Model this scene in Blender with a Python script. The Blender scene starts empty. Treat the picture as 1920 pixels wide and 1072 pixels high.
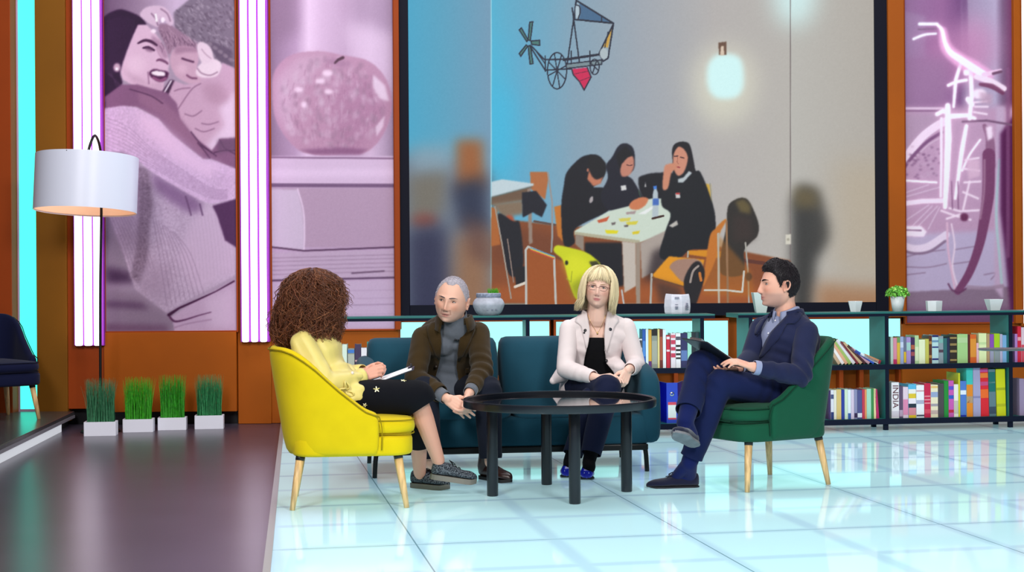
import bpy, bmesh, math, random
import numpy as np
from mathutils import Vector, Matrix
from mathutils.bvhtree import BVHTree
random.seed(7)
RNG = np.random.default_rng(7)
SC = bpy.context.scene
COL = SC.collection
PI = math.pi

# ------------------------------------------------------------------ camera geometry
F, CX, HY, CAMZ = 2800.0, 960.0, 525.0, 1.1
ROLL = math.radians(0.4)
CR, SR = math.cos(ROLL), math.sin(ROLL)


def P(x, y, Y):
    """point at depth Y seen at photograph pixel x, y"""
    dx, dy = x - CX, y - HY
    u = dx * CR - dy * SR
    v = dx * SR + dy * CR
    return Vector((u / F * Y, Y, CAMZ - v / F * Y))


def FP(x, y, z=0.0):
    """point at height z seen at pixel x, y"""
    dx, dy = x - CX, y - HY
    v = dx * SR + dy * CR
    return P(x, y, (CAMZ - z) * F / v)


def proj(p):
    p = np.asarray(p, float)
    u = p[..., 0] / p[..., 1] * F
    v = (CAMZ - p[..., 2]) / p[..., 1] * F
    return CX + u * CR + v * SR, HY - u * SR + v * CR


cam = bpy.data.cameras.new('camera')
camo = bpy.data.objects.new('camera', cam)
COL.objects.link(camo)
cam.sensor_fit = 'HORIZONTAL'
cam.sensor_width = 36.0
cam.lens = 36.0 * F / 1920.0
cam.shift_y = -(536.0 - HY) / 1920.0
cam.clip_end = 200
camo.matrix_world = Matrix(((CR, SR, 0, 0), (0, 0, -1, 0), (-SR, CR, 0, CAMZ), (0, 0, 0, 1)))
SC.camera = camo


# ------------------------------------------------------------------ colours, materials
def lin(c):
    if isinstance(c, str):
        c = c.lstrip('#')
        c = tuple(int(c[i:i + 2], 16) for i in (0, 2, 4))
    a = np.asarray(c, float) / 255.0
    a = np.where(a <= 0.04045, a / 12.92, ((a + 0.055) / 1.055) ** 2.4)
    return a


def lin4(c):
    a = lin(c)
    return (float(a[0]), float(a[1]), float(a[2]), 1.0)


MATS = {}


def mat(name, color=None, rough=0.6, metal=0.0, spec=0.5, bump=None, vary=None, coat=0.0, sheen=0.0,
        emit=None, emit_s=1.0, vcol=None, vcol_emit=False, sss=0.0, wood=False, alpha=1.0):
    """procedural material. bump = (scale, strength, distance), vary = (scale, amount), vcol = attribute name"""
    if name in MATS:
        return MATS[name]
    if rough >= .7:
        spec = min(spec, .15)
    m = bpy.data.materials.new(name)
    m.use_nodes = True
    nt = m.node_tree
    b = nt.nodes['Principled BSDF']
    b.inputs['Roughness'].default_value = rough
    b.inputs['Metallic'].default_value = metal
    b.inputs['Specular IOR Level'].default_value = spec
    b.inputs['Coat Weight'].default_value = coat
    b.inputs['Coat Roughness'].default_value = 0.05
    b.inputs['Sheen Weight'].default_value = sheen
    b.inputs['Sheen Roughness'].default_value = 0.5
    if sss:
        b.inputs['Subsurface Weight'].default_value = sss
        b.inputs['Subsurface Radius'].default_value = (0.012, 0.005, 0.003)
        b.inputs['Subsurface Scale'].default_value = 1.0
    out = None
    tc = nt.nodes.new('ShaderNodeTexCoord')
    if vcol:
        at = nt.nodes.new('ShaderNodeAttribute')
        at.attribute_name = vcol
        out = at.outputs['Color']
    elif color is not None:
        b.inputs['Base Color'].default_value = lin4(color)
    if wood:
        mp = nt.nodes.new('ShaderNodeMapping')
        mp.inputs['Scale'].default_value = (30, 30, 2)
        nt.links.new(tc.outputs['Object'], mp.inputs['Vector'])
        nz = nt.nodes.new('ShaderNodeTexNoise')
        nz.inputs['Scale'].default_value = 3
        nz.inputs['Detail'].default_value = 6
        nt.links.new(mp.outputs['Vector'], nz.inputs['Vector'])
        rp = nt.nodes.new('ShaderNodeValToRGB')
        c = lin(color)
        rp.color_ramp.elements[0].color = (*(c * 0.7), 1)
        rp.color_ramp.elements[1].color = (*np.minimum(c * 1.2, 1), 1)
        rp.color_ramp.elements[0].position = 0.35
        rp.color_ramp.elements[1].position = 0.65
        nt.links.new(nz.outputs['Fac'], rp.inputs['Fac'])
        out = rp.outputs['Color']
    if vary and not wood:
        nz = nt.nodes.new('ShaderNodeTexNoise')
        nz.inputs['Scale'].default_value = vary[0]
        nz.inputs['Detail'].default_value = 5
        nt.links.new(tc.outputs['Object'], nz.inputs['Vector'])
        mr = nt.nodes.new('ShaderNodeMapRange')
        mr.inputs['From Min'].default_value = 0.3
        mr.inputs['From Max'].default_value = 0.7
        mr.inputs['To Min'].default_value = 1 - vary[1]
        mr.inputs['To Max'].default_value = 1 + vary[1]
        nt.links.new(nz.outputs['Fac'], mr.inputs['Value'])
        mx = nt.nodes.new('ShaderNodeVectorMath')
        mx.operation = 'SCALE'
        if out is not None:
            nt.links.new(out, mx.inputs[0])
        else:
            mx.inputs[0].default_value = tuple(lin(color))
        nt.links.new(mr.outputs['Result'], mx.inputs['Scale'])
        out = mx.outputs['Vector']
    if out is not None:
        nt.links.new(out, b.inputs['Base Color'])
    if bump:
        nz = nt.nodes.new('ShaderNodeTexNoise')
        nz.inputs['Scale'].default_value = bump[0]
        nz.inputs['Detail'].default_value = 4
        nt.links.new(tc.outputs['Object'], nz.inputs['Vector'])
        bp = nt.nodes.new('ShaderNodeBump')
        bp.inputs['Strength'].default_value = bump[1]
        bp.inputs['Distance'].default_value = bump[2] if len(bump) > 2 else 0.01
        nt.links.new(nz.outputs['Fac'], bp.inputs['Height'])
        nt.links.new(bp.outputs['Normal'], b.inputs['Normal'])
    if emit is not None:
        b.inputs['Emission Color'].default_value = lin4(emit)
        b.inputs['Emission Strength'].default_value = emit_s
    if vcol_emit:
        nt.links.new(out, b.inputs['Emission Color'])
        b.inputs['Emission Strength'].default_value = emit_s
        nt.links.remove(b.inputs['Base Color'].links[0])
        b.inputs['Base Color'].default_value = (0.01, 0.01, 0.01, 1)
    MATS[name] = m
    return m


# ------------------------------------------------------------------ mesh collecting
class MB:
    def __init__(s):
        s.v, s.f, s.n = [], [], 0
        s.c = []          # optional per-vertex colours

    def add(s, v, f, col=None):
        v = np.asarray(v, float).reshape(-1, 3)
        o = s.n
        s.v.append(v)
        s.f.extend([[i + o for i in q] for q in f])
        s.n += len(v)
        if col is not None:
            s.c.append(np.tile(np.asarray(col, float)[:3], (len(v), 1)) if np.ndim(col) == 1 else np.asarray(col, float))
        return s

    def merge(s, other):
        return s.add(np.concatenate(other.v), other.f, np.concatenate(other.c) if other.c else None)

    def box(s, c, size, R=None, col=None):
        hx, hy, hz = size[0] / 2, size[1] / 2, size[2] / 2
        v = np.array([(x, y, z) for x in (-hx, hx) for y in (-hy, hy) for z in (-hz, hz)])
        if R is not None:
            v = v @ np.array(R).T
        f = [(0, 1, 3, 2), (4, 6, 7, 5), (0, 4, 5, 1), (2, 3, 7, 6), (0, 2, 6, 4), (1, 5, 7, 3)]
        return s.add(v + np.asarray(c, float), f, col)

    def bx(s, x0, x1, y0, y1, z0, z1, col=None):
        return s.box(((x0 + x1) / 2, (y0 + y1) / 2, (z0 + z1) / 2), (x1 - x0, y1 - y0, z1 - z0), None, col)

    def loft(s, rings, caps=True, closed=False, col=None):
        R = len(rings)
        n = len(rings[0])
        v = np.concatenate([np.asarray(r, float) for r in rings])
        f = []
        for i in range(R if closed else R - 1):
            a, b = i * n, ((i + 1) % R) * n
            for j in range(n):
                k = (j + 1) % n
                f.append((a + j, a + k, b + k, b + j))
        if caps and not closed:
            f.append(tuple(range(n - 1, -1, -1)))
            f.append(tuple((R - 1) * n + j for j in range(n)))
        return s.add(v, f, col)

    def tube(s, path, rad, n=8, caps=True, col=None, flat=None):
        """tube along path; rad number or list; flat = (vector, factor) squashes the section along a vector"""
        p = [np.asarray(q, float) for q in path]
        r = [rad] * len(p) if np.isscalar(rad) else list(rad)
        rings = []
        up = None
        for i in range(len(p)):
            t = p[min(i + 1, len(p) - 1)] - p[max(i - 1, 0)]
            t = t / (np.linalg.norm(t) + 1e-12)
            if up is None:
                up = np.array([0, 0, 1.0]) if abs(t[2]) < 0.9 else np.array([1.0, 0, 0])
            a = np.cross(t, up)
            a /= np.linalg.norm(a) + 1e-12
            b = np.cross(a, t)
            up = b
            th = np.arange(n) * 2 * PI / n
            q = (np.cos(th)[:, None] * a + np.sin(th)[:, None] * b) * r[i]
            if flat is not None:
                fv = np.asarray(flat[0], float)
                fv = fv / np.linalg.norm(fv)
                q = q - np.outer(q @ fv, fv) * (1 - flat[1])
            rings.append(p[i] + q)
        return s.loft(rings, caps, False, col)

    def lathe(s, prof, c=(0, 0, 0), n=24, caps=True, col=None):
        rings = []
        for r, z in prof:
            th = np.arange(n) * 2 * PI / n
            rings.append(np.stack([c[0] + r * np.cos(th), c[1] + r * np.sin(th), np.full(n, c[2] + z)], 1))
        return s.loft(rings, caps, False, col)

    def ellipsoid(s, c, r, R=None, n=16, m=10, col=None):
        v = []
        for i in range(1, m):
            ph = PI * i / m
            for j in range(n):
                th = 2 * PI * j / n
                v.append((math.sin(ph) * math.cos(th), math.sin(ph) * math.sin(th), math.cos(ph)))
        v += [(0, 0, 1), (0, 0, -1)]
        v = np.array(v) * np.asarray(r, float)
        if R is not None:
            v = v @ np.array(R).T
        f = []
        for i in range(m - 2):
            for j in range(n):
                k = (j + 1) % n
                f.append((i * n + j, (i + 1) * n + j, (i + 1) * n + k, i * n + k))
        t = (m - 1) * n
        for j in range(n):
            k = (j + 1) % n
            f.append((t, j, k))
            f.append((t + 1, (m - 2) * n + k, (m - 2) * n + j))
        return s.add(v + np.asarray(c, float), f, col)

    def capsule(s, p0, p1, r0, r1, n=14, flat=None):
        p0, p1 = np.asarray(p0, float), np.asarray(p1, float)
        d = p1 - p0
        L = np.linalg.norm(d)
        t = d / (L + 1e-9)
        path, rad = [], []
        for a in (-80, -55, -28, 0):
            path.append(p0 + t * r0 * math.sin(math.radians(a)))
            rad.append(r0 * math.cos(math.radians(a)))
        for k in (0.25, 0.5, 0.75):
            path.append(p0 + d * k)
            rad.append(r0 + (r1 - r0) * k)
        for a in (0, 28, 55, 80):
            path.append(p1 + t * r1 * math.sin(math.radians(a)))
            rad.append(r1 * math.cos(math.radians(a)))
        return s.tube(path, rad, n, True, None, flat)

    def chain(s, pts, rads, n=14, flat=None):
        for i in range(len(pts) - 1):
            s.capsule(pts[i], pts[i + 1], rads[i], rads[i + 1], n, flat)
        return s

    def prism(s, poly, origin, ax, ay, an, depth, col=None):
        """polygon (2-D) in plane ax, ay at origin, extruded along an by depth"""
        o, ax, ay, an = (np.asarray(q, float) for q in (origin, ax, ay, an))
        a = [o + ax * x + ay * y for x, y in poly]
        b = [q + an * depth for q in a]
        return s.loft([a, b], True, False, col)

    def verts(s):
        return np.concatenate(s.v)

    def xform(s, M):
        M = np.array(M)
        s.v = [q @ M[:3, :3].T + M[:3, 3] for q in s.v]
        return s


def link(name, me, m=None, parent=None, world=True, smooth=True):
    o = bpy.data.objects.new(name, me)
    COL.objects.link(o)
    if m is not None:
        me.materials.append(m)
    if smooth and len(me.polygons):
        me.polygons.foreach_set('use_smooth', np.ones(len(me.polygons), bool))
    if parent is not None:
        o.parent = parent
        if world and parent.parent is None:
            o.matrix_parent_inverse = parent.matrix_basis.inverted()
    return o


def mesh_of(name, mb):
    me = bpy.data.meshes.new(name)
    me.from_pydata(mb.verts().tolist(), [], mb.f)
    if mb.c:
        set_vcol(me, np.concatenate(mb.c))
    return me


def set_vcol(me, c, name='col'):
    a = me.color_attributes.new(name, 'FLOAT_COLOR', 'POINT')
    rgba = np.ones((len(me.vertices), 4), np.float32)
    rgba[:, :3] = c
    a.data.foreach_set('color', rgba.ravel())


def obj(name, mb, m, parent=None, world=True, smooth=False, bevel=0.0, sub=0, seg=2, auto=None):
    me = mesh_of(name, mb)
    bm = bmesh.new()
    bm.from_mesh(me)
    bmesh.ops.recalc_face_normals(bm, faces=bm.faces)
    bm.to_mesh(me)
    bm.free()
    o = link(name, me, m, parent, world, smooth or bool(auto))
    if auto:
        me.set_sharp_from_angle(angle=math.radians(auto))
    if bevel:
        b = o.modifiers.new('bevel', 'BEVEL')
        b.width = bevel
        b.segments = seg
        b.limit_method = 'ANGLE'
        b.angle_limit = math.radians(40)
    if sub:
        q = o.modifiers.new('sub', 'SUBSURF')
        q.levels = sub
        q.render_levels = sub
    return o


def tag(o, label=None, cat=None, group=None, kind=None):
    if label:
        o['label'] = label
    if cat:
        o['category'] = cat
    if group:
        o['group'] = group
    if kind:
        o['kind'] = kind
    return o


def thing(name, label, cat, loc=(0, 0, 0), rz=0.0, group=None):
    o = bpy.data.objects.new(name, None)
    o.empty_display_size = 0.1
    COL.objects.link(o)
    o.location = loc
    o.rotation_euler = (0, 0, rz)
    o.matrix_basis = Matrix.Translation(Vector(loc)) @ Matrix.Rotation(rz, 4, 'Z')
    return tag(o, label, cat, group)


def copy_thing(root, loc, rz, label, group=None):
    r = root.copy()
    COL.objects.link(r)
    r.location = loc
    r.rotation_euler = (0, 0, rz)
    tag(r, label, None, group)
    for ch in list(root.children):
        c = ch.copy()
        COL.objects.link(c)
        c.parent = r
        for g in list(ch.children):
            d = g.copy()
            COL.objects.link(d)
            d.parent = c
    return r


def struct(name, mb, m, **k):
    return tag(obj(name, mb, m, **k), kind='structure')


def rrect(cx, cy, z, hx, hy, r, n=5):
    """rounded rectangle ring"""
    r = min(r, hx - 1e-4, hy - 1e-4)
    pts = []
    for (sx, sy, a0) in ((1, 1, 0), (-1, 1, 90), (-1, -1, 180), (1, -1, 270)):
        for k in range(n + 1):
            a = math.radians(a0 + 90 * k / n)
            pts.append((cx + sx * (hx - r) + r * math.cos(a), cy + sy * (hy - r) + r * math.sin(a), z))
    return pts


def cushion(mb, cx, cy, z0, z1, hx, hy, r, e=0.03, dome=0.0):
    """soft box: rounded plan, rounded edges, domed top"""
    rings = []
    for a in (0, 30, 60, 90):
        q = e * (1 - math.sin(math.radians(a)))
        rings.append(rrect(cx, cy, z0 + e * (1 - math.cos(math.radians(a))), hx - q, hy - q, r))
    for a in (90, 60, 30, 0):
        q = e * (1 - math.sin(math.radians(a)))
        rings.append(rrect(cx, cy, z1 - e * (1 - math.cos(math.radians(a))), hx - q, hy - q, r))
    for k in (0.75, 0.5, 0.25, 0.05):
        rings.append(rrect(cx, cy, z1 + dome * (1 - k * k), (hx - e) * k, (hy - e) * k, r * k))
    mb.loft(rings)
    return mb


def catmull(pts, n=8, closed=False):
    p = [np.asarray(q, float) for q in pts]
    out = []
    N = len(p)
    for i in range(N if closed else N - 1):
        if closed:
            a, b, c, d = p[i - 1], p[i], p[(i + 1) % N], p[(i + 2) % N]
        else:
            a, b, c, d = p[max(i - 1, 0)], p[i], p[i + 1], p[min(i + 2, N - 1)]
        for k in range(n):
            t = k / n
            out.append(0.5 * ((2 * b) + (c - a) * t + (2 * a - 5 * b + 4 * c - d) * t * t + (3 * b - a - 3 * c + d) * t ** 3))
    if not closed:
        out.append(p[-1])
    return out


def interp(x, xs, ys):
    return float(np.interp(x, xs, ys))


def laplace(me, it=3, fac=0.5):
    n = len(me.vertices)
    co = np.empty(n * 3)
    me.vertices.foreach_get('co', co)
    co = co.reshape(-1, 3)
    e = np.empty(len(me.edges) * 2, np.int32)
    me.edges.foreach_get('vertices', e)
    e = e.reshape(-1, 2)
    deg = np.bincount(e.ravel(), minlength=n).astype(float)[:, None] + 1e-9
    for k in range(it):
        s = np.zeros_like(co)
        for d in range(3):
            s[:, d] = np.bincount(e[:, 0], co[e[:, 1], d], n) + np.bincount(e[:, 1], co[e[:, 0], d], n)
        co += fac * (s / deg - co)
    me.vertices.foreach_set('co', co.ravel())
    me.update()
    return co


def voxel(name, mb, size, it=3, fac=0.5):
    """closed overlapping shapes -> one continuous mesh"""
    me = mesh_of(name + '_raw', mb)
    o = bpy.data.objects.new('tmp', me)
    COL.objects.link(o)
    r = o.modifiers.new('r', 'REMESH')
    r.mode = 'VOXEL'
    r.voxel_size = size
    r.use_smooth_shade = True
    dg = bpy.context.evaluated_depsgraph_get()
    out = bpy.data.meshes.new_from_object(o.evaluated_get(dg))
    bpy.data.objects.remove(o)
    bpy.data.meshes.remove(me)
    out.materials.clear()
    laplace(out, it, fac)
    return out


def coords(me):
    co = np.empty(len(me.vertices) * 3)
    me.vertices.foreach_get('co', co)
    return co.reshape(-1, 3)


def set_coords(me, co):
    me.vertices.foreach_set('co', np.ascontiguousarray(co).ravel())
    me.update()
# ================================================================== the room
ORANGE = mat('orange_paint', '#a25006', rough=0.62, spec=.2, vary=(1.5, 0.10), bump=(60, 0.08, 0.002))
ORANGE2 = mat('red_orange_paint', '#963c08', rough=0.62, spec=.2, vary=(2, 0.08))
BLACKP = mat('black_paint', '#0b0b12', rough=0.35)
WALLY = 12.05


def rect(x0, y0, x1, y1, Y):
    """photo pixel box at depth Y -> X0, X1, Z0 (low), Z1"""
    ym, xm = (y0 + y1) / 2, (x0 + x1) / 2
    return P(x0, ym, Y).x, P(x1, ym, Y).x, P(xm, y1, Y).z, P(xm, y0, Y).z


# grid directions of the studio floor
GA = math.atan(510 / F)
GX = Vector((math.cos(GA), math.sin(GA), 0))
GY = Vector((-math.sin(GA), math.cos(GA), 0))


def floor_material():
    m = bpy.data.materials.new('lit_glass_floor')
    m.use_nodes = True
    nt = m.node_tree
    N, L = nt.nodes, nt.links
    b = N['Principled BSDF']
    tc = N.new('ShaderNodeTexCoord')
    mp = N.new('ShaderNodeMapping')
    mp.vector_type = 'POINT'
    S = 0.586
    p0 = FP(1024, 998.75)
    p1 = FP(960, 1013.7)
    mp.inputs['Rotation'].default_value = (0, 0, -GA)
    mp.inputs['Location'].default_value = (-p0.dot(GX), -p1.dot(GY), 0)
    L.new(tc.outputs['Object'], mp.inputs['Vector'])
    sep = N.new('ShaderNodeSeparateXYZ')
    L.new(mp.outputs['Vector'], sep.inputs[0])

    def math_(op, a, b_=None, c=None):
        n = N.new('ShaderNodeMath')
        n.operation = op
        for i, q in enumerate((a, b_, c)):
            if q is None:
                continue
            if isinstance(q, (int, float)):
                n.inputs[i].default_value = q
            else:
                L.new(q, n.inputs[i])
        return n.outputs[0]

    def band(o, period, w0, w1):
        d = math_('ABSOLUTE', math_('SUBTRACT', math_('FRACT', math_('ADD', math_('DIVIDE', o, period), 0.5)), 0.5))
        mr = N.new('ShaderNodeMapRange')
        mr.interpolation_type = 'SMOOTHSTEP'
        mr.inputs['From Min'].default_value = w0 / period
        mr.inputs['From Max'].default_value = w1 / period
        mr.inputs['To Min'].default_value = 1
        mr.inputs['To Max'].default_value = 0
        L.new(d, mr.inputs['Value'])
        return mr.outputs[0]
    soft = math_('MAXIMUM', band(sep.outputs[0], S, 0.012, 0.055), band(sep.outputs[1], S, 0.012, 0.055))
    thin = math_('MAXIMUM', band(math_('ADD', sep.outputs[0], S), 2 * S, 0.001, 0.005), band(sep.outputs[1], 2 * S, 0.001, 0.005))

    def mix(fac, a, c):
        n = N.new('ShaderNodeMix')
        n.data_type = 'RGBA'
        L.new(fac, n.inputs[0])
        for q, s in ((a, n.inputs[6]), (c, n.inputs[7])):
            if isinstance(q, tuple):
                s.default_value = q
            else:
                L.new(q, s)
        return n.outputs[2]
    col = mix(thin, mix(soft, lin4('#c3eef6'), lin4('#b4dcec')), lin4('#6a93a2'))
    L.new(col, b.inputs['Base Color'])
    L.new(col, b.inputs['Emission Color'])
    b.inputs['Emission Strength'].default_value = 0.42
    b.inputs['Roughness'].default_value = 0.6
    b.inputs['Specular IOR Level'].default_value = 0.0
    gl = N.new('ShaderNodeBsdfGlossy')
    gl.inputs['Roughness'].default_value = 0.05
    fr = N.new('ShaderNodeFresnel')
    fr.inputs['IOR'].default_value = 1.45
    mx = N.new('ShaderNodeMixShader')
    L.new(fr.outputs[0], mx.inputs[0])
    L.new(b.outputs[0], mx.inputs[1])
    L.new(gl.outputs[0], mx.inputs[2])
    L.new(mx.outputs[0], N['Material Output'].inputs['Surface'])
    return m


# light floor: left edge follows the metal trim
e0, e1 = FP(506, 1085), FP(533, 800)
ed = (e1 - e0).normalized()
ea = e0 - ed * 3.0
eb = e0 + ed * ((12.2 - e0.y) / ed.y)
mb = MB()
mb.prism([(ea.x, ea.y), (7, ea.y), (7, 12.2), (eb.x, eb.y)], (0, 0, -0.03), (1, 0, 0), (0, 1, 0), (0, 0, 1), 0.03)
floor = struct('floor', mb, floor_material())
DARKF = mat('dark_laminate', '#3e3745', rough=0.28, spec=0.5, vary=(2.5, 0.10), bump=(9, 0.03, 0.004))
mb = MB()
mb.bx(-7, 7, ea.y, 12.3, -0.06, -0.031)
struct('floor', mb, DARKF)
mb = MB()
n_ = Vector((-ed.y, ed.x, 0))
a_, b_ = ea, eb
mb.prism([(0, -0.03), (0.03, -0.03), (0.03, 0.003), (0, 0.003)], a_ + n_ * 0.0, n_, (0, 0, 1), ed, (b_ - a_).length)
struct('trim_1', mb, mat('pale_metal', '#a8b0a8', rough=0.35, metal=0.6))

# back wall behind everything
mb = MB()
mb.bx(-7, 7, WALLY + 0.06, WALLY + 0.2, -0.06, 5.2)
struct('wall_back', mb, ORANGE)


def slab(name, x0, y0, x1, y1, Yf, Yb, m, kind='structure', mb=None, top=None, bottom=None):
    X0, X1, Z0, Z1 = rect(x0, y0, x1, y1, Yf)
    if top is not None:
        Z1 = top
    if bottom is not None:
        Z0 = bottom
    q = mb or MB()
    q.bx(X0, X1, Yf, Yb, Z0, Z1)
    if mb is not None:
        return None
    return tag(obj(name, q, m, bevel=0.004), kind=kind)


TOP = 4.6
OLIVE = mat('ochre_paint', '#80500a', rough=0.62, spec=.2, vary=(1.2, 0.12))
# left wall pieces
slab('trim_2', -140, 0, 21, 775, 11.75, WALLY + 0.06, ORANGE2, top=TOP, bottom=0.0)
slab('trim_3', 67, 0, 124, 775, 11.85, WALLY + 0.06, OLIVE, top=TOP, bottom=0.0)
slab('trim_4', 124, 0, 196, 785, 11.88, WALLY + 0.06, ORANGE2, top=TOP, bottom=0.1)
slab('trim_5', 444, 0, 506, 787, 11.90, WALLY + 0.06, ORANGE, top=TOP, bottom=-0.03)
slab('trim_6', 506, 618, 748, 790, 11.93, WALLY + 0.06, ORANGE, bottom=-0.03)
slab('trim_7', 1692, 606, 2050, 760, 11.93, WALLY + 0.06, ORANGE, bottom=-0.03)
slab('trim_8', 739, 0, 749, 618, 11.86, WALLY + 0.06, ORANGE2, top=TOP)
slab('trim_9', 1667, 0, 1697, 594, 11.86, WALLY + 0.06, ORANGE, top=TOP)
slab('trim_10', 1903, 0, 1915, 606, 11.86, WALLY + 0.06, ORANGE, top=TOP)
# upright battens on the orange wall under the screen (seen through the shelves)
for i, px in enumerate((1226, 1268, 1578, 1616, 1690)):
    slab('trim_%d' % (11 + i), px - 4, 690, px + 4, 800, 11.98, WALLY + 0.06, ORANGE2, bottom=-0.03)

# cyan strip on the left, bright strip at the far right
CYAN = mat('cyan_light', '#000000', rough=0.4, emit='#38d0b4', emit_s=2.6)
PALE = mat('pale_cyan_light', '#000000', rough=0.4, emit='#93e6df', emit_s=1.6)
WHITEL = mat('white_tube_light', '#222222', rough=0.4, emit='#fff0ff', emit_s=2.4)
EDGE = mat('lilac_metal', '#b9a9c6', rough=0.4)


def glow_panel(name, label, px, Yf, m, top=None, bottom=None, frame=None, cat='light panel', group=None):
    X0, X1, Z0, Z1 = rect(*px, Yf)
    Z1 = top if top is not None else Z1
    Z0 = bottom if bottom is not None else Z0
    t = thing(name, label, cat, ((X0 + X1) / 2, Yf + 0.05, Z0), 0, group)
    b = MB()
    b.bx(X0, X1, Yf, Yf + 0.02, Z0, Z1)
    obj('diffuser', b, m, t)
    b = MB()
    w = 0.02
    b.bx(X0 - w, X0, Yf - 0.006, Yf + 0.1, Z0 - w, Z1 + w)
    b.bx(X1, X1 + w * 0.4, Yf - 0.006, Yf + 0.1, Z0 - w, Z1 + w)
    b.bx(X0, X1, Yf - 0.006, Yf + 0.1, Z0 - w, Z0)
    b.bx(X0, X1, Yf - 0.006, Yf + 0.1, Z1, Z1 + w)
    b.bx(X0, X1, Yf + 0.08, Yf + 0.1, Z0, Z1)
    obj('housing', b, frame or EDGE, t)
    return t


glow_panel('light_column', 'tall glowing turquoise light column at the left edge behind the navy armchair', (36, 0, 68, 773), 11.9, CYAN,
           top=TOP - 0.1, bottom=0.1)
glow_panel('light_column', 'narrow bright light column at the right edge beyond the bicycle picture', (1917, 0, 1960, 606), 11.9, WHITEL,
           top=TOP - 0.1, frame=ORANGE)
glow_panel('wall_light', 'low glowing pale cyan wall panel behind the man in the brown jacket', (751, 603, 1030, 688), 11.97, PALE,
           frame=ORANGE2, group=None)
glow_panel('wall_light', 'low glowing pale cyan wall panel behind the blonde woman and the upright books', (1043, 602, 1365, 688), 11.97, PALE,
           frame=ORANGE2)
glow_panel('wall_light', 'low glowing pale cyan wall panel behind the green armchair and the leaning books', (1405, 598, 1688, 688), 11.97, PALE,
           frame=ORANGE2)


def tube_fixture(label, xs, ybot, Yf):
    X0, X1, Z0, _ = rect(xs[0][0] - 4, 0, xs[-1][1] + 4, ybot, Yf)
    t = thing('tube_light', label, 'light', ((X0 + X1) / 2, Yf, Z0))
    b = MB()
    b.bx(X0, X1, Yf + 0.03, Yf + 0.12, Z0, TOP - 0.1)
    obj('backing', b, mat('violet_backing', '#8a1fa8', rough=0.5), t)
    for a, c in xs:
        xa, xc, _, _ = rect(a, 0, c, ybot, Yf)
        b = MB()
        b.bx(xa, xc, Yf - 0.02, Yf + 0.03, Z0, TOP - 0.1)
        obj('tube', b, WHITEL, t, bevel=0.012, seg=3)
    return t


tube_fixture('three upright white light tubes to the left of the picture of a mother and child', ((139, 152), (156.5, 170), (174.5, 187)), 648, 11.80)
tube_fixture('three upright white light tubes between the mother picture and the apple picture', ((452, 464), (469, 481), (486, 498)), 641, 11.82)

# raised stage on the left
s0, s1 = FP(-60, 901, -0.03), FP(118, 809, -0.03)
sd = (s1 - s0).normalized()
s2 = s0 - sd * 2.0
s3 = s0 + sd * ((11.85 - s0.y) / sd.y)
mb = MB()
mb.prism([(-7, s2.y), (s2.x, s2.y), (s3.x, s3.y), (-7, s3.y)], (0, 0, 0.055), (1, 0, 0), (0, 1, 0), (0, 0, 1), 0.03)
struct('floor', mb, mat('stage_laminate', '#3d3a3c', rough=0.25, vary=(3, 0.1)), bevel=0.004)
mb = MB()
mb.prism([(-7, s2.y), (s2.x - 0.05, s2.y), (s3.x - 0.05, s3.y), (-7, s3.y)], (0, 0, -0.03), (1, 0, 0), (0, 1, 0), (0, 0, 1), 0.085)
struct('trim_16', mb, BLACKP)
ns = Vector((sd.y, -sd.x, 0))
mb = MB()
mb.prism([(-0.045, -0.03), (-0.01, -0.03), (-0.01, 0.033), (-0.045, 0.033)], s2 * 1.0 + Vector((0, 0, 0.03)), ns, (0, 0, 1), sd, (s1 - s2).length)
q = obj('light_strip', mb, mat('riser_light', '#888888', rough=0.5, emit='#e8ecf6', emit_s=0.6))
tag(q, 'white light strip along the step of the raised dark stage at left', 'light')
mb = MB()
mb.prism([(-0.05, 0.0), (0.004, 0.0), (0.004, 0.022), (-0.05, 0.022)], Vector((s2.x, s2.y, 0.033)), ns, (0, 0, 1), sd, (s3 - s2).length)
struct('trim_17', mb, mat('step_grey', '#85838c', rough=0.4))
# dark plinth gap under the left wall
mb = MB()
X0, X1, _, _ = rect(100, 0, 443, 700, 11.98)
mb.bx(X0, X1, 11.98, WALLY + 0.06, -0.03, 0.085)
struct('trim_18', mb, BLACKP)

# ================================================================== soft chairs
WOODL = mat('pale_beech', '#d9b27a', rough=0.45, wood=True)


def leg_mesh(x, y, z0, dx, dy, L, r0=0.021, r1=0.013):
    b = MB()
    n = 14
    b.tube([(x, y, z0), (x + dx * .5, y + dy * .5, z0 - L * .5), (x + dx, y + dy, z0 - L)], [r0, (r0 + r1) / 2 + .001, r1], n)
    return b


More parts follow.
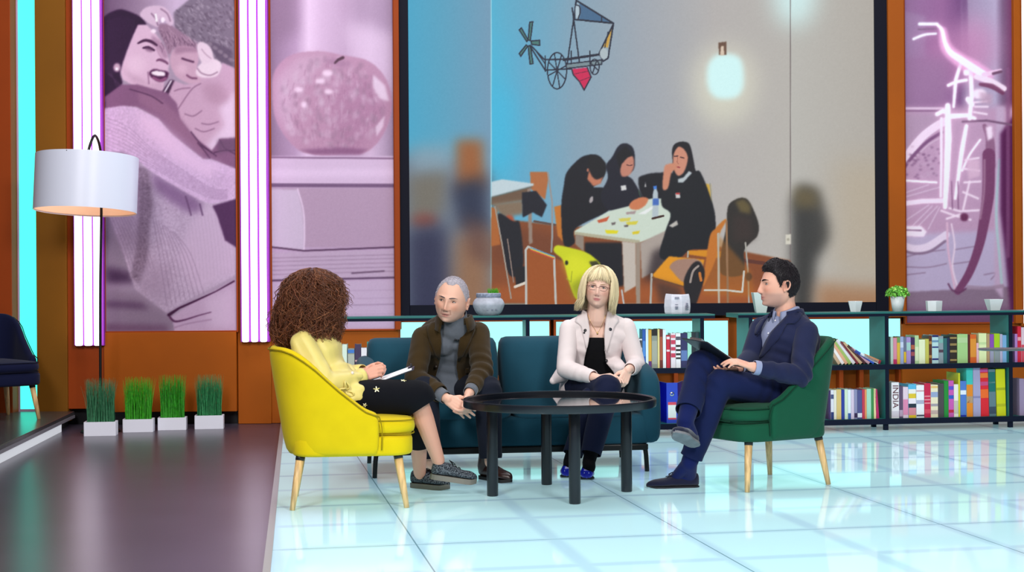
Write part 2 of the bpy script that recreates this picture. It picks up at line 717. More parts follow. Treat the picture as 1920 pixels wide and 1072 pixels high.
def make_chair(name, label, loc, rz, color, pipe, zb=0.255):
    t = thing(name, label, 'armchair', loc, rz)
    fab = mat('fabric_' + color, color, rough=0.85, sheen=0.06, bump=(240, 0.25, 0.002), vary=(7, 0.05))
    pip = mat('piping_' + pipe, pipe, rough=0.7)
    # U-shaped shell: plan path from the right arm round the back to the left arm
    xs = np.array([.155, .08, -.045, -.17, -.25, -.30, -.34])
    zs = np.array([.462, .49, .591, .705, .762, .785, .79])
    path = []
    hw, xb, rc = .285, -.305, .20
    for x in np.linspace(.15, xb + rc, 9):
        path.append((x, -hw, 0, -1))
    for a in np.linspace(0, 90, 8)[1:]:
        r = math.radians(a)
        path.append((xb + rc - rc * math.sin(r), -hw + rc - rc * math.cos(r), -math.sin(r), -math.cos(r)))
    path.append((xb, 0, -1, 0))
    path += [(x, -y, nx, -ny) for x, y, nx, ny in path[:-1][::-1]]
    rings, edge = [], []
    for x, y, nx, ny in path:
        lean = .028 + .062 * max(0, -nx)
        xx = x - .02
        zt = float(np.interp(-xx, -xs[0:], zs)) if False else float(np.interp(x + (-lean * max(0, -nx)) * .9, xs[::-1], zs[::-1]))
        th = .062
        ring = []
        H = zt - zb
        prof = [(0, .012), (0.0, .10 * 1), (0, .5 * H), (0, H - .035), (-.010, H - .012), (-.5 * th, H), (-th + .010, H - .012), (-th, H - .035), (-th, .5 * H), (-th - .005, .012), (-.5 * th, 0)]
        prof[1] = (0, .25 * H)
        for o, h in prof:
            k = lean * h / .545
            ring.append((x + nx * (o + k), y + ny * (o + k), zb + h))
        rings.append(ring)
        k = lean * (H - .02) / .545
        edge.append((x + nx * (-.002 + k), y + ny * (-.002 + k), zb + H - .018))
    b = MB().loft(rings)
    obj('backrest', b, fab, t, world=False, smooth=True, bevel=0, sub=1)
    b = MB().tube(edge, .0038, 8)
    f0 = [edge[0], (edge[0][0] + .012, edge[0][1] + .012, edge[0][2] - .06), (edge[0][0] + .010, edge[0][1] + .012, zb + .03)]
    b.tube(catmull(f0, 5), .0026, 8)
    f1 = [(x, -y, z) for x, y, z in f0]
    b.tube(catmull(f1, 5), .0026, 8)
    obj('piping', b, pip, t, world=False, smooth=True)
    b = cushion(MB(), .02, 0, zb, .352, .292, .272, .10, .02)
    obj('seat_base', b, fab, t, world=False, smooth=True)
    b = cushion(MB(), .035, 0, .353, .432, .290, .262, .11, .032, .022)
    c = obj('seat_cushion', b, fab, t, world=False, smooth=True)
    b = MB().tube([*rrect(.035, 0, .425, .286, .258, .10), rrect(.035, 0, .425, .286, .258, .10)[0]], .0032, 6)
    b.tube([*rrect(.035, 0, .358, .286, .258, .10), rrect(.035, 0, .358, .286, .258, .10)[0]], .0032, 6)
    obj('cushion_piping', b, pip, c, world=False, smooth=True)
    for sx, sy in ((1, 1), (1, -1), (-1, 1), (-1, -1)):
        x, y = sx * .235 + .005, sy * .205
        lg = obj('leg', leg_mesh(x, y, zb + .005, sx * .04, sy * .035, zb + .005), WOODL, t, world=False, smooth=True)
        b = MB().tube([(x, y, zb + .004), (x + sx * .003, y + sy * .0028, zb - .018)], .0225, 14)
        obj('leg_cap', b, mat('black_cap', '#0a0a0a', rough=.5), lg, world=False, smooth=True)
    return t


YC = (-.822, 7.45, 0)
make_chair('armchair', 'bright yellow upholstered armchair with pale wooden legs under the curly haired woman', YC, math.radians(6.2), '#d2b908', '#8f7a06')
GC = (1.325, 8.03, 0)
GROT = math.atan2(-.50, -.866)
make_chair('armchair', 'bottle green upholstered armchair with pale wooden legs under the man with the clipboard', GC, GROT, '#0d4c35', '#093222')
NV = FP(77, 786, 0.085)
make_chair('armchair', 'dark navy armchair on the raised stage, cut by the left picture edge', (NV.x - .385, NV.y + .06, 0.085), math.radians(-48), '#0a1030', '#060a20')

# ================================================================== sofa
SA = math.radians(8.0)
sofa = thing('sofa', 'teal two-seat sofa with slim black legs between the two armchairs', 'sofa', (0.0, 8.42, 0), SA)
TEAL = mat('teal_velvet', '#134152', rough=0.8, sheen=0.08, bump=(200, 0.15, 0.002), vary=(4, 0.08))
BLK = mat('black_metal', '#08080a', rough=0.4, metal=0.3)
HW = .80
b = MB().bx(-HW + .02, HW - .02, .0, .74, .125, .16)
obj('frame', b, BLK, sofa, world=False, bevel=.006)
b = cushion(MB(), 0, .37, .155, .33, HW, .37, .05, .03)
obj('seat_base', b, TEAL, sofa, world=False, smooth=True)
for sx in (-1, 1):
    b = cushion(MB(), sx * .335, .27, .31, .43, .333, .285, .06, .045, .02)
    obj('seat_cushion', b, TEAL, sofa, world=False, smooth=True)
    b = MB()
    rings = []
    for z, y, d, hx, e in ((.36, .60, .10, .37, 0), (.42, .61, .115, .385, 0), (.55, .635, .12, .392, 0), (.66, .66, .115, .392, 0), (.72, .672, .10, .386, 0), (.748, .68, .07, .372, 0), (.757, .682, .03, .345, 0)):
        rings.append(rrect(sx * .398, y, z, hx, d, min(.07, d * .8), 6))
    b.loft(rings)
    obj('back_cushion', b, TEAL, sofa, world=False, smooth=True)
    b = MB()
    rings = []
    for y, zt in ((-.01, .50), (.03, .565), (.12, .60), (.35, .63), (.55, .655), (.72, .66), (.745, .63)):
        r = []
        for k in range(16):
            a = 2 * PI * k / 16
            c_, s_ = math.cos(a), math.sin(a)
            q = abs(c_) ** .5 * (1 if c_ > 0 else -1)
            w = abs(s_) ** .5 * (1 if s_ > 0 else -1)
            r.append((sx * (HW + .0) + q * .065 * (1 if 0 < y < .74 else .8), y, (.16 + zt) / 2 + w * (zt - .16) / 2))
        rings.append(r)
    b.loft(rings)
    obj('armrest', b, TEAL, sofa, world=False, smooth=True, sub=1)
    for y in (.03, .72):
        b = MB()
        x = sx * (HW - .03)
        b.tube(catmull([(x - sx * .12, y, .14), (x - sx * .02, y, .135), (x, y, .118), (x + sx * .008, y, .0)], 4), .0135, 10)
        obj('leg', b, BLK, sofa, world=False, smooth=True)

# ================================================================== table
TC = (0.240, 7.68, 0)
table = thing('coffee_table', 'round black coffee table with raised rim and four round legs in front of the sofa', 'table', TC, math.radians(10))
GLB = mat('black_gloss_glass', '#04060a', rough=0.03, spec=0.6)
LACQ = mat('black_lacquer', '#10141c', rough=0.28, vary=(6, .2))
b = MB().lathe([(.0, .462), (.482, .462), (.482, .474), (.0, .474)], n=72, caps=True)
obj('tabletop', b, GLB, table, world=False)
b = MB().lathe([(.478, .453), (.494, .453), (.496, .458), (.496, .488), (.493, .493), (.481, .493), (.478, .488), (.478, .453)], n=128, caps=False)
obj('rim', b, LACQ, table, world=False, auto=30)
for k in range(4):
    a = PI / 2 * k
    x, y = .352 * math.cos(a), .352 * math.sin(a)
    b = MB().lathe([(.028, .462), (.029, .30), (.029, .003), (.026, 0)], (x, y, 0), 20)
    obj('leg', b, LACQ, table, world=False, smooth=True, bevel=.002)

# small side table cut by the right edge
q = P(1835, 654, 8.9)
side = thing('side_table', 'thin dark table edge cut by the right picture edge in front of the books', 'table', (q.x + .45, 8.9, 0))
b = MB().loft([rrect(q.x + .45, 8.9, z, .45 - e, .085 - e, .08, 8) for z, e in ((q.z - .010, .006), (q.z - .004, 0), (q.z + .002, 0), (q.z + .004, .004))])
obj('tabletop', b, mat('grey_top', '#55585a', rough=.3), side, auto=40)
b = MB()
for y in (8.86, 8.94):
    b.tube([(q.x + .80, y, q.z - .01), (q.x + .82, y, 0)], .012, 10)
b.tube([(q.x + .80, 8.86, q.z - .02), (q.x + .80, 8.94, q.z - .02)], .008, 8)
obj('trestle', b, BLK, side, smooth=True)

# ================================================================== floor lamp with drum shade
LY = 11.35
lamp = thing('floor_lamp', 'floor lamp with large white drum shade hanging before the mother picture', 'lamp', (P(188, 700, LY).x, LY, -.031))
R_ = 94 / F * (LY - .25)
sc_ = P(162, 345, LY - .25)
hh = 104 / F * (LY - .25) / 2
Rm = np.array(Matrix.Rotation(math.radians(1.7), 3, 'Y') @ Matrix.Rotation(math.radians(-3.6), 3, 'X'))
SHADE = mat('white_shade', '#dfe2f2', rough=.35, spec=.4)
b = MB().lathe([(R_, -hh), (R_, hh), (R_ - .004, hh), (R_ - .004, -hh)], n=64, caps=False)
b.f += [[i * 64 + j, i * 64 + (j + 1) % 64, ((i + 1) % 4) * 64 + (j + 1) % 64, ((i + 1) % 4) * 64 + j] for i in (3,) for j in range(64)]
Ms = Matrix(Rm.tolist()).to_4x4()
Ms.translation = sc_
sh = obj('lamp_shade', b.xform(Ms), SHADE, lamp, auto=40)
b = MB().lathe([(R_ - .006, -hh + .01), (R_ - .006, hh - .01), (R_ - .010, hh - .01), (R_ - .010, -hh + .01)], n=64, caps=False)
obj('shade_lining', b.xform(Ms), mat('lamplit_lining', '#f2cdb0', rough=.6, emit='#ffc9a0', emit_s=.25), sh, smooth=True)  # bulb light on the lining put in as warm colour and glow
b = MB().ellipsoid((0, 0, .02), (.05, .05, .065))
b.tube([(0, 0, .07), (0, 0, hh)], .018, 10)
obj('bulb', b.xform(Ms), mat('bulb_glow', '#ffffff', emit='#ffd2a0', emit_s=6), sh, smooth=True)
b = MB()
for k in range(3):
    a = 2 * PI * k / 3 + .4
    b.tube([(0, 0, hh - .01), (R_ * math.cos(a), R_ * math.sin(a), hh - .01)], .004, 6)
obj('spider', b.xform(Ms), BLK, sh, smooth=True)
b = MB()
pl = [P(188, 700, LY), P(188, 560, LY), P(190, 400, LY), P(189, 300, LY), P(186, 270, LY - .05), P(178, 254, LY - .15), P(170, 268, LY - .23), P(164, 290, LY - .25)]
pl[0].z = -.02
b.tube(catmull(pl, 6), .010, 10)
obj('pole', b, BLK, lamp, smooth=True)
b = MB().lathe([(.0, .03), (.02, .03), (.14, .018), (.15, .0)], (P(188, 700, LY).x, LY, -.031), 32)
obj('base', b, BLK, lamp, smooth=True)

# ================================================================== grass planters
PLW = mat('white_planter', '#e6e6f2', rough=.4, bump=(80, .05, .001))


def grass_mesh(w, d, h, n, bend, rng):
    b = MB()
    for k in range(n):
        x, y = rng.uniform(-w, w), rng.uniform(-d, d)
        a = rng.uniform(0, 2 * PI)
        hh_ = h * rng.uniform(.72, 1.04)
        s = bend * rng.normal()
        s2 = bend * rng.normal() * .6
        wd = rng.uniform(.0016, .003)
        dx, dy = math.cos(a) * wd, math.sin(a) * wd
        pts = []
        for t in (0, .35, .7, 1):
            px_, py_ = x + s * t * t, y + s2 * t * t
            ww = 1 - t * .85
            pts.append(((px_ - dx * ww, py_ - dy * ww, hh_ * t), (px_ + dx * ww, py_ + dy * ww, hh_ * t)))
        v = [q for p in pts for q in p]
        g = rng.uniform(.65, 1.15)
        b.add(v, [(0, 1, 3, 2), (2, 3, 5, 4), (4, 5, 7, 6)])
    return b


def planter(px0, px1, ybot, ytop_box, ytop_grass, gcol, label, rz):
    c = FP((px0 + px1) / 2, ybot, -.031)
    k = c.y / F
    w = (px1 - px0) * k * .92
    h = (ybot - ytop_box) * k
    d = w * .55
    t = thing('grass_planter', label, 'plant', (c.x, c.y + d / 2, -.031), rz, 'white grass planters on the floor')
    b = MB()
    o, i_ = (w / 2, d / 2), (w / 2 - .012, d / 2 - .012)
    rings = [rrect(0, 0, z, x, y, .006, 2) for z, (x, y) in ((0, o), (h, o), (h, i_), (h - .02, i_))]
    b.loft(rings)
    obj('box', b, PLW, t, world=False)
    rng = np.random.default_rng(int(px0))
    hg = (ytop_box - ytop_grass) * k
    g = grass_mesh(w / 2 - .02, d / 2 - .015, hg + .02, 620, .018, rng).xform(Matrix.Translation((0, 0, h - .02)))
    m = mat('grass_' + gcol, gcol, rough=.55, vary=(60, .35))
    tag(obj('grass', g, m, t, world=False, smooth=True), kind='stuff')
    return t


planter(153, 217, 817, 791, 712, '#357a52', 'white box of bluish green artificial grass, nearest the stage step', math.radians(7))
planter(226, 287, 810, 786, 709, '#37a516', 'white box of bright green artificial grass, second from the stage step', math.radians(7))
planter(292, 349, 806, 783, 705, '#2f9a1c', 'white box of bright green artificial grass, third from the stage step', math.radians(7))
planter(361, 419, 804, 779, 704, '#2e8a52', 'white box of bluish green artificial grass, farthest right below the mother picture', math.radians(7))
# ================================================================== bookcases
SHELF = mat('dark_teal_laminate', '#1a6c68', rough=.4, vary=(5, .08))
SHELFD = mat('shelf_edge', '#0c1428', rough=.75)


class Case:
    def __init__(s, name, label, px_ref, Y_ref, ang):
        s.ang = math.radians(ang)
        s.ux = Vector((math.cos(s.ang), math.sin(s.ang), 0))
        s.O = Vector(((px_ref - CX - 1.2) / F * Y_ref, Y_ref, 0))
        s.t = thing(name, label, 'bookcase', s.O, s.ang)

    def s_of(s, px, back=0.0):
        """local x of photo column px on the line `back` behind the front"""
        k = (px - CX - 1.2) / F
        o = s.O + Vector((-math.sin(s.ang), math.cos(s.ang), 0)) * back
        return (k * o.y - o.x) / (s.ux.x - k * s.ux.y)

    def scale(s, lx):
        return (s.O.y + s.ux.y * lx) / F


ZS = [(.045, .083), (.440, .474), (.822, .852)]


def build_case(c, x0, x1, posts, over0, over1, feet):
    D = .30
    for i, (z0, z1) in enumerate(ZS):
        a, b_ = (x0 - over0, x1 + over1) if i == 2 else (x0, x1)
        m = MB().bx(a, b_, -.004 if i == 2 else 0, D, z0, z1)
        sh = obj('top_board' if i == 2 else 'shelf', m, SHELF, c.t, world=False, bevel=.003)
        m = MB().bx(a + .002, b_ - .002, -.010 if i == 2 else -.006, -.0045 if i == 2 else -.0005, z0 - .001, z1 - (.012 if i == 2 else -.001))
        obj('edge_band', m, SHELFD, sh, world=False)
    for p in posts:
        m = MB().bx(p - .014, p + .014, .002, D - .002, ZS[0][1], ZS[1][0])
        m.bx(p - .014, p + .014, .002, D - .002, ZS[1][1], ZS[2][0])
        u = obj('upright', m, SHELF, c.t, world=False)
        m = MB().bx(p - .013, p + .013, -.006, .0015, ZS[0][1], ZS[1][0])
        m.bx(p - .013, p + .013, -.006, .0015, ZS[1][1], ZS[2][0])
        obj('edge_band', m, SHELFD, u, world=False)
    for p in feet:
        for y in (.03, D - .04):
            m = MB().bx(p - .015, p + .015, y - .015, y + .015, 0, ZS[0][0])
            obj('foot', m, SHELFD, c.t, world=False)


LB = Case('bookcase', 'long low dark teal bookcase behind the sofa', 1317, 10.5, 4.0)
RB = Case('bookcase', 'low dark teal bookcase full of books behind the green armchair at right', 1663, 10.75, 8.0)
build_case(LB, LB.s_of(600), LB.s_of(1317) + .012, [LB.s_of(607), LB.s_of(990), LB.s_of(1317)], .01, .08, [LB.s_of(640), LB.s_of(990), LB.s_of(1310)])
build_case(RB, RB.s_of(1402), RB.s_of(2120), [RB.s_of(1408), RB.s_of(1663), RB.s_of(1895), RB.s_of(2115)], .07, .0, [RB.s_of(1410), RB.s_of(1663), RB.s_of(1897), RB.s_of(2110)])

PAGE = mat('page_paper', '#e8dfc8', rough=.8)


def book(c, lx, z, w, h, d, cover, label, group, bands=(), text=None, lean=0.0, inset=.035):
    """bands = (from, to, colour) of spine height; text = word up the spine"""
    t = thing('book', label, 'book', (0, 0, 0), 0, group)
    M = (Matrix.Translation(c.O) @ Matrix.Rotation(c.ang, 4, 'Z') @ Matrix.Translation((lx, inset, z)) @ Matrix.Rotation(lean, 4, 'Y'))
    t.matrix_basis = M
    cm = mat('cover_' + cover, cover, rough=.45)
    b = MB()
    e = min(.0022, w * .15)
    b.bx(-w / 2, w / 2, 0, e, 0, h)
    b.bx(-w / 2, -w / 2 + e, e, d, 0, h)
    b.bx(w / 2 - e, w / 2, e, d, 0, h)
    obj('cover', b, cm, t, world=False)
    b = MB().bx(-w / 2 + e, w / 2 - e, e, d - .004, .003, h - .004)
    obj('page_block', b, PAGE, t, world=False)
    for i, (a, q, col) in enumerate(bands):
        b = MB().bx(-w / 2 + .0008, w / 2 - .0008, -.0009, .0002, a * h, q * h)
        obj('spine_band', b, mat('cover_' + col, col, rough=.45), t, world=False)
    if text:
        word, size, col, z0 = text
        cu = bpy.data.curves.new('title', 'FONT')
        cu.body = word
        cu.size = size
        cu.align_x = 'LEFT'
        cu.align_y = 'CENTER'
        cu.extrude = .0003
        o = bpy.data.objects.new('title_tmp', cu)
        COL.objects.link(o)
        dg = bpy.context.evaluated_depsgraph_get()
        me = bpy.data.meshes.new_from_object(o.evaluated_get(dg))
        bpy.data.objects.remove(o)
        me.transform(Matrix.Translation((0, -.0014, z0 * h)) @ Matrix.Rotation(PI / 2, 4, 'X') @ Matrix.Rotation(-PI / 2, 4, 'Z'))
        me.materials.clear()
        link('spine_title', me, mat('ink_' + col, col, rough=.5), t, world=False, smooth=False)
    return t


ORD = ['first', 'second', 'third', 'fourth', 'fifth', 'sixth', 'seventh', 'eighth', 'ninth', 'tenth', 'eleventh', 'twelfth', 'thirteenth',
       'fourteenth', 'fifteenth', 'sixteenth', 'seventeenth', 'eighteenth', 'nineteenth', 'twentieth', 'twenty-first', 'twenty-second',
       'twenty-third', 'twenty-fourth', 'twenty-fifth', 'twenty-sixth']


def row(c, z, ybot, items, where, group, depth=.15):
    """items: (px left, px right, py top, colour, words, bands, text)"""
    for i, it in enumerate(items):
        a, b_, yt, col, words = it[:5]
        bands = it[5] if len(it) > 5 else ()
        text = it[6] if len(it) > 6 else None
        lean = it[7] if len(it) > 7 else 0.0
        ins = .035
        xa, xb = c.s_of(a, ins), c.s_of(b_, ins)
        w = (xb - xa) * .97
        lx = (xa + xb) / 2
        k = c.scale(lx) * (1 + ins / 10.6)
        h = (ybot - yt) * k
        book(c, lx, z + .0005 + abs(math.sin(lean)) * w / 2, w, h, depth * (.85 + .3 * ((i * 37) % 10) / 10), col,
             '%s book, %s from the left %s' % (words, ORD[i], where), group, bands, text, lean, ins)


row(RB, ZS[1][1], 683, [
    (1670, 1675, 632, '#b9cfc0', 'thin pale grey'), (1675.2, 1682, 634, '#d98aa0', 'pink', ((.0, .18, '#c02860'),)),
    (1682.2, 1688, 633, '#d8b23a', 'yellow', ((.8, 1, '#6a9a5a'),)), (1688.2, 1694.5, 632, '#9aa6cc', 'pale blue', ((.6, .8, '#c9d3e8'),)),
    (1694.7, 1699.5, 633, '#6a7088', 'grey', ((.05, .45, '#d9b020'),)), (1699.7, 1708, 633, '#a58ac4', 'lilac', ((.5, .8, '#9fc8c0'),)),
    (1708.2, 1715.5, 634, '#3a2050', 'dark purple', ((.55, .72, '#b05a40'), (.3, .45, '#a04a50'))), (1715.7, 1723, 630, '#b4d29a', 'pale green', ((.1, .6, '#d6e2b8'),)),
    (1723.2, 1735, 638, '#e6ecc4', 'wide cream'), (1735.2, 1742, 637, '#c6bf58', 'olive yellow'), (1742.2, 1747.5, 631, '#5a2a16', 'dark brown', ((.2, .3, '#b08040'), (.7, .8, '#b08040'))),
    (1747.7, 1760, 630, '#b8d8d8', 'white and navy banded', ((.93, 1, '#1a1a60'), (.55, .6, '#1a2070'), (.12, .18, '#1a2070'), (.75, .82, '#6a90b0'))),
    (1760.2, 1769, 632, '#8a98a0', 'grey and dark red', ((.4, .5, '#503848'), (.75, .9, '#7ab0a8'))), (1769.2, 1776, 636, '#2c6668', 'dark teal'),
    (1776.2, 1781, 635, '#1e2448', 'thin navy'), (1781.2, 1794.5, 630, '#2a2018', 'thick black', ((.08, .14, '#a08850'), (.38, .46, '#a08850'), (.62, .7, '#907848'), (.86, .92, '#a08850'))),
    (1795, 1815, 629, '#a6cf86', 'thick pale green', ((.7, .88, '#b6d49a'),)), (1815.2, 1819, 630, '#571c16', 'thin maroon'),
    (1819.2, 1831, 630, '#d8601c', 'orange', ((.2, .85, '#e09030'),)), (1831.2, 1835.5, 646, '#e4b4c0', 'short pink and white'),
    (1835.7, 1850, 628, '#e2ecb2', 'thick pale cream', ((.62, .7, '#c8dca0'),)), (1850.2, 1856, 629, '#b4946a', 'tan'),
    (1856.2, 1864, 630, '#8a4ab0', 'purple', ((.0, .5, '#9a9ab0'),)), (1864.2, 1875, 629, '#a8cc18', 'lime green', ((.0, .42, '#8a9498'),)),
    (1875.2, 1880, 630, '#b8b0cc', 'pale lilac'), (1880.2, 1888, 632, '#7fb0dc', 'sky blue')],
    'on the right upper shelf', 'books on the upper shelf at right')
row(RB, ZS[0][1], 785, [
    (1671, 1685.5, 718, '#f0ecf0', 'white INDIA titled', ((.03, .2, '#d8d0dc'),), ('INDIA', .062, '#5a1428', .93)),
    (1685.7, 1692.5, 725, '#5e4a68', 'dull purple', ((.05, .25, '#b8a0b8'),)), (1692.7, 1702.5, 727, '#e6d0e0', 'pale pink', ((.1, .6, '#e08ab0'),)),
    (1702.7, 1717.5, 722, '#59b8e2', 'blue, yellow and pink patterned', ((.0, .08, '#e2c020'), (.08, .3, '#d88a96'), (.3, .42, '#203040'), (.42, .58, '#f0e8f0'), (.58, .72, '#e2c430'), (.72, .85, '#f0eee8'))),
    (1717.7, 1732.5, 724, '#f2f2f6', 'plain white', ((.04, .09, '#484858'), (.42, .54, '#b0b4cc'), (.8, .84, '#d0a0a8'))),
    (1732.7, 1744.5, 721, '#cc1848', 'crimson', ((.12, .24, '#e04a60'), (.4, .44, '#e88a9a'), (.5, .54, '#e88a9a'), (.6, .64, '#e88a9a'))),
    (1744.7, 1758.5, 724, '#f0e6c4', 'cream patterned', ((.1, .22, '#c8b0a8'), (.34, .42, '#a8a0a8'), (.62, .78, '#98a8cc'), (.9, .96, '#e8c070'))),
    (1758.7, 1769.5, 722, '#4a4448', 'dark grey'), (1769.7, 1778, 717, '#1f8c34', 'green'),
    (1778.2, 1788, 717, '#cc5ab4', 'magenta', ((.12, .2, '#c01840'), (.5, .6, '#2a5ac0'), (.75, .85, '#5a4ac8'))), (1788.2, 1796.5, 724, '#f0ece0', 'ivory', ((.1, .5, '#c8c4b4'),)),
    (1796.7, 1800, 703, '#d2d21c', 'thin yellow'), (1800.2, 1811.5, 718, '#4f7ccc', 'blue with white band', ((.0, .05, '#2030a0'), (.62, .74, '#e8f0fa'))),
    (1811.7, 1824, 694, '#3cc4b8', 'tall turquoise and orange', ((.0, .66, '#e88a1c'), (.28, .42, '#f2e2c0'))),
    (1824.2, 1838.5, 694, '#a8a4c8', 'tall lilac grey', ((.38, .42, '#8888b4'),)),
    (1838.7, 1854, 695, '#dd1c2c', 'tall red', ((.38, .56, '#f06a20'), (.64, .72, '#c8487c'), (.8, .9, '#f08030'), (.92, .98, '#c04890')), None, -.02),
    (1854.5, 1867.5, 697, '#5f7c86', 'tall grey and teal', ((.52, .94, '#0f6a66'), (.7, .73, '#88c0b8'), (.05, .2, '#38485c')), None, -.02),
    (1868.5, 1886, 697, '#d2d60c', 'thick tall yellow', ((.55, .6, '#a8b010'), (.2, .26, '#b8bc10')), None, -.02)],
    'on the right lower shelf', 'books on the lower shelf at right', .19)
row(RB, ZS[1][1], 683, [(1903, 1908, 630, '#b480c4', 'lilac'), (1908.2, 1915, 616, '#d21c3a', 'tall red', ((.6, .7, '#e8a0a8'),)), (1915.2, 1923, 618, '#e0c4d0', 'tall pale pink', ((.0, .5, '#d0485c'),))],
    'beyond the last upright at the right', 'books at the right picture edge')
row(RB, ZS[0][1], 785, [(1911, 1920, 716, '#9a88a8', 'dull lilac')], 'on the lower shelf at the right edge', 'books at the right picture edge')
row(RB, ZS[0][1], 787, [
    (1553, 1557, 733, '#3a2458', 'navy purple'), (1557.2, 1563, 732, '#dcdce6', 'white', ((.0, .25, '#203070'), (.7, .85, '#404a78'))), (1563.2, 1568, 732, '#e6e2d0', 'cream'), (1568.2, 1577, 731, '#d8bc74', 'pale tan'),
    (1577.2, 1583, 732, '#24389a', 'blue'), (1583.2, 1589, 731, '#cde2c8', 'mint'), (1589.2, 1595, 732, '#dfe9f0', 'white', ((.0, .2, '#3058a0'),)), (1595.2, 1601, 732, '#d4c4da', 'pale lilac'),
    (1601.2, 1607, 732, '#8a8cb0', 'grey blue', ((.05, .2, '#301848'),)), (1607.2, 1616, 733, '#4c4e86', 'dark blue grey', ((.05, .2, '#e0e4ee'),)), (1616.2, 1621, 732, '#c23450', 'thin red'),
    (1621.2, 1624.5, 732, '#e89a60', 'thin orange'), (1624.7, 1633, 731, '#a2d8c0', 'pale mint'), (1633.2, 1638, 731, '#3a8a48', 'green'), (1638.2, 1642, 731, '#efe0a8', 'pale yellow'),
    (1642.4, 1648, 732, '#b81a60', 'tilted crimson', (), None, -.07)],
    'low beside the green armchair', 'books on the lower shelf beside the green armchair')
# leaning books: (bottom px, lean deg, thickness px, length px, colour, words)
lean_rows = [(1577, 33, 6, 50, '#c8a888', 'pale tan'), (1584, 33, 6, 52, '#efe6e4', 'white and pink'), (1590.5, 34, 6, 53, '#e0a884', 'peach'), (1597.5, 35, 6.5, 56, '#9fb860', 'olive green'),
             (1605, 37, 6.5, 56, '#dcd8dc', 'pale grey'), (1611, 39, 5, 53, '#7a2030', 'dark red'), (1618, 41, 6, 52, '#c8a880', 'sandy brown'), (1625, 45, 5.5, 48, '#4a1c26', 'dark maroon'),
             (1633, 51, 6, 46, '#c49aa8', 'dusty pink'), (1642, 58, 6, 44, '#2c58c0', 'blue'), (1650, 63, 5, 40, '#e6eef6', 'white')]
for i, (px, dg_, th, ln, col, words) in enumerate(lean_rows):
    lx = RB.s_of(px, .035)
    k = RB.scale(lx)
    a = math.radians(dg_)
    book(RB, lx - th * k / 2 / math.cos(a) * math.cos(a), ZS[1][1] + .001 + th * k / 2 * math.sin(a), th * k * .96, ln * k, .15, col,
         '%s book leaning to the left, %s of the slanted row' % (words, ORD[i]), 'slanted books beside the green armchair', (), None, -a)
lx = RB.s_of(1651, .035)
k = RB.scale(lx)
book(RB, lx, ZS[1][1] + .001 + 7 * k / 2, 7 * k, 34 * k, .15, '#c88a5c', 'orange brown book lying flattest at the right end of the slanted row', 'slanted books beside the green armchair',
     ((.0, .12, '#a01830'),), None, -math.radians(67))

row(LB, ZS[1][1], 690, [
    (1186, 1195, 617, '#18121c', 'black and pink', ((.78, .98, '#e0708c'), (.0, .38, '#d8a0b0'))), (1195.4, 1204.5, 635, '#dde2e6', 'short white and red', ((.35, .6, '#d04858'), (.7, .95, '#384048'))),
    (1205, 1211, 617, '#2058b0', 'blue', ((.3, .7, '#4888d0'),)), (1211.2, 1216, 617, '#d8eef2', 'thin white'), (1216.2, 1222, 618, '#d8a838', 'yellow', ((.0, .18, '#5a2878'),)),
    (1222.2, 1233, 617, '#8c9488', 'grey', ((.83, 1, '#101010'), (.1, .7, '#a4a898'))), (1233.4, 1237, 617, '#e2d48c', 'thin pale yellow'), (1237.2, 1243, 617, '#6a2018', 'dark red', ((.2, .8, '#a85030'),)),
    (1243.2, 1249, 618, '#ecf2f6', 'plain white'), (1249.8, 1256.5, 629, '#cc1838', 'short red', ((.5, .56, '#f0d0d8'), (.88, .96, '#f0e0e4'))),
    (1258, 1267, 625, '#ece6ee', 'white with red pattern', ((.3, .42, '#c83858'), (.5, .6, '#c83858'), (.68, .8, '#c83858'), (.86, .95, '#d86878'))),
    (1267.4, 1276.5, 625, '#f0f0f4', 'white with black title', ((.25, .3, '#181818'), (.36, .42, '#181818'), (.48, .54, '#181818'), (.6, .66, '#181818'), (.8, .9, '#505060'))),
    (1277, 1289, 625, '#26285c', 'navy', ((.2, .5, '#5a78b0'),)), (1289.3, 1297, 624, '#9cdcc8', 'mint green'), (1297.3, 1304, 624, '#12222c', 'black'), (1304.2, 1311, 624, '#1d3a44', 'dark teal')],
    'beside the blonde woman', 'books beside the blonde woman')
row(LB, ZS[1][1], 691, [
    (616, 621.5, 645, '#b84a40', 'brick red'), (622, 628, 646, '#1c2a60', 'navy'), (628.3, 637, 646, '#e8dada', 'white and red', ((.0, .85, '#d86a60'),)), (637.6, 641.7, 641, '#26308a', 'thin blue'), (642, 651, 640, '#dcecdc', 'white'),
    (652, 665, 648, '#8f9484', 'grey', ((.8, .95, '#3a78c8'), (.2, .75, '#b0b4a8'))), (665.5, 677, 640, '#3c2c50', 'dark purple', ((.36, .42, '#c8a0a0'),)),
    (677.4, 688, 647, '#ece6ec', 'white with red foot', ((.0, .6, '#d87070'),)), (688.4, 696.5, 636, '#1f9084', 'teal'), (697, 703, 638, '#b88aa0', 'dusty pink')],
    'behind the curly haired woman', 'books behind the curly haired woman')


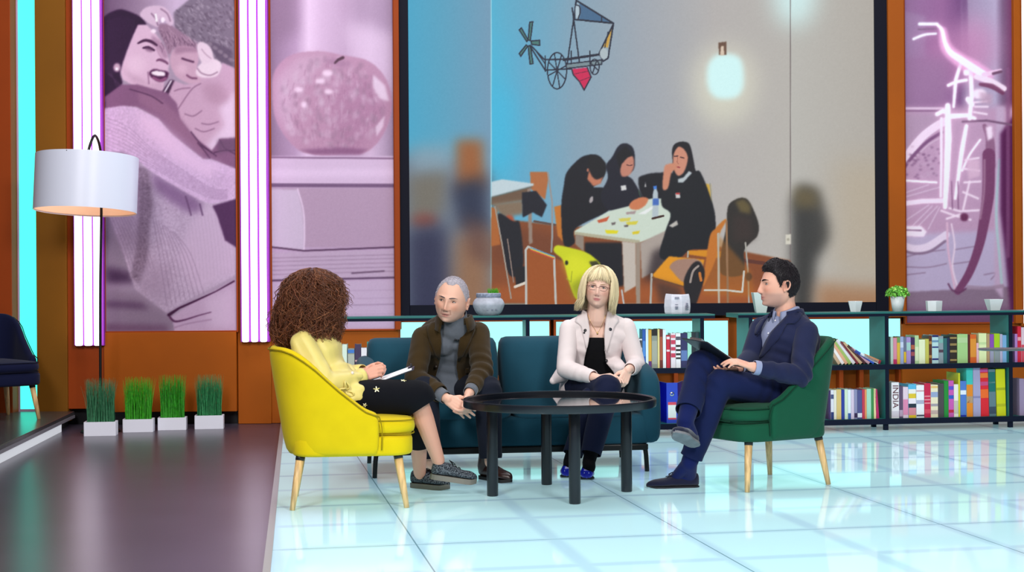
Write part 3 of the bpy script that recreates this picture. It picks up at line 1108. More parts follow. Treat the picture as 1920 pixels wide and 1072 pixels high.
# blue lever arch files: spine to the front, covers splayed backwards
def binder(px0, px1, ytop, label, turn, angs):
    lx = (LB.s_of(px0, .05) + LB.s_of(px1, .05)) / 2
    k = LB.scale(lx)
    w = (px1 - px0) * k
    h = (790 - ytop) * k
    t = thing('ring_binder', label, 'binder', (0, 0, 0), 0, 'blue ring binders')
    t.matrix_basis = Matrix.Translation(LB.O) @ Matrix.Rotation(LB.ang, 4, 'Z') @ Matrix.Translation((lx, .05, ZS[0][1] + .001)) @ Matrix.Rotation(turn, 4, 'Z')
    blue = mat('binder_blue', '#0d1fb8', rough=.35)
    b = MB().bx(-w / 2, w / 2, 0, .003, 0, h)
    obj('spine', b, mat('binder_spine_blue', '#2247c8', rough=.35), t, world=False)
    for s in (-1, 1):
        a = math.radians(angs[(s + 1) // 2])
        b = MB().box((s * (w / 2 + math.sin(a) * .11), math.cos(a) * .11, h / 2), (.003, .22, h), Matrix.Rotation(-s * a, 3, 'Z'))
        obj('cover', b, blue, t, world=False)
    b = MB().lathe([(.008, 0), (.016, 0), (.016, .002), (.008, .002)], n=24, caps=False)
    b.xform(Matrix.Translation((0, 0, h * .72)) @ Matrix.Rotation(PI / 2, 4, 'X'))
    obj('finger_ring', b, mat('chrome', '#c8c8c8', rough=.2, metal=1), t, world=False, smooth=True)
    b = MB().bx(-w * .38, w * .38, -.001, 0, h * .09, h * .52)
    s_ = obj('spine_label', b, mat('label_white', '#eef4f0', rough=.6), t, world=False)
    b = MB().bx(-w * .38, w * .38, -.0016, -.001, h * .45, h * .52)
    b.bx(-w * .38, w * .38, -.0016, -.001, h * .09, h * .13)
    obj('label_stripe', b, mat('label_red', '#e04a5e', rough=.6), s_, world=False)
    return t


binder(1249.5, 1270, 714, 'blue ring binder with white label on the lower shelf beside the crossed legs', 0, (8, 20))
binder(1199, 1219, 713, 'blue ring binder half hidden by the sofa arm on the lower shelf', .0, (14, 22))

# ================================================================== pots on top of the bookcases
ZT = ZS[2][1]
CEM = mat('grey_cement', '#b4b8c4', rough=.85, bump=(40, .5, .006), vary=(18, .16))
WPOT = mat('white_pot', '#e9eef0', rough=.4)


def on_case(c, px, back=.15):
    lx = c.s_of(px, back)
    return c.O + c.ux * lx + Vector((-math.sin(c.ang), math.cos(c.ang), 0)) * back + Vector((0, 0, ZT))


p = on_case(LB, 917)
k = p.y / F
j = thing('stone_jar', 'squat grey stone jar with a green tuft behind the man in brown', 'jar', p)
prof = [tuple(q) for q in catmull([(17 * k, 0), (24 * k, 6 * k), (29 * k, 17 * k), (29.5 * k, 23 * k), (26 * k, 30 * k), (22 * k, 33 * k)], 5)]
b = MB().lathe([(.0, 0)] + prof + [(22.5 * k, 42 * k), (20 * k, 42 * k), (19 * k, 35 * k), (0, 34 * k)], n=48)
o = obj('body', b, CEM, j, world=False, smooth=True)
b = MB()
for q in (-2, 7, 15):
    b.box((q * k, -27.0 * k + abs(q - 2) * .25 * k, 11 * k), (3.6 * k, .004, 2.8 * k), Matrix.Rotation(.03 * q, 3, 'Z'))
obj('stamp', b, mat('stamp_grey', '#7e8494', rough=.8), o, world=False)
b = MB().lathe([(22.6 * k, 34 * k), (23.3 * k, 34.5 * k), (23.3 * k, 41 * k), (22.6 * k, 41.5 * k)], n=32, caps=False)
obj('collar', b, mat('grey_collar', '#8b94a8', rough=.85, vary=(60, .3)), j, world=False, smooth=True)
g = grass_mesh(.035, .03, .055, 160, .012, np.random.default_rng(5)).xform(Matrix.Translation((9 * k, 0, 37 * k)))
tag(obj('foliage', g, mat('tuft_green', '#4aa81e', rough=.6), j, world=False), kind='stuff')

p = on_case(LB, 1271)
k = p.y / F
j = thing('paper_pot', 'white faceted paper-wrapped pot with grey print between the blonde woman and the seated man', 'pot', p, .3)
b = MB()
rings = []
for z, r in ((0, 24.5), (3, 26), (14, 27), (27, 26), (34, 24.5), (37, 23.5), (37, 21), (20, 21)):
    rings.append([(r * k * math.cos(2 * PI * q / 8), r * k * math.sin(2 * PI * q / 8) * .8, z * k + (0 if z < 36 else .004 * math.sin(5 * q))) for q in range(8)])
b.loft(rings)
o = obj('body', b, mat('printed_paper', '#dcdce6', rough=.7, vary=(30, .06)), j, world=False, bevel=.002)
b = MB()
nf = Vector((math.cos(-PI / 8 - PI / 2 + .0), math.sin(-PI / 8 - PI / 2), 0))
for (u_, z_, w_, h_) in ((-6, 30, 10, 3.5), (-9, 14, 7, .8), (-9, 12, 7, .8), (-9, 10, 7, .8), (-9, 18, 7, .8)):
    b.box((-8 * k + u_ * .3 * k, -22.0 * k * .95, z_ * k), (w_ * k * .8, .008, h_ * k), Matrix.Rotation(-PI / 8, 3, 'Z'))
for (z_, w_, h_) in ((16, 4, 9), (15, 9, 1), (12, 9, 1), (9, 9, 1)):
    b.box((10.5 * k, -20.6 * k, z_ * k), (w_ * k * .8, .008, h_ * k), Matrix.Rotation(PI / 8, 3, 'Z'))
obj('print', b, mat('print_grey', '#8e90a0', rough=.7), o, world=False)


def faceted(px, w_top, w_bot, h, n, label, rot=.2, c=RB, col=WPOT):
    p = on_case(c, px)
    k = p.y / F
    t = thing('plant_pot', label, 'pot', p, rot, 'small pots on the right bookcase')
    rings = []
    for z, r in ((0, w_bot / 2), (h, w_top / 2), (h, w_top / 2 - 1.5), (h - 4, w_top / 2 - 2.5)):
        rings.append([(r * k * math.cos(2 * PI * q / n), r * k * math.sin(2 * PI * q / n), z * k) for q in range(n)])
    obj('pot', MB().loft(rings), col, t, world=False, bevel=.0015)
    b = MB().lathe([(0, (h - 4) * k), ((w_top / 2 - 2.7) * k, (h - 4) * k), ((w_top / 2 - 2.7) * k, (h - 2.5) * k), (0, (h - 2.2) * k)], n=n)
    obj('soil', b, mat('soil', '#3a2c20', rough=.9), t, world=False)
    return t, k


faceted(1427, 44, 26, 38, 4, 'pale flared pot half hidden behind the face of the seated man', PI / 4, col=mat('mint_white', '#cfdcd8', rough=.4))
faceted(1604.5, 30, 20, 20, 6, 'small white flared hexagonal pot left of the leafy plant', .35)
faceted(1752, 32, 29, 19, 6, 'small white straight-sided faceted pot right of the leafy plant', .5)
faceted(1864, 38, 24, 21, 4, 'small white flared pot farthest right on the bookcase', PI / 4 + .08)
p = on_case(RB, 1684)
k = p.y / F
t = thing('potted_plant', 'white conical pot with a bushy green plant at the screen corner', 'plant', p)
b = MB().lathe([(9.5 * k, 0), (13.5 * k, 28 * k), (12.5 * k, 28 * k), (11.5 * k, 24 * k)], n=28)
obj('pot', b, WPOT, t, world=False, smooth=True, bevel=0)
b = MB()
rng = np.random.default_rng(3)
cols = []
for q in range(240):
    d = rng.normal(size=3)
    d /= np.linalg.norm(d)
    d[2] = abs(d[2]) * .8 - .1
    r = (17 + 5 * rng.random()) * k
    c0 = np.array([d[0] * r * 1.05, d[1] * r, 31 * k + d[2] * r * 1.1])
    nrm = d + rng.normal(size=3) * .45
    nrm /= np.linalg.norm(nrm)
    a = np.cross(nrm, rng.normal(size=3))
    a /= np.linalg.norm(a)
    e = np.cross(nrm, a)
    s = rng.uniform(2.6, 4.4) * k
    v = [c0 - a * s, c0 - e * s * .6 + nrm * s * .2, c0 + a * s, c0 + e * s * .6 + nrm * s * .2, c0 + nrm * s * .35]
    g = rng.random()
    b.add(v, [(0, 1, 4), (1, 2, 4), (2, 3, 4), (3, 0, 4)], lin('#5fb52a') * (.6 + .7 * g) + (lin('#e6f0a8') * .35 if g > .7 else 0))
tag(obj('foliage', b, mat('leaf_green', vcol='col', rough=.5), t, world=False), kind='stuff')
b = MB()
for q in range(14):
    a = q * 2.4
    b.tube([(0, 0, 22 * k), (math.cos(a) * 6 * k, math.sin(a) * 6 * k, 32 * k), (math.cos(a) * 14 * k, math.sin(a) * 14 * k, 40 * k)], .003, 5)
obj('stems', b, mat('stem_green', '#4a7a28', rough=.6), t, world=False, smooth=True)
# ================================================================== printed pictures and the screen image
class Canvas:
    def __init__(s, x0, y0, x1, y1, scale, col):
        s.x0, s.y0, s.k = x0, y0, scale
        s.W, s.H = int((x1 - x0) * scale) + 1, int((y1 - y0) * scale) + 1
        s.a = np.empty((s.H, s.W, 3))
        s.a[:] = np.array(col, float)
        s.map = lambda x, y: (x, y)

    def blur1(s, m, sg):
        if sg < .3:
            return m
        r = int(sg * 2.6 + 1)
        g = np.exp(-.5 * (np.arange(-r, r + 1) / sg) ** 2)
        g /= g.sum()
        out = np.zeros_like(m)
        p = np.pad(m, ((r, r), (0, 0)), mode='edge')
        for i, w in enumerate(g):
            out += w * p[i:i + m.shape[0]]
        p = np.pad(out, ((0, 0), (r, r)), mode='edge')
        out = np.zeros_like(m)
        for i, w in enumerate(g):
            out += w * p[:, i:i + m.shape[1]]
        return out

    def pts(s, pts, smooth=False, closed=True):
        q = [s.map(*p) for p in pts]
        if smooth:
            q = catmull(q, 6, closed)
        q = np.array(q, float)
        return (q - (s.x0, s.y0)) * s.k

    def window(s, q, pad):
        a = np.maximum(np.floor(q.min(0) - pad), 0).astype(int)
        b = np.minimum(np.ceil(q.max(0) + pad) + 1, (s.W, s.H)).astype(int)
        if (b <= a).any():
            return None
        yy, xx = np.mgrid[a[1]:b[1], a[0]:b[0]]
        return a, b, xx + .0, yy + .0

    def put(s, a, b, m, col):
        v = s.a[a[1]:b[1], a[0]:b[0]]
        v += m[..., None] * (np.array(col, float) - v)

    def poly(s, pts, col, blur=.7, alpha=1.0, smooth=False, tex=0, tsc=2.0):
        q = s.pts(pts, smooth)
        sg = blur * s.k
        w = s.window(q, sg * 3 + 2)
        if w is None:
            return s
        a, b, xx, yy = w
        ins = np.zeros(xx.shape, bool)
        n = len(q)
        for i in range(n):
            (x1, y1), (x2, y2) = q[i], q[(i + 1) % n]
            if y1 == y2:
                continue
            c = (y1 > yy) != (y2 > yy)
            ins ^= c & (xx < (x2 - x1) * (yy - y1) / (y2 - y1) + x1)
        m = s.blur1(ins.astype(float), sg) * alpha
        if tex:
            r = s.blur1(RNG.normal(size=m.shape), tsc * s.k)
            r /= r.std() + 1e-9
            c = np.array(col, float) + (r * tex)[..., None]
            v = s.a[a[1]:b[1], a[0]:b[0]]
            v += m[..., None] * (c - v)
        else:
            s.put(a, b, m, col)
        return s

    def ell(s, cx, cy, rx, ry, col, blur=.7, alpha=1.0, rot=0.0):
        c, n = math.cos(rot), math.sin(rot)
        return s.poly([(cx + rx * math.cos(t) * c - ry * math.sin(t) * n, cy + rx * math.cos(t) * n + ry * math.sin(t) * c)
                       for t in np.linspace(0, 2 * PI, 28)[:-1]], col, blur, alpha)

    def line(s, pts, wd, col, blur=.5, alpha=1.0, smooth=False):
        q = s.pts(pts, smooth, False)
        wd = [wd] * len(pts) if np.isscalar(wd) else wd
        wd = np.interp(np.linspace(0, 1, len(q)), np.linspace(0, 1, len(wd)), wd) * s.k / 2
        bl = max(blur * s.k, .6)
        w = s.window(q, max(wd) + bl * 2 + 1)
        if w is None:
            return s
        a, b, xx, yy = w
        best = np.full(xx.shape, -1e9)
        for i in range(len(q) - 1):
            d = q[i + 1] - q[i]
            t = np.clip(((xx - q[i][0]) * d[0] + (yy - q[i][1]) * d[1]) / (d @ d + 1e-9), 0, 1)
            dist = np.hypot(xx - q[i][0] - t * d[0], yy - q[i][1] - t * d[1])
            best = np.maximum(best, wd[i] + t * (wd[i + 1] - wd[i]) - dist)
        m = np.clip(best / bl + .5, 0, 1)
        m = m * m * (3 - 2 * m) * alpha
        s.put(a, b, m, col)
        return s

    def grad(s, x0, y0, x1, y1, stops, axis=0):
        q = (np.array([[x0, y0], [x1, y1]]) - (s.x0, s.y0)) * s.k
        a = np.maximum(np.round(q[0]), 0).astype(int)
        b = np.minimum(np.round(q[1]), (s.W, s.H)).astype(int)
        n = (b - a)[axis]
        t = np.linspace(0, 1, n)
        c = np.stack([np.interp(t, [p for p, _ in stops], [k[d] for _, k in stops]) for d in range(3)], 1)
        s.a[a[1]:b[1], a[0]:b[0]] = c[None] if axis == 0 else c[:, None]
        return s

    def noise(s, amt, sc=1.0):
        r = s.blur1(RNG.normal(size=(s.H, s.W)), sc * s.k)
        s.a += (r / r.std() * amt)[..., None]
        return s

    def soften(s, sg):
        for d in range(3):
            s.a[..., d] = s.blur1(s.a[..., d].copy(), sg * s.k)
        return s

    def sample(s, px, py):
        x = np.clip((px - s.x0) * s.k, 0, s.W - 1.001)
        y = np.clip((py - s.y0) * s.k, 0, s.H - 1.001)
        xi, yi = x.astype(int), y.astype(int)
        fx, fy = (x - xi)[..., None], (y - yi)[..., None]
        a = s.a
        return ((a[yi, xi] * (1 - fx) + a[yi, xi + 1] * fx) * (1 - fy) + (a[yi + 1, xi] * (1 - fx) + a[yi + 1, xi + 1] * fx) * fy)


def print_mesh(name, cv, px, Y, m, parent, ztop=None, step=1.4, gain=1.0):
    """flat sheet on the wall with the picture in its vertex colours"""
    X0, X1, Z0, Z1 = rect(*px, Y)
    if ztop is not None:
        Z1 = ztop
    st = step * Y / F
    nx, nz = int((X1 - X0) / st) + 2, int((Z1 - Z0) / st) + 2
    xs, zs = np.linspace(X0, X1, nx), np.linspace(Z0, Z1, nz)
    gx, gz = np.meshgrid(xs, zs)
    co = np.stack([gx.ravel(), np.full(gx.size, Y), gz.ravel()], 1)
    i = np.arange(nx * nz).reshape(nz, nx)
    f = np.stack([i[:-1, :-1].ravel(), i[:-1, 1:].ravel(), i[1:, 1:].ravel(), i[1:, :-1].ravel()], 1)
    me = bpy.data.meshes.new(name)
    me.vertices.add(len(co))
    me.vertices.foreach_set('co', co.ravel())
    me.loops.add(f.size)
    me.loops.foreach_set('vertex_index', f.ravel().astype(np.int32))
    me.polygons.add(len(f))
    me.polygons.foreach_set('loop_start', np.arange(0, f.size, 4, dtype=np.int32))
    me.update()
    u, v = proj(co)
    c = lin(np.clip(cv.sample(u, v), 0, 255)) * gain
    set_vcol(me, np.clip(c, 0, 1))
    return link(name, me, m, parent, True, False)


# ---------------------------------------------------------------- mother and child
def paint_mother():
    c = Canvas(190, -160, 448, 626, 1.0, (176, 150, 180))
    A = lambda x, y: (190 + x / 5.104, y / 5.104)
    B = lambda x, y: (190 + x / 4.873, 200 + y / 4.873)
    D = lambda x, y: (190 + x / 4.66, 410 + y / 4.66)
    c.grad(190, -160, 448, 60, [(0, (120, 88, 124)), (.3, (168, 136, 170)), (.55, (206, 176, 212)), (1, (176, 156, 182))])
    c.map = D
    c.poly([(0, -200), (320, -200), (320, 500), (0, 500)], (158, 136, 162), 8)
    c.poly([(40, 420), (260, 470), (300, 560), (40, 570)], (96, 62, 104), 7)
    c.poly([(40, 600), (330, 650), (700, 900), (700, 1000), (40, 1000)], (150, 124, 152), 7)
    c.poly([(40, 720), (350, 735), (420, 790), (40, 770)], (112, 76, 116), 5)
    c.poly([(40, 920), (560, 930), (600, 985), (40, 985)], (128, 88, 124), 5)
    c.map = A
    c.poly([(690, 120), (800, 30), (900, -60), (1290, -60), (1290, 660), (1180, 610), (1080, 560), (1050, 440), (930, 390), (860, 400), (760, 330), (700, 260)], (140, 120, 146), 1.5)
    rng = np.random.default_rng(11)
    for k in range(330):
        x, y = rng.uniform(700, 1270), rng.uniform(-40, 640)
        if y > 330 + (x - 760) * .62 or y < (900 - x) * .45:
            continue
        d = rng.random()
        col = (106, 84, 112) if d < .5 else (176, 158, 180)
        a = rng.uniform(-.4, 1.2)
        r = rng.uniform(14, 30)
        c.line([(x, y), (x + r * math.cos(a), y + r * math.sin(a) + 12)], rng.uniform(1.2, 2.6), col, 1, .6)
    c.poly([(1010, 390), (1090, 410), (1250, 480), (1260, 640), (1130, 590), (1060, 500)], (112, 90, 120), 1.6, .8)
    for k in range(5):
        c.ell(1040 + k * 50, 420 + k * 38, 26, 18, (150, 128, 152), 1, .9, .6)
    # hair, face
    c.poly([(0, 260), (40, 150), (160, 92), (250, 105), (380, 165), (430, 240), (360, 250), (300, 360), (250, 480), (210, 600), (180, 700), (200, 800), (130, 900), (60, 1010), (0, 1010)], (72, 38, 82), 1.2, smooth=True)
    for k in range(16):
        x = 60 + k * 17
        c.line([(x, 150 + abs(k - 8) * 6), (x - 30, 420), (x * .7 - 10, 700)], 1.0, (98, 60, 108), .9, .5, True)
    c.poly([(350, 238), (430, 236), (510, 310), (570, 390), (620, 480), (645, 560), (652, 610), (640, 660), (650, 720), (600, 790), (590, 880), (450, 850), (300, 815), (205, 760), (185, 690), (208, 600), (250, 480), (300, 350)], (222, 178, 210), 1.0)
    c.poly([(480, 330), (560, 390), (620, 480), (640, 560), (600, 560), (540, 470), (480, 420)], (176, 128, 164), 2.2, .8)
    c.poly([(200, 640), (300, 780), (450, 830), (590, 880), (590, 780), (450, 800), (330, 720)], (196, 150, 184), 4, .6)
    c.ell(330, 620, 90, 90, (234, 194, 222), 6, .7)
    c.line([(350, 415), (410, 388), (470, 395), (530, 432)], [3, 5.5, 6, 4], (98, 52, 96), .8, 1, True)
    c.line([(400, 458), (450, 455), (505, 480)], [3, 6, 4], (92, 46, 92), .9, 1, True)
    c.ell(455, 475, 42, 18, (140, 92, 132), 1.5, .7, .3)
    c.line([(530, 470), (560, 530), (600, 575), (640, 600)], 3, (196, 146, 182), 1.5, .8, True)
    c.line([(530, 580), (560, 572), (610, 590), (635, 612)], [3, 5, 5, 3], (140, 84, 128), 1, 1, True)
    c.poly([(455, 700), (500, 660), (560, 670), (640, 690), (625, 760), (560, 785), (490, 750)], (104, 46, 98), 1, smooth=True)
    c.poly([(478, 695), (520, 678), (600, 690), (608, 722), (560, 728), (500, 716)], (240, 222, 236), .8, smooth=True)
    c.line([(445, 690), (452, 760), (455, 800)], 2.5, (160, 108, 150), 1.2, .8, True)
    c.line([(500, 745), (560, 770), (615, 750)], 5, (166, 92, 142), 1, .9, True)
    c.ell(150, 645, 34, 42, (206, 164, 192), 1.5)
    c.ell(148, 660, 15, 13, (244, 236, 248), .8)
    for k in range(6):
        c.line([(100 - k * 9, 700), (140 + k * 12, 820), (190 + k * 14, 900 - k * 8)], 1.4, (90, 56, 98), .8, .8, True)
    # mother's hand on the child's hair
    c.poly([(540, 250), (640, 230), (740, 290), (880, 395), (930, 440), (800, 470), (700, 450), (650, 520), (610, 430)], (166, 124, 156), 1.3, smooth=True)
    for k in range(60):
        x, y = rng.uniform(550, 900), rng.uniform(250, 440)
        if y < 180 + (x - 500) * .5:
            y += 90
        c.line([(x, y), (x + 22, y + 34), (x + 24, y + 60)], 1.3, ((200, 158, 186), (112, 74, 110))[k % 2], .8, .7, True)
    c.poly([(370, 140), (430, 70), (560, 55), (640, 100), (690, 210), (655, 245), (600, 190), (560, 175), (545, 255), (500, 245), (430, 205)], (216, 180, 210), 1, smooth=True)
    c.line([(570, 85), (630, 130), (660, 200)], 3, (156, 112, 150), 1, .8, True)
    c.line([(480, 130), (520, 180), (540, 240)], 3, (150, 108, 146), 1, .8, True)
    c.ell(588, 190, 20, 26, (246, 226, 244), .8)
    c.ell(500, 298, 26, 20, (240, 216, 236), .9)
    c.line([(520, 140), (530, 200)], 4, (240, 232, 240), .8)
    # child
    c.poly([(655, 580), (690, 470), (760, 440), (880, 450), (925, 500), (930, 580), (915, 660), (970, 760), (930, 810), (840, 800), (740, 750), (690, 690)], (208, 160, 190), 1.2, smooth=True)
    c.poly([(700, 450), (790, 440), (920, 460), (925, 500), (800, 500), (700, 520)], (170, 122, 156), 2.5, .8)
    c.line([(775, 560), (820, 575), (880, 592)], 4, (120, 70, 112), .9, 1, True)
    c.line([(820, 720), (860, 745), (910, 750)], 4, (146, 88, 130), .9, 1, True)
    c.ell(770, 660, 50, 45, (226, 180, 208), 4, .7)
    c.poly([(590, 900), (690, 770), (800, 810), (950, 790), (960, 700), (1130, 690), (1160, 600), (1290, 660), (1290, 1600), (1090, 1500), (980, 1440), (880, 1300), (760, 1180), (690, 1060)], (206, 160, 194), 1)
    c.poly([(1130, 1040), (1290, 860), (1290, 1500), (1060, 1440), (1000, 1400), (1180, 1200)], (226, 194, 226), 5, .9)
    c.poly([(960, 800), (1150, 800), (1230, 950), (1100, 1010), (1000, 950)], (186, 138, 170), 6, .7)
    for q in (((950, 800), (860, 860), (730, 1050)), ((960, 1180), (1030, 1190), (1120, 1165)), ((900, 1230), (980, 1260), (1080, 1230)), ((800, 1090), (880, 1110), (960, 1060)), ((700, 870), (760, 850), (850, 840))):
        c.line(q, 2.5, (156, 108, 146), 1.2, .8, True)
    c.poly([(905, 680), (960, 600), (1080, 565), (1150, 620), (1110, 720), (1010, 745), (930, 730)], (232, 204, 224), 1, smooth=True)
    c.line([(920, 655), (960, 700), (1040, 720), (1110, 690)], 3, (170, 126, 160), 1, .8, True)
    c.poly([(915, 440), (960, 400), (1040, 450), (1072, 540), (1062, 590), (980, 610), (940, 560)], (228, 198, 220), 1, smooth=True)
    c.line([(960, 470), (1000, 520), (1050, 560)], 2, (180, 138, 170), 1, .8, True)
    c.poly([(578, 880), (660, 760), (700, 770), (640, 910), (600, 910)], (90, 50, 92), 1)
    c.line([(600, 890), (668, 775)], 3, (222, 206, 226), .6)
    # scarf
    c.map = B
    c.poly([(30, -90), (180, -200), (330, -205), (450, -170), (600, -130), (690, -30), (720, 110), (800, 215), (880, 300), (1010, 400), (1090, 290), (1250, 285), (1250, 580), (1000, 480), (930, 480), (840, 410), (640, 250), (520, 110), (320, 0), (40, 20)], (150, 98, 142), 1.2)
    c.poly([(330, -150), (560, -60), (700, 80), (840, 260), (960, 420), (900, 430), (700, 260), (560, 90), (350, -40)], (166, 112, 152), 3, .8)
    for q in (((260, -160), (450, -100), (560, -30)), ((820, 230), (900, 330), (1010, 420)), ((1030, 420), (1120, 400), (1230, 400)), ((1080, 300), (1130, 380), (1240, 440)), ((880, 330), (940, 400), (990, 470)), ((900, 350), (980, 400), (1050, 450))):
        c.line(q, 2.5, (104, 60, 104), 1, .8, True)
    c.poly([(1060, 300), (1250, 285), (1250, 400), (1060, 420)], (122, 84, 122), 3, .7)
    # jumper
    body = [(20, 380), (330, 470), (1230, 800), (1240, 1250), (1230, 1540), (860, 1730), (590, 1880), (310, 1670), (190, 1330), (30, 900)]
    c.poly(body, (192, 164, 196), 1.2, tex=6, tsc=.7)
    c.poly([(900, 900), (1230, 900), (1240, 1500), (860, 1700), (700, 1400), (800, 1100)], (206, 174, 208), 8, .9)
    c.poly([(440, 590), (600, 680), (870, 830), (920, 900), (900, 960), (780, 960), (620, 860), (500, 760)], (142, 100, 152), 6, .85)
    c.poly([(330, 540), (440, 580), (470, 900), (440, 1100), (420, 1420), (350, 1620), (260, 1560), (320, 1300), (340, 900)], (146, 118, 146), 3, .9, tex=9, tsc=.8)
    rg = (128, 98, 132)
    c.poly([(60, 0), (330, 470), (330, 1300), (200, 1330), (60, 900)], (150, 122, 154), 14, .55)
    c.poly([(430, 1400), (640, 1500), (600, 1860), (320, 1680)], (158, 128, 160), 12, .5)
    for k in range(9):
        x = 110 + k * 30
        c.line([(60 + k * 26, 980), (x + 60, 1260), (x + 130, 1480)], 1.0, rg, .7, .45, True)
    for k in range(9):
        x = 470 + k * 26
        c.line([(x, 1000 + k * 20), (x + 60 + k * 10, 1350), (x + 130 + k * 16, 1820 - k * 14)], 1.0, rg, .7, .55, True)
    for k in range(14):
        x = 780 + k * 32
        c.line([(x, 980), (x + 40, 1300), (x + 60, 1600 - k * 8)], .9, (176, 142, 176), .8, .4, True)
    c.line([(900, 890), (915, 950), (925, 990)], 3, (110, 70, 120), 1, .8)
    c.line([(770, 820), (800, 920), (820, 990)], 3, (118, 78, 126), 1, .8, True)
    c.poly([(30, 15), (200, -10), (320, 5), (520, 110), (640, 250), (840, 410), (930, 480), (1000, 478), (1240, 570), (1240, 840), (1000, 888), (900, 855), (600, 682), (440, 582), (330, 485), (190, 410), (30, 415)], (212, 172, 216), 1.1, tex=6, tsc=.7)
    c.poly([(300, 20), (520, 120), (840, 420), (930, 490), (1100, 530), (1000, 650), (700, 500), (400, 220)], (230, 186, 228), 7, .85)
    for k in range(9):
        o = k * 34
        c.line([(45, 100 + o), (250, 190 + o), (480, 400 + o * .6), (760, 590 + o * .5), (1000, 740 + o * .35), (1150, 760 + o * .3)], 1.1, (158, 120, 164), .8, .55, True)
    for k in range(30):
        c.line([(1000 + k * 7, 560 + k * 3), (1010 + k * 6, 760), (960 + k * 7, 870)], .7, (184, 146, 188), .7, .3, True)
    c.poly([(1015, 905), (1240, 840), (1240, 1290), (1130, 1220), (1060, 1000)], (104, 58, 110), 1.2)
    # trousers
    c.map = D
    c.poly([(1170, 528), (1250, 600), (1250, 1000), (640, 1000), (625, 900), (600, 865), (820, 722)], (194, 158, 194), 1)
    c.poly([(900, 700), (1160, 600), (1170, 950), (950, 960)], (210, 176, 210), 8, .8)
    c.line([(590, 840), (680, 780), (820, 718), (1000, 635), (1160, 545)], [6, 4, 3.5, 2, 3], (88, 36, 84), .8, 1)
    c.line([(600, 860), (640, 895), (720, 885), (850, 845), (960, 815)], [4, 4, 3, 2, 1.5], (110, 56, 104), .8, 1, True)
    c.line([(640, 950), (760, 915), (960, 880)], 2, (160, 116, 156), 1.5, .7, True)
    c.map = lambda x, y: (x, y)
    c.a = (c.a - 168) * 1.25 + 166
    g = c.a.mean(2, keepdims=True)
    c.a = g + (c.a - g) * .72
    return c.soften(.8).noise(1.6, .6)


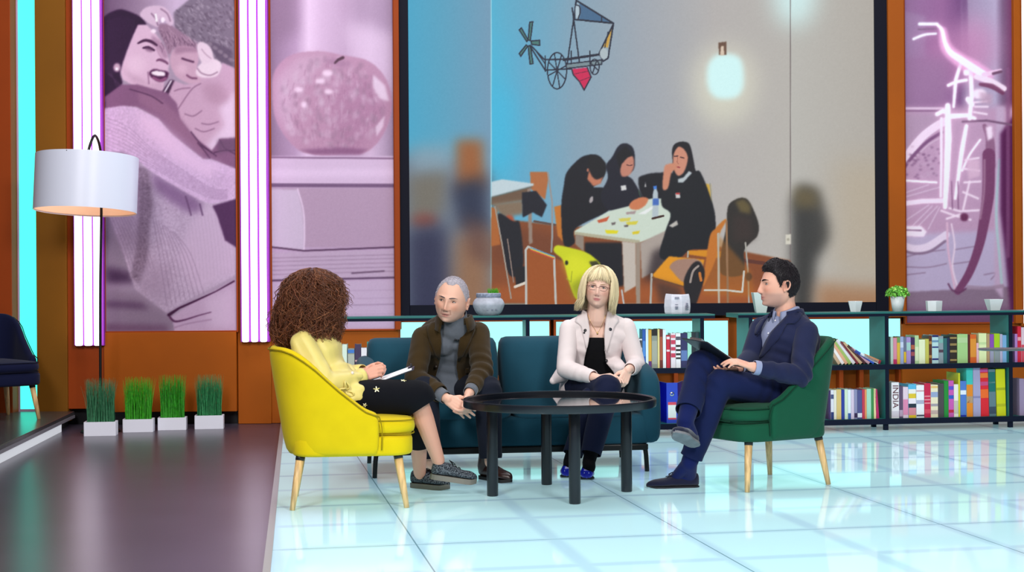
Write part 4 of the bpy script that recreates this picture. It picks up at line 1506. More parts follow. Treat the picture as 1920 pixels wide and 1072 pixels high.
# ---------------------------------------------------------------- apple on books
def paint_apple():
    c = Canvas(500, -160, 746, 626, 1.0, (196, 160, 198))
    c.grad(500, -160, 746, 300, [(0, (150, 116, 150)), (.22, (190, 150, 192)), (.32, (230, 194, 230)), (.42, (214, 176, 214)), (.6, (196, 158, 196)), (.8, (214, 180, 216)), (1, (160, 132, 168))])
    c.poly([(500, -170), (560, -170), (556, 60), (500, 90)], (156, 120, 154), 12, .8)
    c.poly([(640, 40), (745, 60), (745, 200), (660, 110)], (220, 186, 220), 14, .7)
    c.poly([(650, -170), (745, -170), (745, 60), (660, 40)], (172, 138, 174), 12, .7)
    ap = [(511, 150), (524, 120), (552, 101), (600, 96), (640, 103), (690, 114), (722, 145), (735, 190), (727, 235), (704, 272), (676, 289), (648, 288), (620, 291), (590, 290), (560, 281), (532, 252), (514, 212)]
    c.poly(ap, (196, 142, 178), 1.0, smooth=True)
    c.poly([(514, 150), (560, 105), (620, 100), (560, 170), (540, 250), (516, 210)], (210, 168, 200), 8, .7)
    c.poly([(620, 170), (700, 140), (730, 200), (690, 275), (630, 285)], (182, 124, 164), 14, .7)
    rng = np.random.default_rng(4)
    P_ = np.array(ap)
    for k in range(420):
        x, y = rng.uniform(515, 728), rng.uniform(112, 285)
        if ((x - 623) / 106) ** 2 + ((y - 195) / 90) ** 2 > .86:
            continue
        d = (x - 623) / 110
        ln = rng.uniform(4, 14)
        c.line([(x, y), (x + d * ln * .35 * (1 if y < 200 else -1), y + ln)], rng.uniform(1, 2.6), ((168, 110, 150), (214, 172, 204), (176, 120, 158))[k % 3], 1, .4)
    for k in range(260):
        x, y = rng.uniform(515, 728), rng.uniform(108, 285)
        if ((x - 623) / 106) ** 2 + ((y - 195) / 92) ** 2 > .9:
            continue
        c.ell(x, y, rng.uniform(2, 6), rng.uniform(3, 9), ((158, 120, 150), (206, 172, 200), (214, 178, 208))[k % 3], 2, .35)
    for x, y, rx, ry in ((614, 137, 10, 6), (600, 152, 9, 5), (560, 168, 8, 5), (616, 172, 8, 5), (570, 196, 6, 6)):
        c.ell(x, y, rx, ry, (240, 206, 234), 2, .9)
    c.poly([(700, 140), (722, 160), (730, 190), (712, 185), (700, 165)], (230, 204, 230), 2, .8)
    c.poly([(704, 238), (722, 216), (718, 238), (706, 256)], (228, 196, 224), 1.4, .8)
    c.ell(634, 117, 26, 7, (176, 126, 164), 3, .7, .2)
    c.line([(628, 118), (634, 112), (643, 108)], [4, 5, 6], (110, 72, 96), .8)
    c.poly([(560, 281), (590, 290), (676, 289), (690, 280), (640, 276)], (150, 92, 140), 2.5, .8)
    # books
    c.poly([(500, 293), (746, 293), (746, 345), (500, 345)], (214, 180, 216), .8)
    c.line([(500, 295), (746, 297)], 3, (150, 108, 150), .8)
    c.poly([(500, 318), (746, 316), (746, 330), (500, 332)], (228, 194, 230), 4, .7)
    c.line([(500, 347), (746, 348)], 7, (134, 98, 140), 1.6)
    c.poly([(500, 352), (746, 353), (746, 464), (500, 464)], (188, 152, 184), 1)
    c.poly([(500, 354), (558, 356), (568, 400), (570, 440), (570, 468), (500, 462)], (206, 180, 210), 1)
    c.line([(558, 354), (569, 395), (571, 440), (570, 468)], 2.4, (226, 196, 226), 1, 1, True)
    c.line([(500, 462), (570, 470), (746, 463)], 3, (104, 66, 104), .9)
    c.poly([(500, 474), (746, 468), (746, 520), (500, 526)], (196, 164, 196), .8)
    for y in (480, 487, 495, 503, 511):
        c.line([(500, y + 4), (746, y - 3)], 1.6, (164, 130, 164), 1, .8)
    c.line([(500, 526), (746, 520)], 3.4, (112, 78, 116), 1)
    c.line([(660, 512), (720, 508)], 3, (110, 76, 110), 1, .8)
    c.poly([(500, 530), (746, 524), (746, 630), (500, 630)], (200, 168, 202), .8)
    for y in (545, 560, 590):
        c.line([(500, y + 3), (746, y - 2)], 1.6, (184, 150, 186), 1.2, .7)
    c.line([(500, 575), (746, 570)], 2, (160, 128, 162), 1.2, .7)
    c.a = (c.a - 168) * 1.25 + 166
    g = c.a.mean(2, keepdims=True)
    c.a = g + (c.a - g) * .72
    return c.soften(.8).noise(1.6, .6)


# ---------------------------------------------------------------- bicycle
def paint_bike():
    c = Canvas(1688, -160, 1912, 612, 1.0, (168, 140, 172))
    c.grad(1688, -160, 1912, 250, [(0, (146, 112, 150)), (.35, (150, 104, 148)), (.5, (122, 82, 128)), (.56, (160, 140, 170)), (.72, (172, 158, 186)), (.8, (182, 168, 196)), (.86, (128, 100, 132)), (.93, (120, 70, 110)), (1, (70, 20, 60))])
    c.poly([(1690, 20), (1735, 30), (1735, 110), (1690, 110)], (158, 130, 164), 3, .7)
    c.line([(1805, -160), (1812, 120)], 10, (120, 84, 128), 5, .8)
    c.ell(1830, 90, 40, 60, (200, 150, 186), 18, .8)
    c.ell(1790, 100, 60, 50, (190, 130, 172), 20, .6)
    c.poly([(1688, 200), (1912, 200), (1912, 470), (1688, 470)], (192, 154, 184), 6)
    c.poly([(1688, 100), (1780, 110), (1780, 198), (1688, 198)], (158, 120, 156), 10, .8)
    c.line([(1688, 203), (1775, 203)], 4, (226, 196, 220), .8)
    c.line([(1688, 208), (1775, 208)], 2, (116, 70, 112), .8)
    c.poly([(1688, 212), (1770, 212), (1700, 300), (1688, 300)], (178, 148, 174), 6, .9)
    c.poly([(1688, 440), (1912, 430), (1912, 560), (1688, 556)], (190, 174, 204), 4)
    c.poly([(1688, 548), (1912, 536), (1912, 620), (1688, 620)], (142, 118, 140), 1.2)
    c.poly([(1688, 580), (1912, 580), (1912, 620), (1688, 620)], (112, 70, 106), 8, .8)
    for q in (((1697, 482), (1730, 474), (1772, 468)), ((1697, 500), (1740, 501), (1775, 494)), ((1700, 515), (1735, 511)), ((1790, 468), (1826, 462)), ((1785, 495), (1820, 490)), ((1845, 515), (1866, 512), (1858, 524))):
        c.line(q, 2, (140, 112, 140), 1, .8, True)
    # right post and wall edge
    c.poly([(1868, 200), (1884, 200), (1880, 560), (1864, 540)], (196, 168, 196), 2)
    c.line([(1874, 300), (1868, 400), (1874, 480), (1878, 530)], 5, (170, 206, 206), 1.4, .7, True)
    c.poly([(1876, 250), (1912, 200), (1912, 620), (1896, 600), (1884, 470), (1876, 400)], (92, 34, 84), 3)
    c.line([(1890, 130), (1890, 480)], 7, (140, 92, 132), 3, .6)
    # rear wheel
    c.line([(1692, 306), (1705, 286), (1728, 258), (1750, 240), (1770, 228)], 15, (232, 208, 230), 1.2, 1, True)
    c.line([(1694, 316), (1712, 292), (1738, 266), (1766, 248)], 6, (128, 86, 126), 1.4, 1, True)
    c.line([(1712, 300), (1740, 272), (1768, 256)], 2, (214, 186, 208), 1, .8, True)
    for x0, y0, x1, y1 in ((1697, 415), (1740, 385), (1706, 430), (1750, 380), (1722, 440), (1756, 385), (1697, 360), (1745, 345)) and ((1694, 416, 1742, 384), (1702, 432, 1748, 386), (1720, 426, 1758, 386), (1740, 430, 1762, 388), (1696, 362, 1742, 346), (1694, 370, 1765, 350)):
        c.line([(x0, y0), (x1, y1)], 1.6, (224, 200, 222), .7, .9)
    for k in range(60):
        rr = np.random.default_rng(k)
        c.ell(rr.uniform(1700, 1765), rr.uniform(275, 335), 3, 2, ((120, 80, 118), (200, 168, 194))[k % 2], 1, .6)
    c.line([(1690, 458), (1712, 466), (1740, 462), (1774, 440)], 14, (222, 206, 228), 1.2, 1, True)
    c.line([(1692, 469), (1716, 475), (1744, 471), (1772, 452)], 5, (136, 110, 138), 1.2, .9, True)
    c.poly([(1692, 424), (1728, 424), (1738, 434), (1732, 444), (1692, 442)], (236, 222, 240), .8)
    c.line([(1694, 431), (1727, 432)], 2.4, (80, 50, 84), .7)
    # frame
    W = (252, 238, 250)
    c.line([(1692, 338), (1756, 342)], 4, W, .8)
    c.line([(1692, 382), (1730, 377), (1772, 376)], 9, (238, 214, 236), 1)
    c.line([(1765, 222), (1765, 300), (1764, 368)], 5, (240, 220, 240), .8)
    c.line([(1777, 198), (1778, 260), (1775, 330), (1772, 388)], [10, 13, 11, 8], W, 1)
    c.line([(1812, 236), (1804, 280), (1797, 330), (1791, 372)], [7, 9, 7, 5], W, 1, 1, True)
    c.line([(1838, 262), (1818, 290), (1804, 320)], 4, W, .9, 1, True)
    c.line([(1757, 214), (1768, 208), (1778, 212)], 8, W, 1)
    c.line([(1782, 218), (1812, 216), (1828, 222)], [10, 8, 6], W, 1)
    c.line([(1805, 228), (1850, 226), (1898, 234)], 4, (126, 92, 122), 1)
    c.line([(1820, 130), (1822, 180), (1818, 222)], 8, W, 1.2)
    c.line([(1801, 120), (1792, 150), (1788, 200)], [6, 7, 5], W, 1)
    for q in (((1780, 390), (1800, 396), (1835, 394)), ((1765, 395), (1790, 404), (1820, 412)), ((1775, 410), (1800, 402)), ((1810, 300), (1835, 296)), ((1806, 316), (1836, 320)), ((1808, 342), (1838, 340)), ((1806, 360), (1834, 372)), ((1806, 392), (1818, 340)), ((1826, 210), (1850, 214)), ((1828, 200), (1852, 200)), ((1826, 192), (1850, 190))):
        c.line(q, 4, (238, 214, 232), 1, .9)
    c.poly([(1812, 300), (1836, 300), (1838, 330), (1816, 336)], (222, 184, 208), 2, .8)
    c.line([(1784, 340), (1786, 392)], 2, (128, 84, 122), .8)
    c.line([(1796, 340), (1797, 392)], 2, (128, 84, 122), .8)
    c.ell(1808, 407, 8, 8, (110, 52, 90), 1.2)
    c.line([(1776, 418), (1778, 470), (1790, 540)], 4, (220, 180, 204), 1, 1, True)
    c.line([(1784, 420), (1790, 460), (1786, 500), (1796, 540)], 3, (232, 208, 226), 1, .9, True)
    # front wheel
    c.line([(1846, 236), (1856, 262), (1856, 310)], [8, 16, 22], (150, 106, 138), 1.6, 1, True)
    c.line([(1854, 290), (1853, 360), (1846, 410), (1836, 460), (1818, 510), (1796, 546)], [24, 23, 20, 17, 15, 13], (126, 72, 110), 1.2, 1, True)
    c.line([(1846, 300), (1845, 360), (1838, 410)], 4, (170, 128, 156), 1.5, .8, True)
    c.poly([(1848, 238), (1860, 236), (1862, 258), (1852, 264)], (236, 212, 232), 1.5)
    c.line([(1778, 532), (1786, 544), (1800, 548), (1812, 540)], 3, (110, 64, 100), 1, 1, True)
    c.line([(1815, 538), (1850, 540), (1880, 536)], 7, (164, 138, 160), 2, .8, True)
    # handlebar
    c.line([(1768, 58), (1774, 88), (1796, 110), (1826, 128), (1850, 142)], [14, 22, 26, 30, 26], (244, 176, 222), 9, .75, True)
    c.line([(1724, 45), (1757, 45)], 6, (220, 238, 240), .9)
    c.line([(1722, 55), (1755, 54)], 3, (124, 96, 124), 1, .8)
    c.line([(1757, 46), (1766, 56), (1772, 80), (1782, 98), (1802, 112), (1826, 128), (1845, 140)], [5, 7, 8, 11, 13, 14, 14], (255, 246, 255), 1.6, 1, True)
    c.line([(1713, 73), (1734, 65), (1755, 63)], [5, 5, 4], (222, 236, 240), .9, 1, True)
    c.line([(1845, 140), (1862, 136), (1876, 132)], [9, 8, 6], (240, 196, 228), 1)
    c.line([(1862, 138), (1877, 134)], 5, (112, 76, 104), 1)
    c.line([(1830, 144), (1856, 152), (1882, 166)], [9, 12, 11], (236, 214, 232), 1.2, 1, True)
    c.line([(1838, 158), (1860, 162), (1880, 174)], [6, 10, 8], (118, 62, 96), 1.6, .9, True)
    c.line([(1778, 160), (1792, 154), (1812, 150)], 6, W, 1, 1, True)
    c.ell(1836, 176, 14, 10, (250, 232, 246), 2, .9)
    c.ell(1812, 136, 6, 6, W, 1)
    c.line([(1815, 186), (1822, 196)], 10, W, 1.4)
    c.poly([(1836, 172), (1862, 176), (1860, 196), (1840, 194)], (196, 160, 184), 3, .8)
    m = np.clip((c.a.mean(2) - 212) / 35, 0, 1)
    for sg, w in ((7, .55), (2.2, .5)):
        q = np.clip(c.blur1(m, sg), 0, 1)[..., None] * w
        c.a += q * (np.array((252, 196, 232)) - c.a)
    c.a += np.clip(m, 0, 1)[..., None] * .75 * (np.array((255, 246, 254)) - c.a)
    c.a = (c.a - 168) * 1.12 + 172
    return c.soften(.9).noise(1.6, .6)


# ---------------------------------------------------------------- screen image
def paint_screen():
    c = Canvas(760, -200, 1646, 576, 1.2, (184, 180, 178))
    c.grad(921, -200, 1482, 576, [(0, (72, 184, 220)), (.10, (96, 172, 206)), (.28, (134, 164, 184)), (.5, (160, 168, 178)), (.75, (182, 178, 176)), (1, (186, 182, 176))])
    c.poly([(921, 150), (960, 180), (960, 300), (921, 340)], (56, 190, 232), 22, .8)
    c.poly([(921, -200), (1150, -200), (1000, 60), (921, 80)], (104, 168, 194), 30, .5)
    c.grad(760, -200, 921, 576, [(0, (70, 168, 204)), (.4, (86, 164, 196)), (1, (116, 156, 184))])
    c.grad(1482, -200, 1646, 576, [(0, (188, 186, 180)), (1, (180, 174, 166))])
    c.ell(1490, -10, 40, 60, (214, 246, 246), 20, .95)
    # blurred left zone
    c.poly([(760, 290), (860, 300), (921, 330), (921, 590), (760, 590)], (112, 116, 130), 14, .9)
    c.poly([(770, 275), (850, 270), (850, 330), (770, 330)], (140, 166, 182), 14, .8)
    c.poly([(855, 262), (905, 262), (908, 350), (860, 360)], (160, 94, 48), 10, .95)
    c.poly([(845, 345), (910, 330), (915, 440), (865, 430)], (38, 46, 72), 13, .95)
    c.poly([(765, 330), (840, 320), (830, 400), (770, 420)], (118, 112, 100), 12, .9)
    c.ell(796, 414, 24, 14, (140, 70, 58), 9, .9)
    c.poly([(765, 430), (835, 420), (850, 590), (765, 590)], (44, 46, 76), 15, .95)
    c.poly([(855, 440), (921, 430), (921, 590), (845, 590)], (150, 106, 74), 16, .9)
    c.poly([(870, 400), (910, 420), (921, 500), (880, 480)], (96, 64, 60), 12, .7)
    c.line([(921, -200), (921, 572)], 2, (150, 214, 232), .8)
    # blurred right zone
    c.poly([(1484, 380), (1500, 345), (1535, 355), (1556, 420), (1556, 450), (1530, 490), (1525, 590), (1484, 590)], (52, 52, 52), 10, .95)
    c.poly([(1490, 350), (1530, 355), (1535, 390), (1490, 390)], (112, 98, 66), 9, .8)
    c.poly([(1530, 530), (1646, 535), (1646, 590), (1530, 590)], (166, 120, 84), 14, .9)
    c.poly([(1560, 300), (1646, 300), (1646, 520), (1570, 520)], (186, 172, 150), 25, .7)
    c.line([(1482, -200), (1482, 572)], 2, (120, 110, 110), .8)
    # wall lamp glow
    c.ell(1358, 150, 60, 64, (226, 224, 204), 22, .75)
    c.ell(1357, 200, 50, 40, (214, 214, 196), 22, .6)
    c.poly([(1335, 110), (1352, 101), (1380, 104), (1392, 120), (1394, 160), (1380, 182), (1345, 184), (1328, 165), (1326, 130)], (214, 252, 252), 4.5, 1, True)
    c.poly([(1347, 80), (1362, 78), (1362, 103), (1348, 103)], (104, 74, 58), .8)
    c.poly([(1352, 86), (1357, 86), (1358, 104), (1350, 104)], (220, 200, 180), .8)
    # drawing of a winged cart on the wall
    K = (28, 32, 52)
    A = lambda x, y: (740 + x / 3.35, y / 3.35)
    c.map = A
    G = (70, 120, 116)
    for q in (((838, 250), (848, 140), (868, 136), (852, 256)), ((830, 262), (782, 188), (796, 174), (838, 250)), ((856, 258), (910, 252), (912, 286), (860, 278)), ((826, 282), (782, 336), (792, 354), (836, 290)), ((838, 290), (850, 402), (870, 400), (852, 284))):
        c.poly(q, G, .6)
        c.line([*q, q[0]], 2.29, K, .5)
    c.line([(860, 290), (940, 374), (1060, 372), (1280, 340)], 2.7, K, .5)
    c.line([(850, 290), (945, 440), (1110, 432)], 2.7, K, .5)
    c.line([(880, 310), (945, 400)], 2.03, K, .5)
    c.line([(945, 352), (947, 448)], 2.29, K, .5)
    c.poly([(1080, 402), (1300, 376), (1300, 404), (1080, 430)], (120, 140, 148), .6)
    c.line([(1080, 402), (1300, 376), (1300, 404), (1080, 430)], 2.29, K, .5)
    c.line([(1060, 380), (1290, 344)], 2.7, K, .5)
    for x in (1108, 1225):
        c.line([(x, 320), (x + 2, 400)], 2.16, K, .5)
    c.poly([(1112, 434), (1210, 424), (1234, 484), (1190, 566), (1160, 512), (1122, 470)], (206, 30, 84), .6)
    c.line([(1112, 434), (1122, 470), (1160, 512), (1190, 566), (1234, 484), (1210, 424)], 2.43, K, .5)
    c.line([(1122, 466), (1220, 446)], 1.3, (110, 20, 60), .5)
    c.line([(1158, 510), (1232, 482)], 1.3, (110, 20, 60), .5)
    for cx, cy, rx, ry, n, w in ((1020, 444, 60, 114, 8, 2.4), (1256, 420, 28, 48, 4, 2.2)):
        ring = [(cx + rx * math.cos(t), cy + ry * math.sin(t)) for t in np.linspace(0, 2 * PI, 40)]
        c.line(ring, w, K, .5)
        for k in range(n // 2):
            t = PI * k / (n // 2) + .5
            c.line([(cx - rx * math.cos(t), cy - ry * math.sin(t)), (cx + rx * math.cos(t), cy + ry * math.sin(t))], 2.16, K, .5)
    c.line([(1084, 400), (1140, 10)], 2.7, K, .5)
    c.line([(1115, 50), (1160, 390)], 2.7, K, .5)
    c.poly([(1160, 12), (1374, 146), (1158, 122)], (66, 104, 140), .6)
    c.line([(1140, 2), (1374, 146), (1128, 122), (1140, 2)], 3.24, K, .5)
    c.ell(1150, 70, 16, 50, (176, 196, 208), .6)
    c.line([(1134, 30), (1160, 40), (1164, 80), (1150, 122)], 2.29, K, .5, 1, True)
    c.line([(1300, 100), (1300, 136)], 2.16, K, .5)
    c.poly([(1372, 150), (1362, 200), (1340, 300), (1306, 292)], (204, 160, 66), .6)
    c.line([(1374, 150), (1284, 336), (1310, 384), (1340, 366), (1374, 150)], 2.97, K, .5)
    c.ell(1314, 336, 26, 36, (176, 190, 196), .6)
    c.line([(1340, 200), (1320, 300)], 1.62, K, .5)
    # room: floor, table, chairs, three students
    B = lambda x, y: (740 + x / 2.978, 240 + y / 2.978)
    c.map = B
    wood, woodd = (176, 106, 48), (120, 66, 34)
    c.poly([(540, 500), (930, 545), (1290, 560), (2210, 740), (2210, 980), (540, 980)], (134, 72, 38), 1.5)
    c.poly([(540, 880), (2210, 880), (2210, 985), (540, 985)], (168, 88, 40), 8, .8)
    c.poly([(540, 600), (760, 560), (1000, 640), (1000, 800), (540, 760)], (108, 60, 40), 8, .6)
    c.line([(780, 520), (940, 548)], 4, (96, 74, 68), 1)
    c.line([(1960, 740), (2200, 775)], 7, (96, 50, 40), 1)
    # left far table and chair
    c.poly([(756, 245), (850, 245), (862, 260), (840, 400), (760, 340)], (178, 108, 62), 1)
    c.line([(856, 250), (880, 420), (880, 600), (875, 690)], 3.4, (150, 150, 150), .8)
    c.poly([(540, 300), (600, 286), (776, 310), (776, 322), (540, 385)], (196, 214, 222), 1)
    c.poly([(540, 385), (776, 322), (750, 345), (740, 400), (540, 430)], (110, 86, 68), 1.5)
    c.poly([(740, 340), (760, 335), (770, 640), (750, 650)], (150, 130, 118), 1)
    c.poly([(540, 420), (720, 400), (720, 480), (600, 500)], (132, 112, 92), 3)
    c.poly([(710, 360), (790, 350), (850, 430), (822, 498), (770, 470), (715, 500)], (28, 28, 40), 1)
    c.ell(640, 510, 26, 26, (176, 78, 48), 2)
    c.poly([(575, 480), (660, 520), (700, 540), (715, 780), (640, 820), (600, 640)], (26, 26, 36), 1.2, 1, True)
    c.poly([(665, 780), (740, 770), (765, 830), (730, 860), (680, 890)], (28, 26, 32), 1)
    c.line([(672, 886), (735, 862), (762, 838)], 5, (220, 210, 196), .9)
    c.poly([(540, 440), (570, 450), (590, 650), (540, 660)], (174, 100, 46), 1)
    c.line([(560, 440), (600, 650), (650, 950)], 2.6, (160, 150, 140), .8)
    c.line([(630, 620), (664, 860)], 2, (150, 130, 120), .8)
    # front chair with yellow bag
    c.poly([(735, 660), (890, 725), (980, 760), (1000, 985), (735, 985)], (158, 82, 34), 1)
    c.line([(735, 985), (732, 680), (745, 662), (890, 722), (900, 985)], 4, (190, 190, 186), .8)
    for k, col in enumerate(((80, 150, 190), (220, 190, 60), (200, 70, 60))):
        c.line([(760, 668 + k * 7), (890, 716 + k * 7)], 2, col, .7)
    # bodies
    NV_, BK = (24, 24, 40), (20, 20, 30)
    c.poly([(890, 440), (930, 430), (945, 640), (910, 600)], (196, 116, 40), 1)
    c.poly([(945, 320), (960, 250), (1010, 190), (1060, 155), (1130, 150), (1170, 190), (1175, 250), (1150, 300), (1110, 330), (1180, 340), (1200, 430), (1180, 470), (1010, 560), (1005, 640), (945, 650), (930, 450)], BK, 1, 1, True)
    c.poly([(1060, 640), (1270, 640), (1280, 880), (1150, 900), (1060, 700)], (22, 22, 32), 2)
    c.poly([(1075, 285), (1090, 220), (1130, 270), (1165, 265), (1150, 310), (1110, 325)], (196, 122, 92), 1.2)
    c.poly([(1090, 150), (1175, 190), (1172, 262), (1120, 285), (1085, 230)], (24, 22, 28), 1.2, 1, True)
    c.ell(1078, 235, 6, 10, (190, 120, 96), .8)
    c.ell(1098, 400, 10, 20, (210, 200, 200), .8, .8, .3)
    c.poly([(1180, 210), (1215, 160), (1250, 100), (1290, 85), (1330, 110), (1342, 170), (1335, 230), (1300, 265), (1330, 290), (1390, 390), (1410, 400), (1330, 460), (1200, 460), (1150, 380), (1190, 280)], NV_, 1, 1, True)
    c.poly([(1262, 190), (1300, 160), (1330, 160), (1336, 215), (1310, 262), (1270, 270), (1258, 230)], (196, 130, 110), 1.2, 1, True)
    c.poly([(1235, 150), (1290, 100), (1335, 150), (1300, 165), (1268, 200), (1256, 240)], (20, 18, 26), 1)
    c.line([(1296, 205), (1312, 210), (1326, 206)], 1.6, (60, 30, 40), .7)
    c.poly([(1262, 322), (1292, 318), (1294, 345), (1266, 350)], (214, 214, 214), .8)
    c.poly([(1360, 290), (1400, 260), (1470, 250), (1560, 260), (1560, 420), (1400, 400)], (18, 18, 28), 1.2, 1, True)
    c.poly([(1400, 300), (1406, 330), (1394, 330)], (180, 180, 180), .7)
    # table
    c.poly([(1003, 575), (1200, 462), (1330, 430), (1410, 395), (1640, 390), (1740, 455), (1540, 580), (1365, 640), (1010, 592)], (206, 220, 206), .9)
    c.poly([(1003, 578), (1368, 626), (1368, 645), (1005, 596)], (180, 176, 150), .8)
    c.poly([(1270, 632), (1345, 640), (1350, 880), (1282, 920)], (196, 186, 176), 1)
    c.poly([(1345, 640), (1370, 636), (1372, 985), (1348, 985)], (156, 140, 126), .8)
    c.poly([(1370, 640), (1540, 560), (1550, 740), (1380, 840)], (172, 160, 152), 1.2)
    c.poly([(1440, 690), (1550, 640), (1530, 800), (1400, 860)], (40, 30, 36), 6, .8)
    c.poly([(1008, 594), (1056, 602), (1056, 690), (1010, 650)], (146, 132, 120), 1)
    for q, col in ((((1175, 568), (1250, 572), (1240, 590), (1180, 588)), (226, 216, 30)), (((1325, 580), (1370, 572), (1362, 590), (1330, 594)), (220, 200, 40)), (((1250, 505), (1320, 500), (1310, 520), (1260, 522)), (216, 206, 90)), (((1290, 525), (1360, 518), (1350, 538), (1300, 542)), (216, 206, 70)),
                   (((1130, 515), (1180, 500), (1200, 490), (1185, 520), (1140, 530)), (198, 92, 60)), (((1290, 470), (1350, 462), (1340, 480), (1295, 482)), (170, 150, 150)), (((1360, 480), (1450, 430), (1480, 420), (1400, 480)), (236, 240, 240)), (((1210, 528), (1235, 525), (1230, 540), (1212, 542)), (110, 100, 100)), (((1280, 542), (1305, 540), (1302, 552), (1282, 552)), (100, 90, 90))):
        c.poly(q, col, .7)
    c.poly([(1310, 430), (1330, 405), (1380, 385), (1415, 395), (1400, 430), (1360, 455), (1320, 452)], (206, 124, 84), 1, 1, True)
    c.line([(1362, 350), (1372, 382)], 2.4, (50, 70, 60), .7)
    # bottle, phone
    c.poly([(1442, 360), (1450, 335), (1460, 335), (1470, 360), (1474, 500), (1438, 500)], (182, 196, 204), .9)
    c.poly([(1444, 324), (1462, 322), (1463, 340), (1445, 342)], (70, 130, 220), .7)
    c.poly([(1440, 395), (1474, 392), (1475, 430), (1440, 432)], (70, 110, 190), .8)
    c.line([(1440, 505), (1500, 490)], 4, (60, 34, 30), .8)
    c.map = lambda x, y: (1160 + x / 2.978, 240 + y / 2.978)
    # third student
    c.poly([(480, 310), (515, 315), (520, 430), (500, 420)], (208, 170, 70), 1)
    c.line([(510, 310), (524, 440)], 2, (150, 150, 140), .8)
    c.poly([(300, 120), (330, 82), (380, 80), (402, 110), (425, 230), (455, 245), (500, 350), (540, 500), (520, 660), (400, 680), (330, 730), (230, 720), (260, 580), (290, 480), (240, 430), (250, 330), (300, 260)], (20, 22, 30), 1, 1, True)
    c.poly([(306, 150), (325, 105), (360, 112), (385, 150), (384, 190), (362, 250), (330, 265), (308, 225)], (208, 142, 118), 1.1, 1, True)
    c.poly([(300, 150), (310, 95), (360, 78), (400, 110), (425, 240), (392, 240), (386, 150), (345, 100), (320, 118)], (24, 20, 28), 1, 1, True)
    c.line([(312, 158), (330, 156)], 2, (60, 34, 40), .6)
    c.line([(344, 162), (366, 168)], 2, (60, 34, 40), .6)
    c.line([(330, 160), (326, 190), (334, 200)], 1.2, (160, 96, 80), .6)
    c.line([(316, 215), (340, 220)], 2.4, (150, 50, 60), .7)
    c.poly([(330, 285), (362, 275), (392, 240), (410, 250), (360, 305), (332, 305)], (186, 196, 200), 1)
    c.poly([(245, 335), (255, 220), (280, 200), (320, 198), (325, 225), (295, 250), (275, 335)], (206, 138, 110), 1.1, 1, True)
    c.poly([(316, 364), (340, 362), (345, 390), (320, 392)], (206, 206, 206), .8)
    c.poly([(318, 362), (340, 360), (341, 370), (319, 372)], (190, 60, 60), .6)
    c.poly([(280, 545), (325, 515), (332, 540), (300, 555)], (190, 186, 180), 1)
    # right chairs and coats
    c.poly([(385, 685), (500, 680), (580, 690), (575, 725), (490, 720), (385, 705)], (214, 140, 24), .9)
    c.line([(388, 690), (386, 720)], 3, (170, 170, 160), .8)
    c.poly([(610, 440), (650, 400), (700, 390), (735, 420), (780, 530), (775, 600), (735, 640), (700, 690), (695, 815), (575, 815), (570, 700), (600, 560)], (44, 40, 38), 1, 1, True)
    c.poly([(650, 410), (700, 395), (735, 430), (735, 480), (680, 470)], (104, 90, 54), 3, .9)
    c.poly([(640, 480), (740, 500), (760, 620), (640, 640)], (60, 46, 44), 6, .7)
    c.line([(708, 640), (722, 800), (728, 985)], 3, (170, 168, 160), .8)
    c.ell(725, 830, 18, 24, (34, 30, 32), 1.2)
    c.poly([(500, 720), (560, 600), (740, 800), (760, 940), (470, 930)], (178, 108, 34), 3, .5)
    c.poly([(540, 560), (585, 515), (602, 515), (560, 600), (545, 720), (500, 830), (470, 880), (490, 720), (510, 600)], (196, 116, 40), 1, 1, True)
    c.line([(556, 590), (560, 985)], 4, (184, 176, 160), .8)
    c.line([(602, 520), (610, 985)], 4, (150, 112, 80), .8)
    c.line([(480, 905), (600, 905), (690, 915), (700, 800)], 3.4, (206, 206, 196), .8)
    c.poly([(188, 820), (280, 715), (480, 735), (460, 800), (360, 885), (200, 835)], (228, 150, 24), 1)
    c.line([(184, 815), (178, 985)], 4, (176, 176, 170), .8)
    c.line([(190, 835), (360, 885)], 3, (120, 74, 40), .8)
    c.poly([(285, 770), (330, 735), (430, 730), (470, 770), (420, 850), (360, 860), (300, 800)], (164, 128, 112), 1, 1, True)
    c.poly([(370, 830), (410, 760), (450, 745), (480, 800), (470, 870), (430, 985), (400, 985), (365, 900)], (30, 26, 32), 1, 1, True)
    c.line([(400, 860), (415, 800), (445, 770)], 4, (196, 180, 170), 1, .8, True)
    c.line([(452, 810), (460, 850)], 5, (200, 120, 50), .8)
    c.poly([(200, 850), (350, 890), (350, 980), (230, 980)], (64, 44, 40), 6, .8)
    c.poly([(932, 595), (962, 592), (962, 648), (932, 650)], (214, 210, 196), .8)
    c.ell(946, 622, 8, 8, (170, 166, 150), .8)
    # yellow bag
    c.map = B
    c.poly([(890, 690), (905, 655), (980, 668), (1060, 690), (1110, 720), (1150, 770), (1090, 830), (1060, 960), (1010, 950), (970, 850), (940, 740)], (206, 214, 26), 1, 1, True)
    c.poly([(940, 750), (1000, 700), (1080, 740), (1100, 780), (1040, 840), (990, 860)], (226, 230, 40), 6, .7)
    c.poly([(980, 880), (1060, 820), (1060, 960), (1010, 950)], (130, 136, 24), 6, .7)
    c.ell(960, 752, 9, 13, (40, 40, 20), .8)
    c.poly([(1085, 745), (1130, 740), (1150, 770), (1110, 790)], (60, 60, 30), 1.4)
    c.line([(960, 840), (985, 860), (990, 800)], 2, (160, 166, 30), 1, .8)
    c.poly([(1240, 900), (1270, 905), (1280, 985), (1255, 985)], (170, 90, 50), 1.2)
    c.line([(1268, 905), (1280, 985)], 3, (190, 190, 190), .8)
    c.map = lambda x, y: (x, y)
    return c.noise(1, .7)


